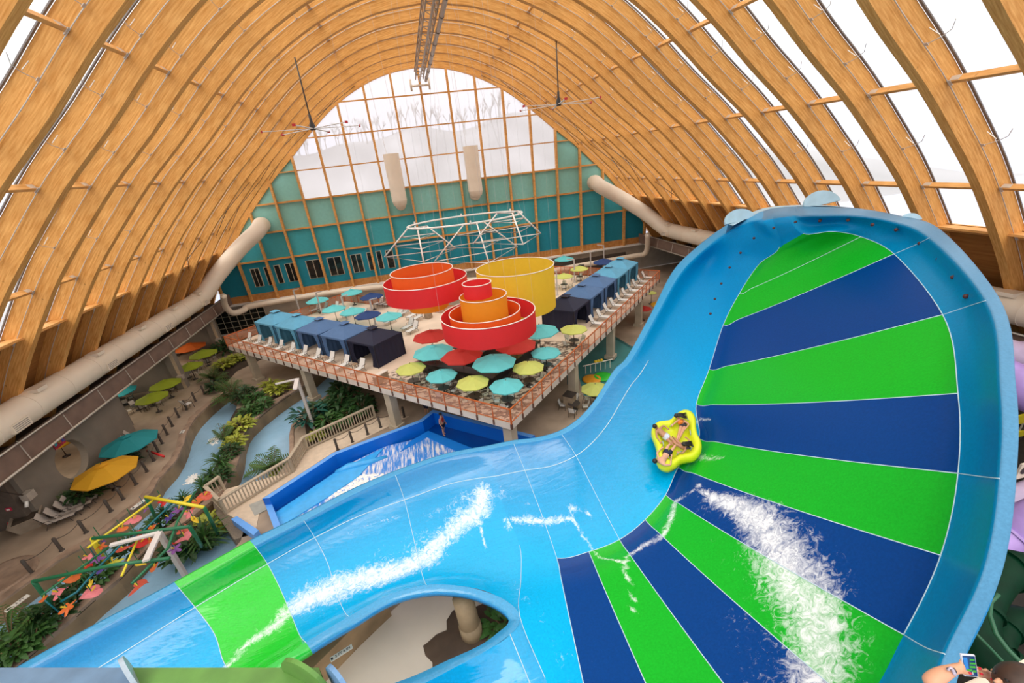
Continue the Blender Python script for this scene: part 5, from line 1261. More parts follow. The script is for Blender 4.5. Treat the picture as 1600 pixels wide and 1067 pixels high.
# slatted railing round the tan platform
M_RW = mat('railing_taupe', (.42, .35, .26), .7, var=.1)
rail = [(587, 652), (480, 703), (459, 737), (353, 803), (331, 781), (352, 765)]
names = ['below the left deck edge', 'where it steps down the corner', 'along the river side of the platform', 'across the near end of the platform', 'returning at the planted island']
for i in range(5):
    A = P(*rail[i], 0.02); B = P(*rail[i+1], 0.02); Ln = (B-A).length; t = thing('slatted_railing', 'taupe slatted railing '+names[i], 'railing', tuple(A), math.atan2(B.y-A.y, B.x-A.x), 'taupe slatted railings')
    MB().box((Ln/2, 0, 1.12), (Ln, .22, .09)).build('handrail', M_RW, t); MB().box((Ln/2, 0, .12), (Ln, .1, .1)).build('bottom_rail', M_RW, t)
    n = int(Ln/.2); s0 = None
    for k in range(n):
        if s0 is None: s0 = MB().box((0, 0, .6), (.07, .06, .95)).build('slat', M_RW, t); s0.location.x = Ln*(k+.5)/n
        elif k < 100: s1 = s0.copy(); C.objects.link(s1); s1.parent = t; s1.location.x = Ln*(k+.5)/n
    for x in (0.05, Ln-.05): MB().box((x, 0, .56), (.16, .16, 1.12)).build('end_post', M_RW, t)
q = MB(); q.prism(G([(354, 802), (331, 780), (336, 800), (366, 843), (404, 832)], 0), -1.1, .0); o = q.build('platform_end', mat('weathered_boards', (.20, .16, .12), .85, var=.3, scale=2, sc3=(8, 8, .5))); tag(o, 'weathered grey boarded end wall under the railing platform', 'wall')
q = MB(); q.prism(G([(354, 803), (331, 781), (352, 765), (459, 736), (481, 703), (588, 654), (640, 650), (560, 690), (521, 707), (410, 779), (400, 828)], 0), -.22, .03); o = q.build('platform_paving', mat('platform_tan', (.66, .53, .40), .8, var=.08)); tag(o, 'pale tan paving strip between the slatted railing and the surf pool', 'paving')
q = MB(); q.prism(G([(389, 789), (409, 781), (418, 796), (398, 806)], .03), .03, .05); o = q.build('access_hatch', mat('hatch_grey', (.36, .36, .33), .7, var=.1)); tag(o, 'grey square access hatch in the tan paving', 'hatch')
# litter bin at the column
p = P(893, 630, 0)+V((-.3, -.5, 0)); t = thing('litter_bin', 'stone-clad litter bin beside the column under the right deck edge', 'bin', tuple(p), math.radians(45)); MB().box((0, 0, .55), (.75, .75, 1.1)).build('bin_body', mat('bin_tan', (.32, .24, .16), .8), t); MB().box((0, 0, 1.15), (.8, .8, .1)).build('bin_lid', M_LEG, t)
p = P(889, 600, 0); o = MB().tube([(p.x, p.y, 0), (p.x, p.y, 2.6)], .14, 10).build('teal_pole', mat('pole_teal', (.02, .26, .35), .5), None, True); tag(o, 'slim teal pole behind the litter bin', 'pole')
# lily-pad crossing in the activity pool
M_RB = mat('rope_white', (.7, .66, .58), .7, var=0)
a = P(911, 572, 1.1); b = P(957, 561, 1.1); t = thing('rope_crossing', 'white overhead rope with hanging handles above the activity pool', 'play equipment', tuple(a)); MB().tube([V((0, 0, 0)), b-a], .05, 5).build('main_rope', M_RB, t)
for k in range(6):
    c = (b-a)*((k+.5)/6); MB().tube([c, c-V((0, 0, .8))], .03, 4).build('hanging_rope', M_RB, t)
for k in range(3):
    c = a+(b-a)*(.42+.1*k)+V((0, 0, .16)); o = MB().lathe((0, 0, 0), [(.01, -.14), (.12, -.08), (.14, 0), (.12, .08), (.01, .14)], 10).build('float_ball', mat('ball_yellow', (.75, .5, .02), .4), None, True, loc=tuple(c)); tag(o, 'yellow ball on the pool rope, %s from the left' % ORD[k], 'ball', 'yellow balls on the pool rope')
for (x, y, c_, lab) in ((925, 592, (.8, .33, .02), 'orange floating lily pad by the lime umbrella'), (942, 588, (.02, .5, .03), 'green floating lily pad beside the orange one')):
    p = P(x, y, -.1); o = MB().lathe((0, 0, 0), [(.01, .1), (.75, .12), (.85, .05), (.8, -.02)], 18).build('lily_pad', mat('pad_%s' % lab[:5], c_, .4), None, True, loc=(p.x, p.y, -.16)); tag(o, lab, 'float')
# floor lamp with two arms by the river; spray-zone light
def lampbig(base, top, arms, lab):
    p = P(*base, 0); H = 0
    lo, hi = 0, 9
    for _ in range(40):
        m_ = (lo+hi)/2
        if proj((p.x, p.y, m_))[1] > top[1]: lo = m_
        else: hi = m_
    H = lo; t = thing('light_pole', lab, 'lamp', (p.x, p.y, 0)); MB().box((0, 0, H/2), (.2, .2, H)).build('pole', M_LP, t)
    for (x, y, w_) in arms:
        e = P(x, y, H+.15); MB().beam((0, 0, H), (e.x-p.x, e.y-p.y, .15+H), w_*.6, .1).build('lamp_arm', mat('lamp_white', (.66, .62, .6), .4, var=0), t)
    MB().box((0, 0, .03), (.45, .45, .06)).build('base_plate', M_LP, t)
lampbig((492, 672), (464, 592), [(430, 600, .2), (461, 608, .5)], 'tall pale light pole with two arms beside the right river')
lampbig((293, 905), (247, 832), [(172, 852, .32), (228, 876, .45)], 'grey angled light pole rising in front of the spray frame')
# red rescue tubes
for (a, b, z, lab) in (((230, 704), (256, 713), .3, 'red rescue tube leaning by the rope posts'), ((178, 931), (193, 908), -.6, 'red rescue tube floating in the right river')):
    p, q_ = P(*a, z), P(*b, z); o = MB().tube([p, q_], .09, 8).build('rescue_tube', mat('tube_red', (.6, .02, .02), .4), None, True); tag(o, lab, 'rescue tube')
# ---- spray frame of pipes with coloured leaves and flowers
M_GP = mat('pipe_green', (.015, .16, .07), .35, var=.08); M_YP = mat('pipe_yellow', (.75, .62, .03), .35, var=.05); M_TP = mat('pipe_teal', (.0, .13, .17), .35, var=.05)
CQ = lambda x, y: (120+x/6.667, 740+y/6.667)
sf = thing('spray_frame', 'green and yellow pipe spray frame straddling the left river', 'play structure', tuple(P(200, 870, 0)))
so_ = P(200, 870, 0)
def gp(pts, m_, r=.075, name='pipe'):
    MB().tube([P(x, y, z)-so_ for x, y, z in pts], r, 7).build(name, m_, sf, True)
HZF = 3.1
c_ = CQ
gp([(*c_(715, 240), HZF), (*c_(1325, 350), HZF)], M_YP, .09, 'top_beam')
gp([(*c_(715, 240), HZF), (*c_(880, 570), .0)], M_GP, .09, 'upright'); gp([(*c_(1325, 350), HZF), (*c_(1470, 625), .0)], M_GP, .09, 'upright')
gp([(*c_(870, 225), HZF-.1), (*c_(110, 775), HZF-.1)], M_YP, .06)
gp([(*c_(165, 675), HZF), (*c_(1170, 550), HZF)], M_GP, .09, 'top_beam'); gp([(*c_(1170, 550), HZF), (*c_(1290, 735), 1.0), (*c_(1300, 760), .3)], M_GP, .09, 'upright')
gp([(*c_(165, 675), HZF), (*c_(240, 830), 1.6), (*c_(395, 1060), -.8)], M_YP, .11, 'upright')
gp([(52, 908, HZF), (180, 882, HZF), (265, 872, HZF)], M_GP, .085, 'top_beam'); gp([(52, 908, HZF), (95, 966, -.6)], M_GP, .09, 'upright')
gp([(65, 930, HZF-.2), (170, 855, HZF-.2)], M_GP, .05); gp([(305, 768, HZF-.1), (277, 815, HZF-.1), (262, 857, HZF-.1), (235, 883, HZF-.1), (206, 912, HZF-.1)], M_GP, .065)
gp([(275, 780, HZF-.3), (255, 800, HZF-.3), (225, 828, HZF-.3), (190, 850, HZF-.3), (160, 880, HZF-.3), (120, 925, HZF-.3), (95, 940, HZF-.4)], M_TP, .05)
gp([(215, 843, HZF), (190, 900, HZF)], M_YP, .05); gp([(70, 938, HZF-.3), (102, 964, HZF-1.8)], M_TP, .03)
FL = {'pink': (.80, .22, .25), 'orange': (.75, .16, .03), 'red': (.62, .02, .02), 'purple': (.25, .08, .33), 'yellow': (.80, .55, .03), 'violet': (.08, .04, .3), 'lime': (.6, .58, .05), 'coral': (.62, .1, .06)}
def heart(s_):
    pts = []
    for k in range(28):
        t_ = k/28*2*PI; x = 16*math.sin(t_)**3; y = 13*math.cos(t_)-5*math.cos(2*t_)-2*math.cos(3*t_)-math.cos(4*t_); pts.append((x/17*s_, y/17*s_))
    return pts
flw = [('pink', 209, 812, .62, 'heart'), ('orange', 191, 826, .36, 'heart'), ('red', 256, 784, .45, 'heart'), ('coral', 320, 775, .62, 'heart'), ('yellow', 291, 782, .6, 'heart'), ('orange', 308, 785, .55, 'heart'), ('pink', 295, 801, .5, 'heart'), ('purple', 279, 797, .45, 'lobed'), ('violet', 265, 809, .42, 'lobed'), ('orange', 239, 824, .42, 'heart'), ('coral', 194, 857, .55, 'leaf'), ('red', 221, 848, .6, 'heart'), ('red', 214, 835, .4, 'heart'), ('orange', 233, 845, .4, 'heart'),
       ('pink', 288, 840, .62, 'heart'), ('purple', 273, 858, .42, 'lobed'), ('red', 268, 850, .35, 'leaf'), ('coral', 287, 827, .45, 'heart'), ('yellow', 304, 812, .45, 'leaf'), ('lime', 176, 880, .6, 'lobed'), ('purple', 152, 873, .42, 'lobed'), ('pink', 138, 870, .32, 'heart'), ('red', 136, 887, .42, 'heart'), ('violet', 161, 889, .35, 'leaf'), ('orange', 112, 902, .6, 'heart'), ('violet', 161, 845, .26, 'leaf'), ('orange', 158, 854, .35, 'lobed'), ('pink', 92, 926, .45, 'heart'), ('pink', 144, 925, .6, 'heart'), ('orange', 69, 935, .42, 'leaf'), ('orange', 106, 950, .5, 'lobed'), ('yellow', 219, 881, .5, 'leaf'), ('coral', 217, 916, .62, 'heart'), ('orange', 241, 886, .4, 'leaf'), ('yellow', 141, 912, .36, 'leaf'), ('purple', 230, 796, .35, 'lobed')]
where = ['high over the left walkway edge', 'near the yellow crossbar', 'beside the river bubbles', 'against the island planting', 'near the slatted railing', 'over the middle of the river', 'close to the green exit flume', 'at the lower end of the frame']
cnt = {}
for c_n, x, y, s_, sh_ in flw:
    z = 2.0+.6*R(); p = P(x, y, z); key = (c_n, sh_); cnt[key] = cnt.get(key, 0)+1
    w_ = 'over the left bank' if x < 170 else 'near the pole arms' if x < 235 else 'toward the slatted railing'
    lab = '%s %s ornament %s, %s from the top' % (c_n, {'heart': 'heart-shaped flower', 'leaf': 'narrow leaf', 'lobed': 'lobed flower'}[sh_], w_, ORD[cnt[key]-1])
    t = thing('hanging_flower', lab, 'ornament', tuple(p), R()*6, 'hanging flower ornaments on the spray frame')
    m_ = mat('petal_'+c_n, FL[c_n], .5, var=.12, scale=5, trans=.15); q = MB()
    if sh_ == 'heart': pts = heart(s_*.78)
    elif sh_ == 'leaf': pts = [(s_*.25*math.sin(k/16*2*PI), s_*.8*math.cos(k/16*2*PI)) for k in range(16)]
    else: pts = [(s_*.75*(.72+.28*math.cos(5*k/40*2*PI))*math.cos(k/40*2*PI), s_*.75*(.72+.28*math.cos(5*k/40*2*PI))*math.sin(k/40*2*PI)) for k in range(40)]
    n = len(pts); q.v = [(0, 0, .09)]+[(a*.55, b*.55, .03) for a, b in pts]+[(a, b, .05*math.sin(i/n*4*PI)) for i, (a, b) in enumerate(pts)]
    for k in range(n): k2 = (k+1) % n; q.f += [[0, 1+k, 1+k2], [1+k, 1+n+k, 1+n+k2, 1+k2]]; q.mi += [0, 0]
    pt = q.build('petals', m_, t, True); pt.rotation_euler = (-.35+.3*R(), .3*(R()-.5), 0)
    MB().tube([(0, 0, 0), (0, 0, HZF-z-.1)], .02, 4).build('stem', M_GP if c_n != 'purple' else M_TP, t)
    MB().tube([(0, 0, .05), (s_*.1, s_*.3, .22)], .035, 5).build('stamen', mat('petal_yellow', FL['yellow'], .5), t)

# ================================================================ planting
def leafmat(n, c): return mat('leaf_'+n, c, .45, var=.3, scale=1.5, trans=.2)
ML = {'dark': leafmat('dark', (.025, .075, .02)), 'mid': leafmat('mid', (.05, .14, .03)), 'lime': leafmat('lime', (.38, .42, .05)), 'palm': leafmat('palm', (.07, .16, .035)), 'teal': leafmat('teal', (.01, .10, .07))}
M_STEM = mat('stem_brown', (.16, .1, .05), .8)
def leaf(q, o, d, L_, w_, droop=.35, fold=.15):
    """one blade: a bent strip, wider in the middle"""
    d = V(d).normalized(); s_ = d.cross(V((0, 0, 1)));
    if s_.length < .1: s_ = V((1, 0, 0))
    s_.normalize(); pts = []; b = len(q.v)
    for k, (t, w) in enumerate(((0, .25), (.3, .85), (.6, 1), (.85, .6), (1, .04))):
        c = V(o)+d*L_*t-V((0, 0, droop*L_*t*t)); q.v += [tuple(c-s_*w_*w*.5), tuple(c+s_*w_*w*.5)]
    for k in range(4): q.f.append([b+2*k, b+2*k+1, b+2*k+3, b+2*k+2]); q.mi.append(0)
def shrub(kind, col, s_, nl, h=.6):
    root = thing('shrub', '', 'plant'); q = MB(); st = MB()
    if kind == 'broad':
        for _ in range(nl):
            a = R()*2*PI; r0 = R()**.6*.5; el = .25+R()*.9; o = V((math.cos(a)*r0, math.sin(a)*r0, h*(.3+.8*R())*(1-r0*.7)))
            leaf(q, o, (math.cos(a)*math.cos(el), math.sin(a)*math.cos(el), math.sin(el)), .42+.15*R(), .15, .5)
        for k in range(5): a = k*1.3; st.tube([(0, 0, 0), (math.cos(a)*.3, math.sin(a)*.3, h)], .02, 4)
    elif kind == 'frond':
        for f_ in range(nl):
            a = R()*2*PI; el = .5+R()*.8; L_ = 1.0+.5*R(); d = V((math.cos(a)*math.cos(el), math.sin(a)*math.cos(el), math.sin(el)))
            pts = [V((0, 0, .1))+d*L_*t-V((0, 0, .75*L_*t*t*math.cos(el))) for t in (0, .2, .4, .6, .8, 1)]
            st.tube(pts, [.02, .018, .015, .012, .01, .005], 4)
            for k in range(1, 12):
                t = k/11.5; c = V((0, 0, .1))+d*L_*t-V((0, 0, .75*L_*t*t*math.cos(el))); sd = d.cross(V((0, 0, 1))).normalized()
                for sg in (-1, 1): leaf(q, c, sd*sg+d*.55, .42*math.sin(PI*min(1, t*.85+.12)), .045, .35)
    elif kind == 'spiky':
        for _ in range(nl):
            a = R()*2*PI; el = .2+R()*1.2; leaf(q, (0, 0, .1+.5*R()), (math.cos(a)*math.cos(el), math.sin(a)*math.cos(el), math.sin(el)), .7+.3*R(), .05, .45)
        st.tube([(0, 0, 0), (0, 0, .5)], .05, 5)
    q.build('foliage', ML[col], root); st.build('stem', M_STEM, root)
    root.scale = (s_, s_, s_); return root
PRT = {'palm': shrub('frond', 'palm', 1, 16), 'lime': shrub('broad', 'lime', 1, 110), 'broad': shrub('broad', 'mid', 1, 110), 'dark': shrub('broad', 'dark', 1, 120, .7), 'spiky': shrub('spiky', 'mid', 1, 90), 'dspiky': shrub('spiky', 'dark', 1, 90), 'teal': shrub('broad', 'teal', 1, 60, .8)}
DESC = {'palm': 'feathery green palm', 'lime': 'yellow-green broadleaf shrub', 'broad': 'mid green broadleaf shrub', 'dark': 'dense dark green shrub', 'spiky': 'spiky green grass-like plant', 'dspiky': 'spiky dark green plant', 'teal': 'blue-green large-leaved plant'}
pl = [  # kind, px, py (foot), height scale, base z, place
 ('palm', 366, 622, 1.9, .0, 'at the top tip of the planted island'), ('palm', 352, 690, 1.3, .0, 'leaning over the left river mid-island'), ('spiky', 350, 735, 1.5, 0, 'on the narrow middle of the island'), ('palm', 430, 738, 1.9, -.9, 'standing in the right river by the railing corner'),
 ('lime', 436, 614, 1.5, 0, 'at the upper right of the island'), ('lime', 424, 608, 1.3, 0, 'behind the upper island shrubs'), ('broad', 400, 630, 1.4, 0, 'in the upper middle of the island'), ('broad', 412, 640, 1.3, 0, 'right of the island palms'), ('lime', 378, 672, 1.5, 0, 'bright in the middle of the island'), ('lime', 370, 695, 1.1, 0, 'just below the bright island shrub'), ('broad', 392, 650, 1.3, 0, 'above the bright island shrub'), ('dark', 385, 625, 1.5, 0, 'shading the top of the island'),
 ('dark', 362, 712, 1.1, 0, 'on the waist of the island'), ('spiky', 336, 752, 1.2, 0, 'low on the island by the second bubbles'), ('spiky', 322, 768, 1.1, 0, 'near the railing end of the island'), ('dark', 348, 752, 1.0, 0, 'beside the railing end'), ('lime', 362, 700, .9, -.1, 'on the left brink of the island waist'),
 ('dark', 205, 862, 1.0, 0, 'among the spray frame feet'), ('spiky', 222, 848, 1.0, 0, 'under the spray frame crossbars'), ('broad', 155, 908, 1.3, 0, 'on the lower island under the lime ornament'), ('dark', 120, 938, 1.2, 0, 'on the lower island by the teal pipe'), ('spiky', 165, 898, 1.2, 0, 'low under the yellow upright'), ('dark', 86, 968, 1.3, 0, 'beside the foot of the near green upright'), ('dspiky', 70, 985, 1.3, 0, 'below the near green upright'), ('broad', 55, 1005, 1.2, 0, 'lowest on the island near the slide rim'), ('broad', 30, 1025, 1.4, 0, 'at the bottom left corner of the island'),
 ('palm', 25, 1010, 1.7, -.2, 'overhanging the river at the lower left edge'), ('dspiky', 262, 812, 1.1, 0, 'on the island by the violet flower'), ('broad', 250, 822, 1.0, 0, 'behind the grey pole top'), ('spiky', 290, 790, 1.0, 0, 'under the yellow and orange flowers'), ('lime', 332, 828, 1.4, -.9, 'at the foot of the railing platform'), ('dark', 300, 868, 1.8, -.9, 'big at the foot of the platform by the green flume'), ('spiky', 330, 858, 1.9, -.9, 'bushy beside the green flume rim'), ('teal', 297, 862, 1.3, -.9, 'by the top of the green flume'),
 ('lime', 75, 800, 1.1, 0, 'left end of the porthole bed'), ('dark', 92, 798, 1.8, 0, 'first in the porthole bed'), ('dark', 108, 782, 1.8, 0, 'second in the porthole bed'), ('lime', 102, 768, 1.3, 0, 'against the porthole wall'), ('dark', 124, 768, 1.7, 0, 'third in the porthole bed'), ('dark', 140, 756, 1.6, 0, 'behind the gold umbrella'), ('dark', 160, 740, 1.6, 0, 'between the gold and teal umbrellas'), ('broad', 118, 750, 1.0, 0, 'right under the porthole'), ('dark', 180, 716, 1.3, 0, 'under the teal umbrella'), ('palm', 60, 800, .9, .2, 'beside the planter tub'),
 ('lime', 352, 575, 1.5, 0, 'in the far planter below the deck end'), ('lime', 366, 566, 1.3, 0, 'second in the far planter'), ('lime', 388, 560, 1.2, 0, 'under the left deck corner'), ('dark', 352, 552, 1.9, 0, 'behind the far planter'), ('dark', 372, 545, 1.9, 0, 'in the shade under the deck end'), ('palm', 336, 595, 1.6, 0, 'on the left of the far planter'), ('dark', 340, 610, 1.3, 0, 'near end of the far planter'),
 ('teal', 488, 665, 2.0, 0, 'banana-leaved beside the tall light pole'), ('dark', 505, 655, 1.9, 0, 'in the bed behind the slatted railing'), ('broad', 515, 668, 1.6, 0, 'front of the bed behind the slatted railing'), ('dark', 530, 645, 1.9, 0, 'middle of the railing bed'), ('broad', 548, 655, 1.5, 0, 'right of the middle in the railing bed'), ('dark', 565, 645, 1.7, 0, 'right end of the railing bed'), ('dark', 545, 625, 2.2, 0, 'darkest under the deck behind the railing bed'), ('lime', 496, 685, .9, 0, 'at the foot of the tall light pole'), ('lime', 440, 742, .9, -.9, 'peeping over the railing corner'),
 ('broad', 792, 985, 1.3, 0, 'inside the slide opening beside the rock'), ('broad', 790, 955, .7, 0, 'at the far edge of the slide opening')]
used = set()
for kd, x, y, s_, bz, plc in pl:
    p = P(x, y, bz)
    if 'porthole' in plc or 'gold' in plc or 'teal umbrella' in plc or 'tub' in plc: p.x += 1.35; p.y += .5; s_ *= .8
    dup(PRT[kd], (p.x, p.y, bz), R()*6.28, DESC[kd]+' '+plc, 'planting', s_*1.05)
for t in PRT.values(): hide_proto(t)
q = MB(); isl_ = G(islR[3:-1])+G(islL[:-1]); q.prism(isl_, .005, .05, bottom=False); o = q.build('soil_bed', M_SOIL); tag(o, 'dark planting soil of the long island between the rivers', 'soil')
for poly_, lab in (([(60, 812), (130, 745), (190, 700), (205, 712), (150, 772), (95, 812)], 'dark planting bed along the porthole wall'), ([(325, 612), (345, 572), (400, 548), (420, 556), (370, 580), (345, 608)], 'dark planting bed under the far deck corner'), ([(475, 655), (520, 622), (585, 618), (590, 645), (482, 700)], 'dark planting bed behind the slatted railing')):
    q = MB(); q.prism(G(poly_), .0, .06, bottom=False); o = q.build('soil_bed', M_SOIL); tag(o, lab, 'soil')
hide_proto(P_L); hide_proto(P_LG); hide_proto(P_C); hide_proto(P_CG); hide_proto(P_T); hide_proto(P_S); hide_proto(P_ST)
# ================================================================ raft, people, near and right-hand slides
M_SK = {'a': mat('skin_a', (.60, .31, .19), .55, var=.06, scale=9), 'b': mat('skin_b', (.46, .23, .13), .55, var=.06, scale=9), 'c': mat('skin_c', (.66, .36, .24), .55, var=.06, scale=9)}
M_HAIR = mat('hair_black', (.012, .008, .006), .5, var=.3, scale=20); M_HBR = mat('hair_brown', (.035, .015, .008), .5, var=.3, scale=20)
def skin(name, pts, edges, mat_, parent=None, sub=1, root=0):
    """one continuous skinned surface over joints (x, y, z, radius)"""
    me = bpy.data.meshes.new(name); me.from_pydata([p[:3] for p in pts], edges, []); o = bpy.data.objects.new(name, me); C.objects.link(o)
    o.modifiers.new('skin', 'SKIN'); 
    for i, p in enumerate(pts):
        r = p[3]; me.skin_vertices[0].data[i].radius = r if isinstance(r, tuple) else (r, r)
    me.skin_vertices[0].data[root].use_root = True
    o.modifiers['skin'].use_smooth_shade = True
    sb = o.modifiers.new('sub', 'SUBSURF'); sb.levels = sub; sb.render_levels = sub
    bpy.context.view_layer.update()
    dg = bpy.context.evaluated_depsgraph_get(); m2 = bpy.data.meshes.new_from_object(o.evaluated_get(dg)); m2.name = name
    bpy.data.objects.remove(o); m2.materials.clear(); m2.materials.append(mat_); m2.polygons.foreach_set('use_smooth', [True]*len(m2.polygons))
    o = bpy.data.objects.new(name, m2); C.objects.link(o)
    if parent: o.parent = parent
    return o
# --- raft lying on the wall of the slide
pc = P(1058, 692, 4.95)
nA = P(1036, 642, 5.3); nB = P(1092, 685, 4.8); nC = P(1012, 680, 4.8); nD = P(1060, 730, 4.2)
n_ = (nB-nC).cross(nA-nD).normalized()
if n_.z < 0: n_ = -n_
n_ = (n_+V((0, 0, .25))).normalized()
RX = (V((0, 0, 1)).cross(n_)).normalized(); RY = n_.cross(RX)
def onraft(px, py, h=0.):
    o = pc+n_*h; d = _ray(px, py); t = (o-EYE).dot(n_)/d.dot(n_); q_ = EYE+d*t-pc
    return V((q_.dot(RX), q_.dot(RY), q_.dot(n_)))
CR_ = lambda x, y: (990+x/8.893, 630+y/8.893)
raft = thing('raft', 'lime yellow cloverleaf raft carrying four riders across the slide', 'raft', tuple(pc))
raft.matrix_world = Matrix((RX, RY, n_)).transposed().to_4x4(); raft.matrix_world.translation = pc
ol = [(245, 440), (262, 330), (340, 270), (430, 258), (510, 240), (590, 160), (700, 103), (800, 125), (862, 215), (870, 330), (893, 450), (945, 560), (935, 690), (850, 785), (740, 808), (655, 835), (570, 905), (460, 940), (360, 895), (315, 805), (318, 680), (295, 570)]
op = [onraft(*CR_(x, y), .25) for x, y in ol]; cen = sum(op, V((0, 0, 0)))/len(op)
loop_ = []
m_ = len(op)
for i in range(m_):
    for k in range(4): loop_.append(cr(op[i-1], op[i], op[(i+1) % m_], op[(i+2) % m_], k/4))
q = MB(); rings = [(.90, .0), (.985, .08), (1.0, .24), (.97, .38), (.90, .47), (.80, .48), (.70, .40), (.63, .26), (.60, .18), (.42, .16), (.2, .2), (.0, .2)]
n = len(loop_)
for s_, h in rings:
    for p in loop_: c = cen+(p-cen)*s_; q.v.append((c.x, c.y, h))
for i in range(len(rings)-1):
    for k in range(n): q.f.append([i*n+k, i*n+(k+1) % n, (i+1)*n+(k+1) % n, (i+1)*n+k]); q.mi.append(0)
M_RAFT = mat('raft_lime', (.66, .74, .015), .32, var=.04, scale=2)
q.build('tube', M_RAFT, raft, True)
q = MB()
for a in range(8):
    p = loop_[int((a+.5)*n/8)]; c = cen+(p-cen)*.66; d = (loop_[(int((a+.5)*n/8)+2) % n]-loop_[int((a+.5)*n/8)-2]).normalized(); c = V((c.x, c.y, .38)); d.z = 0
    MB().tube([c-d*.16, c-d*.08+V((0, 0, .07)), c+d*.08+V((0, 0, .07)), c+d*.16], .022, 6).build('grab_handle', mat('handle_grey', (.35, .45, .5), .5), raft, True)
def rider(lab, head, neck, chest, pelvis, legs, arms, sk, hair, suit, hairpts=None, top=None, sc_=1.):
    t = thing('person', lab, 'person', (0, 0, 0)); t.matrix_world = raft.matrix_world.copy()
    def J(p, h): v = onraft(*CR_(*p), h); return (v.x, v.y, h)
    pts = []; ed = []
    def add(p, h, r, par=None):
        v = J(p, h); pts.append((*v, r)); i = len(pts)-1
        if par is not None: ed.append((par, i))
        return i
    S_ = sc_
    ip = add(pelvis, .40, .155*S_); ab = add(tuple((a+b)/2 for a, b in zip(pelvis, chest)), .46, .135*S_, ip); ic = add(chest, .56, .165*S_, ab); ik = add(neck, .64, .065*S_, ic)
    ih0 = add(tuple(a*.65+b*.35 for a, b in zip(head, neck)), .74, .085*S_, ik); ih = add(head, .80, .105*S_, ih0)
    for hip, knee, foot in legs:
        a = add(hip, .42, .10*S_, ip); b = add(tuple((x+y)/2 for x, y in zip(hip, knee)), .48, .085*S_, a); c = add(knee, .54, .062*S_, b); d = add(tuple((x+y)/2 for x, y in zip(knee, foot)), .48, .055*S_, c); e = add(foot, .42, .035*S_, d)
        f = (foot[0]+(foot[0]-knee[0])*.15, foot[1]+(foot[1]-knee[1])*.15); add(f, .50, .03*S_, e)
    hands = []
    for sh, el, ha in arms:
        a = add(sh, .60, .062*S_, ic); b = add(el, .56, .043*S_, a); c = add(ha, .50, .028*S_, b); hands.append((el, ha, c))
        v = V((ha[0]-el[0], ha[1]-el[1])).normalized(); s2 = V((-v.y, v.x))
        pc_ = (ha[0]+v.x*9, ha[1]+v.y*9); pm = add(pc_, .50, .034*S_, c)
        for k in range(4): o_ = (k-1.5)*7; g1 = add((pc_[0]+v.x*12+s2.x*o_, pc_[1]+v.y*12+s2.y*o_), .50, .011, pm); add((pc_[0]+v.x*(20-abs(k-1.2)*2)+s2.x*o_, pc_[1]+v.y*(20-abs(k-1.2)*2)+s2.y*o_), .46, .009, g1)
        add((pc_[0]+s2.x*16, pc_[1]+s2.y*16), .50, .012, pm)
    body = skin('body', pts, ed, sk, t, 1)
    hv = V(pts[ih][:3]); nv = V(pts[ik][:3]); axis = (hv-nv).normalized()
    feet = V(pts[ip][:3]); fd = (feet-hv); fd = (fd-axis*fd.dot(axis)).normalized() if (fd-axis*fd.dot(axis)).length > .01 else RX
    fd = (fd+V((0, 0, .6))).normalized(); sd = fd.cross(axis).normalized(); fc = hv-axis*.04
    # hair cap, face
    hv = V(pts[ih][:3]); nv = V(pts[ik][:3]); axis = (hv-nv).normalized(); r = .112*S_
    q = MB(); 
    prf_ = [(r*math.cos(a), r*math.sin(a)) for a in [x*PI/2/6 for x in range(-6, 7)]]
    rot = axis.to_track_quat('Z', 'Y').to_matrix().to_4x4(); T = Matrix.Translation(hv+axis*.02-fd*.035)@rot; q.lathe((0, 0, 0), prf_, 14, T=T); q.build('hair', hair, body, True)
    MB().tube([fc+fd*.09*S_, fc+fd*.13*S_-axis*.02], [.018, .012], 6).build('nose', sk, body, True)
    for s_ in (-1, 1):
        MB().lathe(tuple(fc+fd*.102*S_+sd*s_*.035+axis*.02), [(.001, -.012), (.012, 0), (.001, .012)], 6).build('eye', M_HAIR, body, True)
        MB().lathe(tuple(fc+sd*s_*.108*S_), [(.001, -.03), (.02, 0), (.001, .03)], 6).build('ear', sk, body, True)
    MB().tube([fc+fd*.1*S_-axis*.05-sd*.025, fc+fd*.1*S_-axis*.05+sd*.025], .007, 5).build('mouth', mat('lip', (.4, .1, .08), .5), body)
    if hairpts:
        for k in range(9):
            o_ = (k-4)*5.; l = [V(J((x+o_*.2*i, y+o_*(.6+.5*i)+(R()-.5)*6), z)) for i, (x, y, z) in enumerate(hairpts)]; MB().tube(spline(l, 3), [.045*(1-.8*i/(3*(len(l)-1))) for i in range(3*(len(l)-1)+1)], 5).build('hair_lock', hair, body, True)
    return t, J, body
M_ST = {'navy': mat('trunks_navy', (.006, .012, .045), .7, var=.05), 'white': mat('trunks_white', (.55, .6, .72), .7, var=.2, scale=12), 'orange': mat('swim_orange', (.75, .2, .02), .6, var=.1), 'dark': mat('bikini_dark', (.03, .02, .03), .6)}
def garment(t, J, body, name, pts, m_):
    p3 = [V(J((x, y), h)) for x, y, h, r in pts]; skin(name, [(*p3[i], pts[i][3]) for i in range(len(pts))], [(i, i+1) for i in range(len(pts)-1)], m_, body, 1)
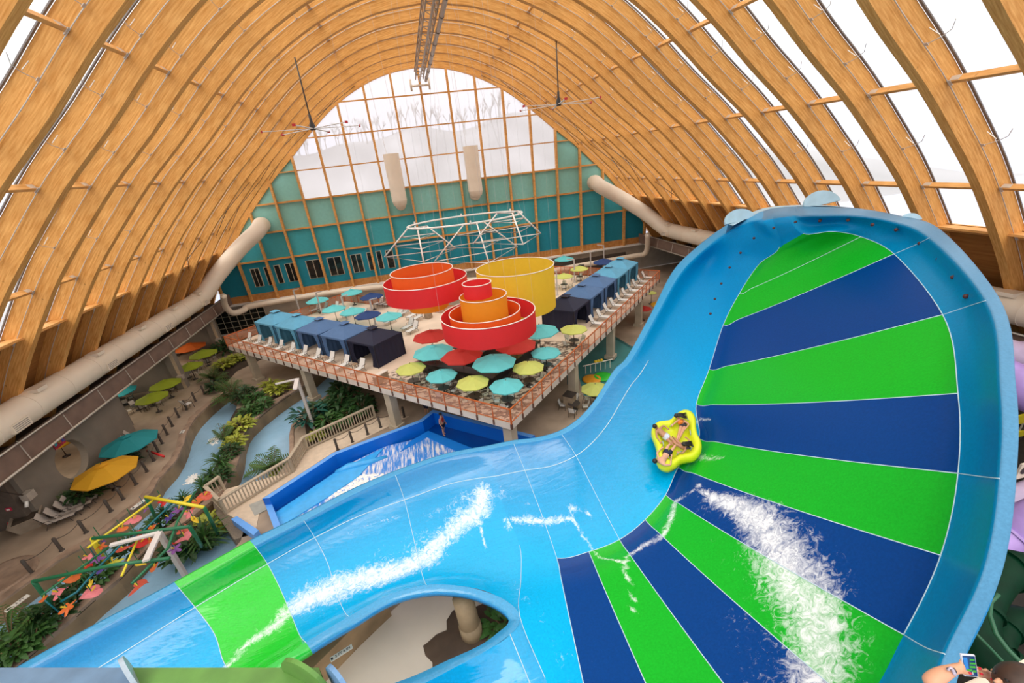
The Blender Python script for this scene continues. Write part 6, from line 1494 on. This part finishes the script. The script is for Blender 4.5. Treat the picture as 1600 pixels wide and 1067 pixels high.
def trunks(t, J, body, m_, pel, ab, hips, knees, k=.62):
    pts = [(*J(pel, .43), .19), (*J(tuple(a*.8+b*.2 for a, b in zip(pel, ab)), .46), .17)]; ed = [(0, 1)]
    for h, kn in zip(hips, knees):
        b = len(pts); pts.append((*J(h, .45), .135)); pts.append((*J(tuple(a*(1-k)+b_*k for a, b_ in zip(h, kn)), .50), .122)); ed += [(0, b), (b, b+1)]
    skin('swim_shorts', pts, ed, m_, body, 1)
t, J, b = rider('person lying back at the top lobe of the raft with long flying dark hair', (602, 175), (625, 215), (655, 255), (690, 300), [((665, 315), (628, 430), (592, 545)), ((710, 320), (662, 430), (618, 520))], [((618, 240), (572, 272), (548, 300)), ((705, 245), (770, 292), (705, 372))], M_SK['a'], M_HAIR, None, [(610, 165, .88), (650, 165, .86), (700, 175, .82), (745, 165, .74)])
garment(t, J, b, 'orange_top', [(632, 235, .60, .15), (655, 258, .57, .18), (672, 280, .5, .15)], M_ST['orange']); trunks(t, J, b, M_ST['dark'], (690, 300), (655, 255), [(672, 312), (706, 316)], [(628, 430), (662, 430)], .1)
t, J, b = rider('person in white and blue trunks lying back in the left lobe of the raft', (303, 322), (325, 352), (355, 385), (425, 445), [((440, 470), (505, 540), (560, 590)), ((460, 445), (545, 510), (625, 575))], [((318, 385), (322, 468), (372, 535)), ((370, 350), (420, 308), (468, 348))], M_SK['b'], M_HAIR, None)
trunks(t, J, b, M_ST['white'], (425, 445), (355, 385), [(440, 468), (458, 446)], [(505, 540), (545, 510)])
t, J, b = rider('person in navy trunks lying back at the bottom lobe of the raft', (300, 792), (338, 805), (390, 815), (462, 705), [((440, 680), (475, 600), (530, 545)), ((500, 690), (555, 620), (600, 560))], [((350, 775), (325, 690), (392, 622)), ((420, 858), (515, 858), (525, 735))], M_SK['c'], M_HAIR, None)
trunks(t, J, b, M_ST['navy'], (462, 705), (390, 815), [(442, 682), (498, 690)], [(475, 600), (555, 620)])
t, J, b = rider('person with a dark ponytail blown sideways in the right lobe of the raft', (690, 562), (712, 585), (745, 620), (700, 610), [((680, 590), (610, 530), (545, 465)), ((670, 610), (580, 560), (520, 500))], [((745, 590), (772, 510), (735, 482)), ((725, 640), (680, 695), (622, 682))], M_SK['b'], M_HAIR, None, [(705, 560, .86), (745, 562, .82), (790, 560, .76), (825, 568, .66)], sc_=.92)
garment(t, J, b, 'bikini_top', [(735, 600, .62, .15), (748, 622, .57, .17), (745, 640, .52, .13)], M_ST['dark'])
# --- lifeguard on the surf pool floor
def stander(loc, lab, rz, shirt, shorts, sk, h=1.75):
    t = thing('person', lab, 'person', tuple(loc), rz); k = h/1.75
    pts = [(0, 0, .95, .135), (0, 0, 1.12, .125), (0, .01, 1.34, .15), (0, 0, 1.47, .06), (0, -.01, 1.56, .075), (0, -.01, 1.66, .095)]; ed = [(0, 1), (1, 2), (2, 3), (3, 4), (4, 5)]
    for s_ in (-1, 1):
        b = len(pts); st_ = .08*s_; pts += [(.09*s_, 0, .88, .095), (.10*s_, st_*.4, .5, .06), (.11*s_, .05+st_*.8, .1, .04), (.11*s_, -.1+st_*.8, .045, .035)]; ed += [(0, b), (b, b+1), (b+1, b+2), (b+2, b+3)]
        b = len(pts); pts += [(.19*s_, 0, 1.40, .055), (.25*s_, .02, 1.13, .042), (.25*s_, -.10, .90, .03), (.25*s_, -.13, .83, .032)]; ed += [(2, b), (b, b+1), (b+1, b+2), (b+2, b+3)]; hnd = b+3
        for f_ in range(4): b = len(pts); pts += [(.25*s_+(f_-1.5)*.018, -.15, .76, .01), (.25*s_+(f_-1.5)*.018, -.15, .72+.01*abs(f_-1.3), .008)]; ed += [(hnd, b), (b, b+1)]
        b = len(pts); pts += [(.25*s_-.04*s_, -.17, .80, .011)]; ed += [(hnd, b)]
    body = skin('body', [(x*k, y*k, z*k, r*k) for x, y, z, r in pts], ed, sk, t, 1)
    q = MB(); q.lathe((0, .015*k, 1.68*k), [(.115*k*math.cos(a), .115*k*math.sin(a)) for a in [x*PI/12 for x in range(-2, 7)]], 12); q.build('hair', M_HAIR, body, True)
    skin('vest', [(0, 0, 1.0*k, .15*k), (0, 0, 1.15*k, .145*k), (0, .01, 1.33*k, .17*k), (0, 0, 1.42*k, .13*k)], [(0, 1), (1, 2), (2, 3)], shirt, body, 1)
    p_ = [(0, 0, .93*k, .15*k)]; e_ = []
    for s_ in (-1, 1): b = len(p_); p_ += [(.09*s_*k, 0, .86*k, .108*k), (.10*s_*k, .03*s_*k, .55*k, .085*k)]; e_ += [(0, b), (b, b+1)]
    skin('shorts', p_, e_, shorts, body, 1)
    MB().tube([(0, -.105*k, 1.64*k), (0, -.135*k, 1.61*k)], [.014, .01], 5).build('nose', sk, body)
    for s_ in (-1, 1): MB().lathe((.035*s_*k, -.098*k, 1.665*k), [(.001, -.01), (.01, 0), (.001, .01)], 6).build('eye', M_HAIR, body); MB().lathe((.1*s_*k, 0, 1.64*k), [(.001, -.03), (.018, 0), (.001, .03)], 6).build('ear', sk, body)
    MB().tube([(-.02*k, -.1*k, 1.585*k), (.02*k, -.1*k, 1.585*k)], .006, 4).build('mouth', mat('lip', (.4, .1, .08), .5), body)
    return t
p = P(694.4, 679.6, 0.02); stander(p, 'person in a red vest and dark shorts standing on the blue surf pool floor', .9, mat('vest_red', (.42, .02, .02), .7), M_ST['navy'], M_SK['a'], 1.88)
p = P(668, 648, 0.02); stander(p, 'person in a red top half hidden under the deck edge behind the surf pool', 2.4, mat('vest_red', (.42, .02, .02), .7), M_ST['navy'], M_SK['b'], 1.8)
# --- onlooker at the lower right filming with a phone
T0 = 2.75
onl = thing('person', 'person with brown hair at the lower right corner filming the slide with a phone', 'person', (0, 0, 0))
CO2 = lambda x, y: (1440+x/9.119, 950+y/9.119)
def N3(x, y, t_): return PD(*CO2(x, y), t_)
jt = [  # torso and both arms, as seen; lower body continues below the picture
 (900, 1900, 2.7, .14), (900, 1650, 2.72, .13), (880, 1420, 2.72, .15), (1120, 1330, 2.68, .055), (1260, 1230, 2.62, .075), (1330, 1090, 2.6, .10)]
pts = [(*N3(x, y, t_), r) for x, y, t_, r in jt]; ed = [(i, i+1) for i in range(5)]
def arm_(chain, root):
    prev = root
    for x, y, t_, r in chain: pts.append((*N3(x, y, t_), r)); ed.append((prev, len(pts)-1)); prev = len(pts)-1
    return prev
w_ = arm_([(560, 1330, 2.72, .06), (260, 1150, 2.68, .05), (110, 1050, 2.66, .05), (250, 960, 2.66, .047), (370, 905, 2.66, .038), (480, 862, 2.67, .028), (545, 850, 2.67, .034)], 2)
for ch in ([(600, 900, 2.64, .014), (660, 925, 2.62, .012), (700, 930, 2.61, .010)], [(585, 860, 2.70, .014), (640, 880, 2.74, .012), (700, 890, 2.74, .010)], [(580, 835, 2.70, .014), (640, 840, 2.74, .012), (700, 845, 2.74, .010)], [(570, 815, 2.70, .014), (625, 800, 2.74, .011), (690, 800, 2.74, .009)], [(560, 790, 2.67, .013), (575, 740, 2.68, .011)]): arm_(ch, w_)
w2 = arm_([(1300, 1380, 2.8, .06), (1160, 1180, 2.82, .05), (1080, 1060, 2.8, .04), (980, 975, 2.78, .03), (930, 945, 2.77, .03)], 2)
for ch in ([(880, 925, 2.75, .012), (800, 905, 2.72, .010), (790, 880, 2.71, .009)], [(880, 945, 2.75, .012), (810, 935, 2.72, .010), (775, 925, 2.71, .009)], [(885, 900, 2.75, .012), (830, 865, 2.73, .010), (790, 850, 2.72, .009)], [(900, 970, 2.75, .012), (840, 965, 2.72, .010), (790, 955, 2.72, .009)], [(940, 905, 2.75, .012), (905, 880, 2.73, .010)]): arm_(ch, w2)
for sx_ in (-120, 160):    # legs down to the platform
    arm_([(900+sx_, 2150, 2.75, .10), (900+sx_, 2900, 2.9, .07), (900+sx_, 3700, 3.05, .05)], 0)
body = skin('body', pts, ed, M_SK['a'], onl, 2)
hc = N3(1330, 1085, 2.6); up_ = _u; tow = (N3(940, 950, 2.6)-hc).normalized()
q = MB(); r = .118; prf_ = [(r*math.cos(a), r*1.1*math.sin(a)) for a in [x*PI/16 for x in range(-8, 9)]]
ax_ = (up_*.35-tow*.85+_r*.15).normalized(); q.lathe((0, 0, 0), prf_, 20, T=Matrix.Translation(hc-tow*.045+up_*.015)@ax_.to_track_quat('Z', 'Y').to_matrix().to_4x4()); q.build('hair', M_HBR, body, True)
for k in range(7):
    a = hc-tow*.07+up_*(.05-.02*k); MB().tube(spline([a, a-tow*.08-up_*.03, a-tow*.1-up_*.16], 3), [.035]*3+[.03]*3+[.012], 6).build('hair_lock', M_HBR, body, True)
MB().tube([hc+tow*.095-up_*.01, hc+tow*.13-up_*.03], [.018, .010], 6).build('nose', M_SK['a'], body, True)
for s_ in (-1, 1):
    sd_ = tow.cross(up_).normalized()*s_*.034; e_ = hc+tow*.095+sd_+up_*.018; MB().lathe(tuple(e_), [(.001, -.01), (.011, 0), (.001, .01)], 8).build('eye', M_HAIR, body, True)
    MB().lathe(tuple(hc+tow.cross(up_).normalized()*s_*.105), [(.001, -.03), (.02, 0), (.001, .03)], 8).build('ear', M_SK['a'], body, True)
MB().tube([hc+tow*.095-up_*.05-tow.cross(up_)*.022, hc+tow*.095-up_*.05+tow.cross(up_)*.022], .007, 5).build('mouth', mat('lip', (.4, .1, .08), .5), body)
skin('black_top', [(*N3(900, 1900, 2.7), .16), (*N3(900, 1650, 2.71), .15), (*N3(880, 1430, 2.71), .17), (*N3(640, 1370, 2.70), .085), (*N3(400, 1230, 2.69), .07)], [(0, 1), (1, 2), (2, 3), (3, 4)], mat('black_cloth', (.01, .01, .011), .8), body, 2)
MB().tube([N3(375, 870, 2.62), N3(420, 850, 2.62), N3(450, 890, 2.62), N3(470, 935, 2.62), N3(480, 960, 2.68), N3(440, 930, 2.72), N3(400, 880, 2.72)], .009, 6, closed=True).build('hair_tie', mat('tie_lilac', (.45, .4, .5), .7, var=.3, scale=60), body, True)
MB().tube([N3(430, 845, 2.62), N3(465, 860, 2.62), N3(490, 900, 2.62), N3(495, 945, 2.66), N3(460, 920, 2.71), N3(430, 870, 2.71)], .004, 5, closed=True).build('bracelet', M_LEG, body, True)
M_NAIL = mat('nail_red', (.65, .02, .04), .25, var=0)
for x, y, t_ in ((692, 928, 2.603), (832, 860, 2.70), (855, 938, 2.70), (1005, 1015, 2.70)): MB().lathe(tuple(N3(x, y, t_)), [(.001, -.011), (.009, 0), (.001, .011)], 8).build('fingernail', M_NAIL, body, True)
# phone
c4 = [N3(575, 668, 2.66), N3(757, 680, 2.66), N3(792, 985, 2.66), N3(622, 962, 2.66)]
ph = thing('phone', 'phone in a pale case held up by the onlooker, showing the slide on screen', 'phone', tuple(c4[0])); o_ = c4[0]
ux = (c4[1]-c4[0]); uy = (c4[3]-c4[0]); nz = ux.cross(uy).normalized()
if nz.dot(EYE-o_) < 0: nz = -nz
def quad(name, a, b, c, d, h, m_, th=.004):
    f = lambda u_, v_: ux*u_+uy*v_+nz*h
    q = MB(); tp_ = [f(a, b), f(c, b), f(c, d), f(a, d)]; q.v = [tuple(x) for x in tp_]+[tuple(x-nz*th) for x in tp_]; q.f = [[0, 1, 2, 3], [7, 6, 5, 4]]+[[i, i+4, (i+1) % 4+4, (i+1) % 4] for i in range(4)]; q.mi = [0]*6
    return q.build(name, m_, ph)
quad('case', -.03, -.03, 1.03, 1.03, -.001, mat('case_white', (.6, .62, .7), .3, var=0), .01)
scn = quad('screen', .02, .03, .98, .99, .001, mat('screen_navy', (.0, .03, .12), .15, var=0), .002)
for a, b, c, d, nm in ((.0, .1, .35, .8, 'b'), (.5, .16, .9, .24, 'g'), (.45, .34, .95, .42, 'g'), (.4, .5, .9, .6, 'g'), (.15, .66, .6, .76, 'g'), (.6, .7, .9, .8, 'g'), (.55, .78, .64, .92, 'w')): 
    x = quad('screen_image', a+.03, b, c, d, .002, mat('screen_'+nm, {'b': (.01, .15, .45), 'g': (.03, .28, .02), 'w': (.5, .5, .5)}[nm], .3, var=0, emit=.15), .0005); x.parent = scn; x.matrix_parent_inverse = Matrix()
# platform and parapet for the onlooker
foot = N3(900, 3700, 3.05); pf = thing('viewing_platform', 'cream viewing platform edge at the lower right corner', 'platform', (foot.x, foot.y, foot.z-.12))
MB().box((.5, -.3, 0), (1.8, 1.4, .12)).build('floor_slab', mat('cream_ledge', (.66, .56, .46), .7, var=.05), pf)
MB().box((.5, -.3, -(foot.z-.12)/2), (.4, .4, foot.z-.3)).build('post', M_CONC, pf)
pr = [N3(1240, 835, 3.3), N3(1640, 640, 3.3), N3(1640, 1300, 3.1), N3(600, 1300, 3.0), N3(600, 1070, 3.05), N3(1000, 900, 3.15)]
lg_ = thing('parapet_ledge', 'cream sloping ledge behind the onlooker with the phone', 'ledge', tuple(pr[0]))
q = MB(); q.v = [tuple(p_-pr[0]) for p_ in pr]+[tuple(p_-pr[0]-V((0, 0, .1))) for p_ in pr]; n = 6; q.f = [list(range(n))[::-1], list(range(n, 2*n))]+[[i, (i+1) % n, (i+1) % n+n, i+n] for i in range(n)]; q.mi = [0]*len(q.f); q.build('ledge_top', mat('cream_ledge', (.66, .56, .46), .7), lg_)

# --- neighbouring flume running under the viewpoint at the lower left
fl = thing('near_flume', 'grey-blue and green flume rim crossing the bottom left corner in front', 'slide', tuple(P(250, 1043, 9.0))); fo_ = P(250, 1043, 9.0)
a0, a1, a2 = P(-90, 1043, 9.0)-fo_, P(206, 1043, 9.0)-fo_, P(498, 1043, 9.0)-fo_
out_d = (P(250, 1120, 9.0)-fo_); out_d.z = 0; out_d.normalize()
M_FB = mat('flume_dull_blue', (.10, .18, .29), .45, var=.2, scale=1.5); M_FG = mat('flume_dull_green', (.09, .22, .04), .45, var=.18, scale=1.5)
def flseg(name, a, b, m_):
    q = MB(); pr_ = [(0, 0), (.45, 0.0), (.55, -.15), (.8, -.75), (1.3, -1.2), (1.9, -1.4), (1.9, -1.46), (1.2, -1.26), (.6, -.85), (0, -.15)]
    for e in (a, b):
        for o__, z in pr_: q.v.append(tuple(e+out_d*o__+V((0, 0, z))))
    n = len(pr_)
    for k in range(n): q.f.append([k, (k+1) % n, n+(k+1) % n, n+k]); q.mi.append(0)
    q.build(name, m_, fl)
flseg('flume_shell', a0, a1, M_FB); flseg('flume_shell', a1, a2, M_FG)
def fin(name, px, py, hh, ww, m_, z=9.0, tw=.35):
    c = P(px, py, z)-fo_; d = (a2-a1).normalized(); up = V((0, 0, 1)); e1_ = (out_d*.75+d*tw).normalized(); d = e1_.cross(up)
    ring_ = [c+e1_*math.cos(k*PI/12)*ww+up*math.sin(k*PI/12)*hh for k in range(13)]+[c-e1_*ww+V((0, 0, -1.2)), c+e1_*ww+V((0, 0, -1.2))]
    q = MB(); n = len(ring_); q.v = [tuple(p_+d*.04) for p_ in ring_]+[tuple(p_-d*.04) for p_ in ring_]; q.f = [list(range(n)), list(range(n, 2*n))[::-1]]+[[i, i+n, (i+1) % n+n, (i+1) % n] for i in range(n)]; q.mi = [0]*len(q.f); q.build(name, m_, fl)
fin('joint_flange', 210, 1060, .55, .45, mat('flange_grey', (.34, .42, .50), .4, var=.15)); fin('joint_flange', 480, 1064, .6, .62, M_FG, tw=1.1); fin('joint_flange', 534, 1075, .6, .4, mat('flange_blue2', (.12, .25, .45), .4, var=.1))
# --- slides in the dark at the right edge
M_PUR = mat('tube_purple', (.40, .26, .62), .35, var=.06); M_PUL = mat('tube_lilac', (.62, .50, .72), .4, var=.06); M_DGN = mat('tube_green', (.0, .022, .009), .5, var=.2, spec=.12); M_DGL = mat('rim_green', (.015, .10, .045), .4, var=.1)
def tb(nm, lab, pts, r, m_, rings_=(), cat='slide'):
    L_ = spline([PD(*p_) for p_ in pts], 5); o_ = L_[0].copy(); t = thing(nm, lab, cat, tuple(o_)); MB().tube([p_-o_ for p_ in L_], r, 18, cap=False).build('tube', m_, t, True)
    for k in rings_:
        i = int(k*(len(L_)-1)); d = (L_[min(i+1, len(L_)-1)]-L_[max(0, i-1)]).normalized(); MB().tube([L_[i]-o_-d*.05, L_[i]-o_+d*.05], r*1.12, 18).build('joint_flange', m_, t, True, auto=.6)
tb('tube_slide', 'upper purple tube slide emerging at the right edge', [(1500, 560, 22), (1570, 592, 21), (1625, 618, 20), (1720, 660, 20)], .95, M_PUR, (.3,)); tb('tube_slide', 'lilac tube slide just above the purple one at the right edge', [(1500, 530, 24), (1590, 556, 23.5), (1700, 585, 23)], .75, M_PUL, (.55,))
tb('tube_slide', 'lower purple tube slide at the right edge', [(1500, 860, 18), (1570, 838, 18), (1620, 812, 17.5), (1720, 770, 17)], .8, M_PUR, (.42,)); tb('tube_slide', 'second lower lilac tube slide at the right edge', [(1500, 810, 20), (1590, 785, 20), (1700, 742, 20)], .75, M_PUL, ())
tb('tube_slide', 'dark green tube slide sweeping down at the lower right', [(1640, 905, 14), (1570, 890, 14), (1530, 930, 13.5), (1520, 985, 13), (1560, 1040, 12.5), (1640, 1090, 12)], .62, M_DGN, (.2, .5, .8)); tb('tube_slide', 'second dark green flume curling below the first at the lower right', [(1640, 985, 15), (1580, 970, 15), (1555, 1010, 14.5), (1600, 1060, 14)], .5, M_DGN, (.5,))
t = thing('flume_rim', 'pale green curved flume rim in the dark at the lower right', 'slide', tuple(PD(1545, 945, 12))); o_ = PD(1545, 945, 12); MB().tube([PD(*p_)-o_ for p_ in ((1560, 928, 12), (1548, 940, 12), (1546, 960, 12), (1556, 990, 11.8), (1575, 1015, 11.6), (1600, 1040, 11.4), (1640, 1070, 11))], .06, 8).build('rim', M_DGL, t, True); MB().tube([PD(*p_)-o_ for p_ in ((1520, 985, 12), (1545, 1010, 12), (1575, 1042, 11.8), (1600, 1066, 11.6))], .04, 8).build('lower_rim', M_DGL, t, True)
a = PD(1594, 655, 24); t = thing('stair_rail', 'bright yellow stair barrier at the right edge behind the slide', 'railing', tuple(a)); MB().box((.8, 0, 0), (2.2, .1, .6)).build('upper_panel', M_YP, t); MB().box((.8, 0, -1.1), (2.2, .1, .4)).build('lower_panel', M_YP, t); 
for k in range(4): MB().box((k*.5, .05, -.6), (.06, .06, 1.3)).build('post', M_STEEL, t)
a = PD(1598, 735, 20); t = thing('sign_board', 'cream board with a black oval at the right edge', 'sign', tuple(a)); MB().box((.3, 0, 0), (1.2, .08, .9)).build('board', mat('cream_board', (.72, .62, .5), .6), t); MB().lathe((0, 0, 0), [(.01, 0), (.22, 0)], 16, T=Matrix.Translation((0, -.06, .05))@Matrix.Rotation(PI/2, 4, 'X')).build('black_oval', M_HAIR, t)
for i, (x, y) in enumerate(((1585, 900), (1560, 700), (1595, 640))):
    p = PD(x, y, 25); t = thing('stair_tower_post', 'dark steel stair tower post at the right edge, %s from the bottom' % ORD[i], 'post', (p.x+1, p.y, 0)); MB().box((0, 0, 2), (.35, .35, 4)).build('shaft', mat('dark_steel', (.05, .045, .04), .6), t); MB().box((0, 0, .02), (.8, .8, .04)).build('base_plate', M_LEG, t)
swall('wall_right', 'concrete back wall painted with its shade behind the right-hand slides', (34.5, 20, 2.1), (.4, 50, ZS), M_DARK)

q = MB(); q.prism([(10.5, -3), (33.5, -3), (33.5, 30), (24, 31), (17, 18), (12, 8)], .0, .03, bottom=False); o = q.build('ground_shade', mat('ground_shade_tone', (.02, .016, .012), .9, var=.3)); tag(o, 'near-black sheet painting shade over the ground under the slide towers at the lower right', 'ground')  # near-black sheet laid on the floor as painted shade
# ================================================================ light
w = bpy.data.worlds.new('world'); bpy.context.scene.world = w; w.use_nodes = True
nt = w.node_tree; N = nt.nodes; L = nt.links
bg = N['Background']; tc = N.new('ShaderNodeTexCoord'); sx = N.new('ShaderNodeSeparateXYZ'); rp = N.new('ShaderNodeValToRGB')
L.new(tc.outputs['Generated'], sx.inputs[0]); L.new(sx.outputs['Z'], rp.inputs[0])
rp.color_ramp.elements[0].position = .0; rp.color_ramp.elements[0].color = (.44, .47, .56, 1)
e_ = rp.color_ramp.elements.new(.16); e_.color = (.60, .59, .60, 1)
rp.color_ramp.elements[-1].position = .5; rp.color_ramp.elements[-1].color = (1, .95, .88, 1)
L.new(rp.outputs[0], bg.inputs[0]); bg.inputs[1].default_value = 2.05
sn = bpy.data.lights.new('sun', 'SUN'); sn.energy = 1.3; sn.angle = .6; sn.color = (1, .93, .82)
so = bpy.data.objects.new('sun', sn); C.objects.link(so); so.rotation_euler = (math.radians(25), math.radians(-20), 0)
for i, (x, y) in enumerate(((-30.5, 30), (-31, 41), (-31, 51), (-30, 14))):  # unseen fill lamps added under the soffit to brighten the left bays
    l = bpy.data.lights.new('bay_fill_light', 'AREA'); l.energy = 170; l.size = 5; l.color = (1, .86, .68); lo = bpy.data.objects.new('bay_fill_light', l); C.objects.link(lo); lo.location = (x, y, 4.0)
sc = bpy.context.scene
sc.view_settings.view_transform = 'Standard'; sc.view_settings.look = 'None'
sc.view_settings.exposure = 0; sc.view_settings.gamma = 1
sc.cycles.max_bounces = 10; sc.cycles.diffuse_bounces = 5; sc.cycles.transparent_max_bounces = 16; sc.cycles.transmission_bounces = 4
sc.cycles.use_denoising = True; sc.cycles.sample_clamp_indirect = 8
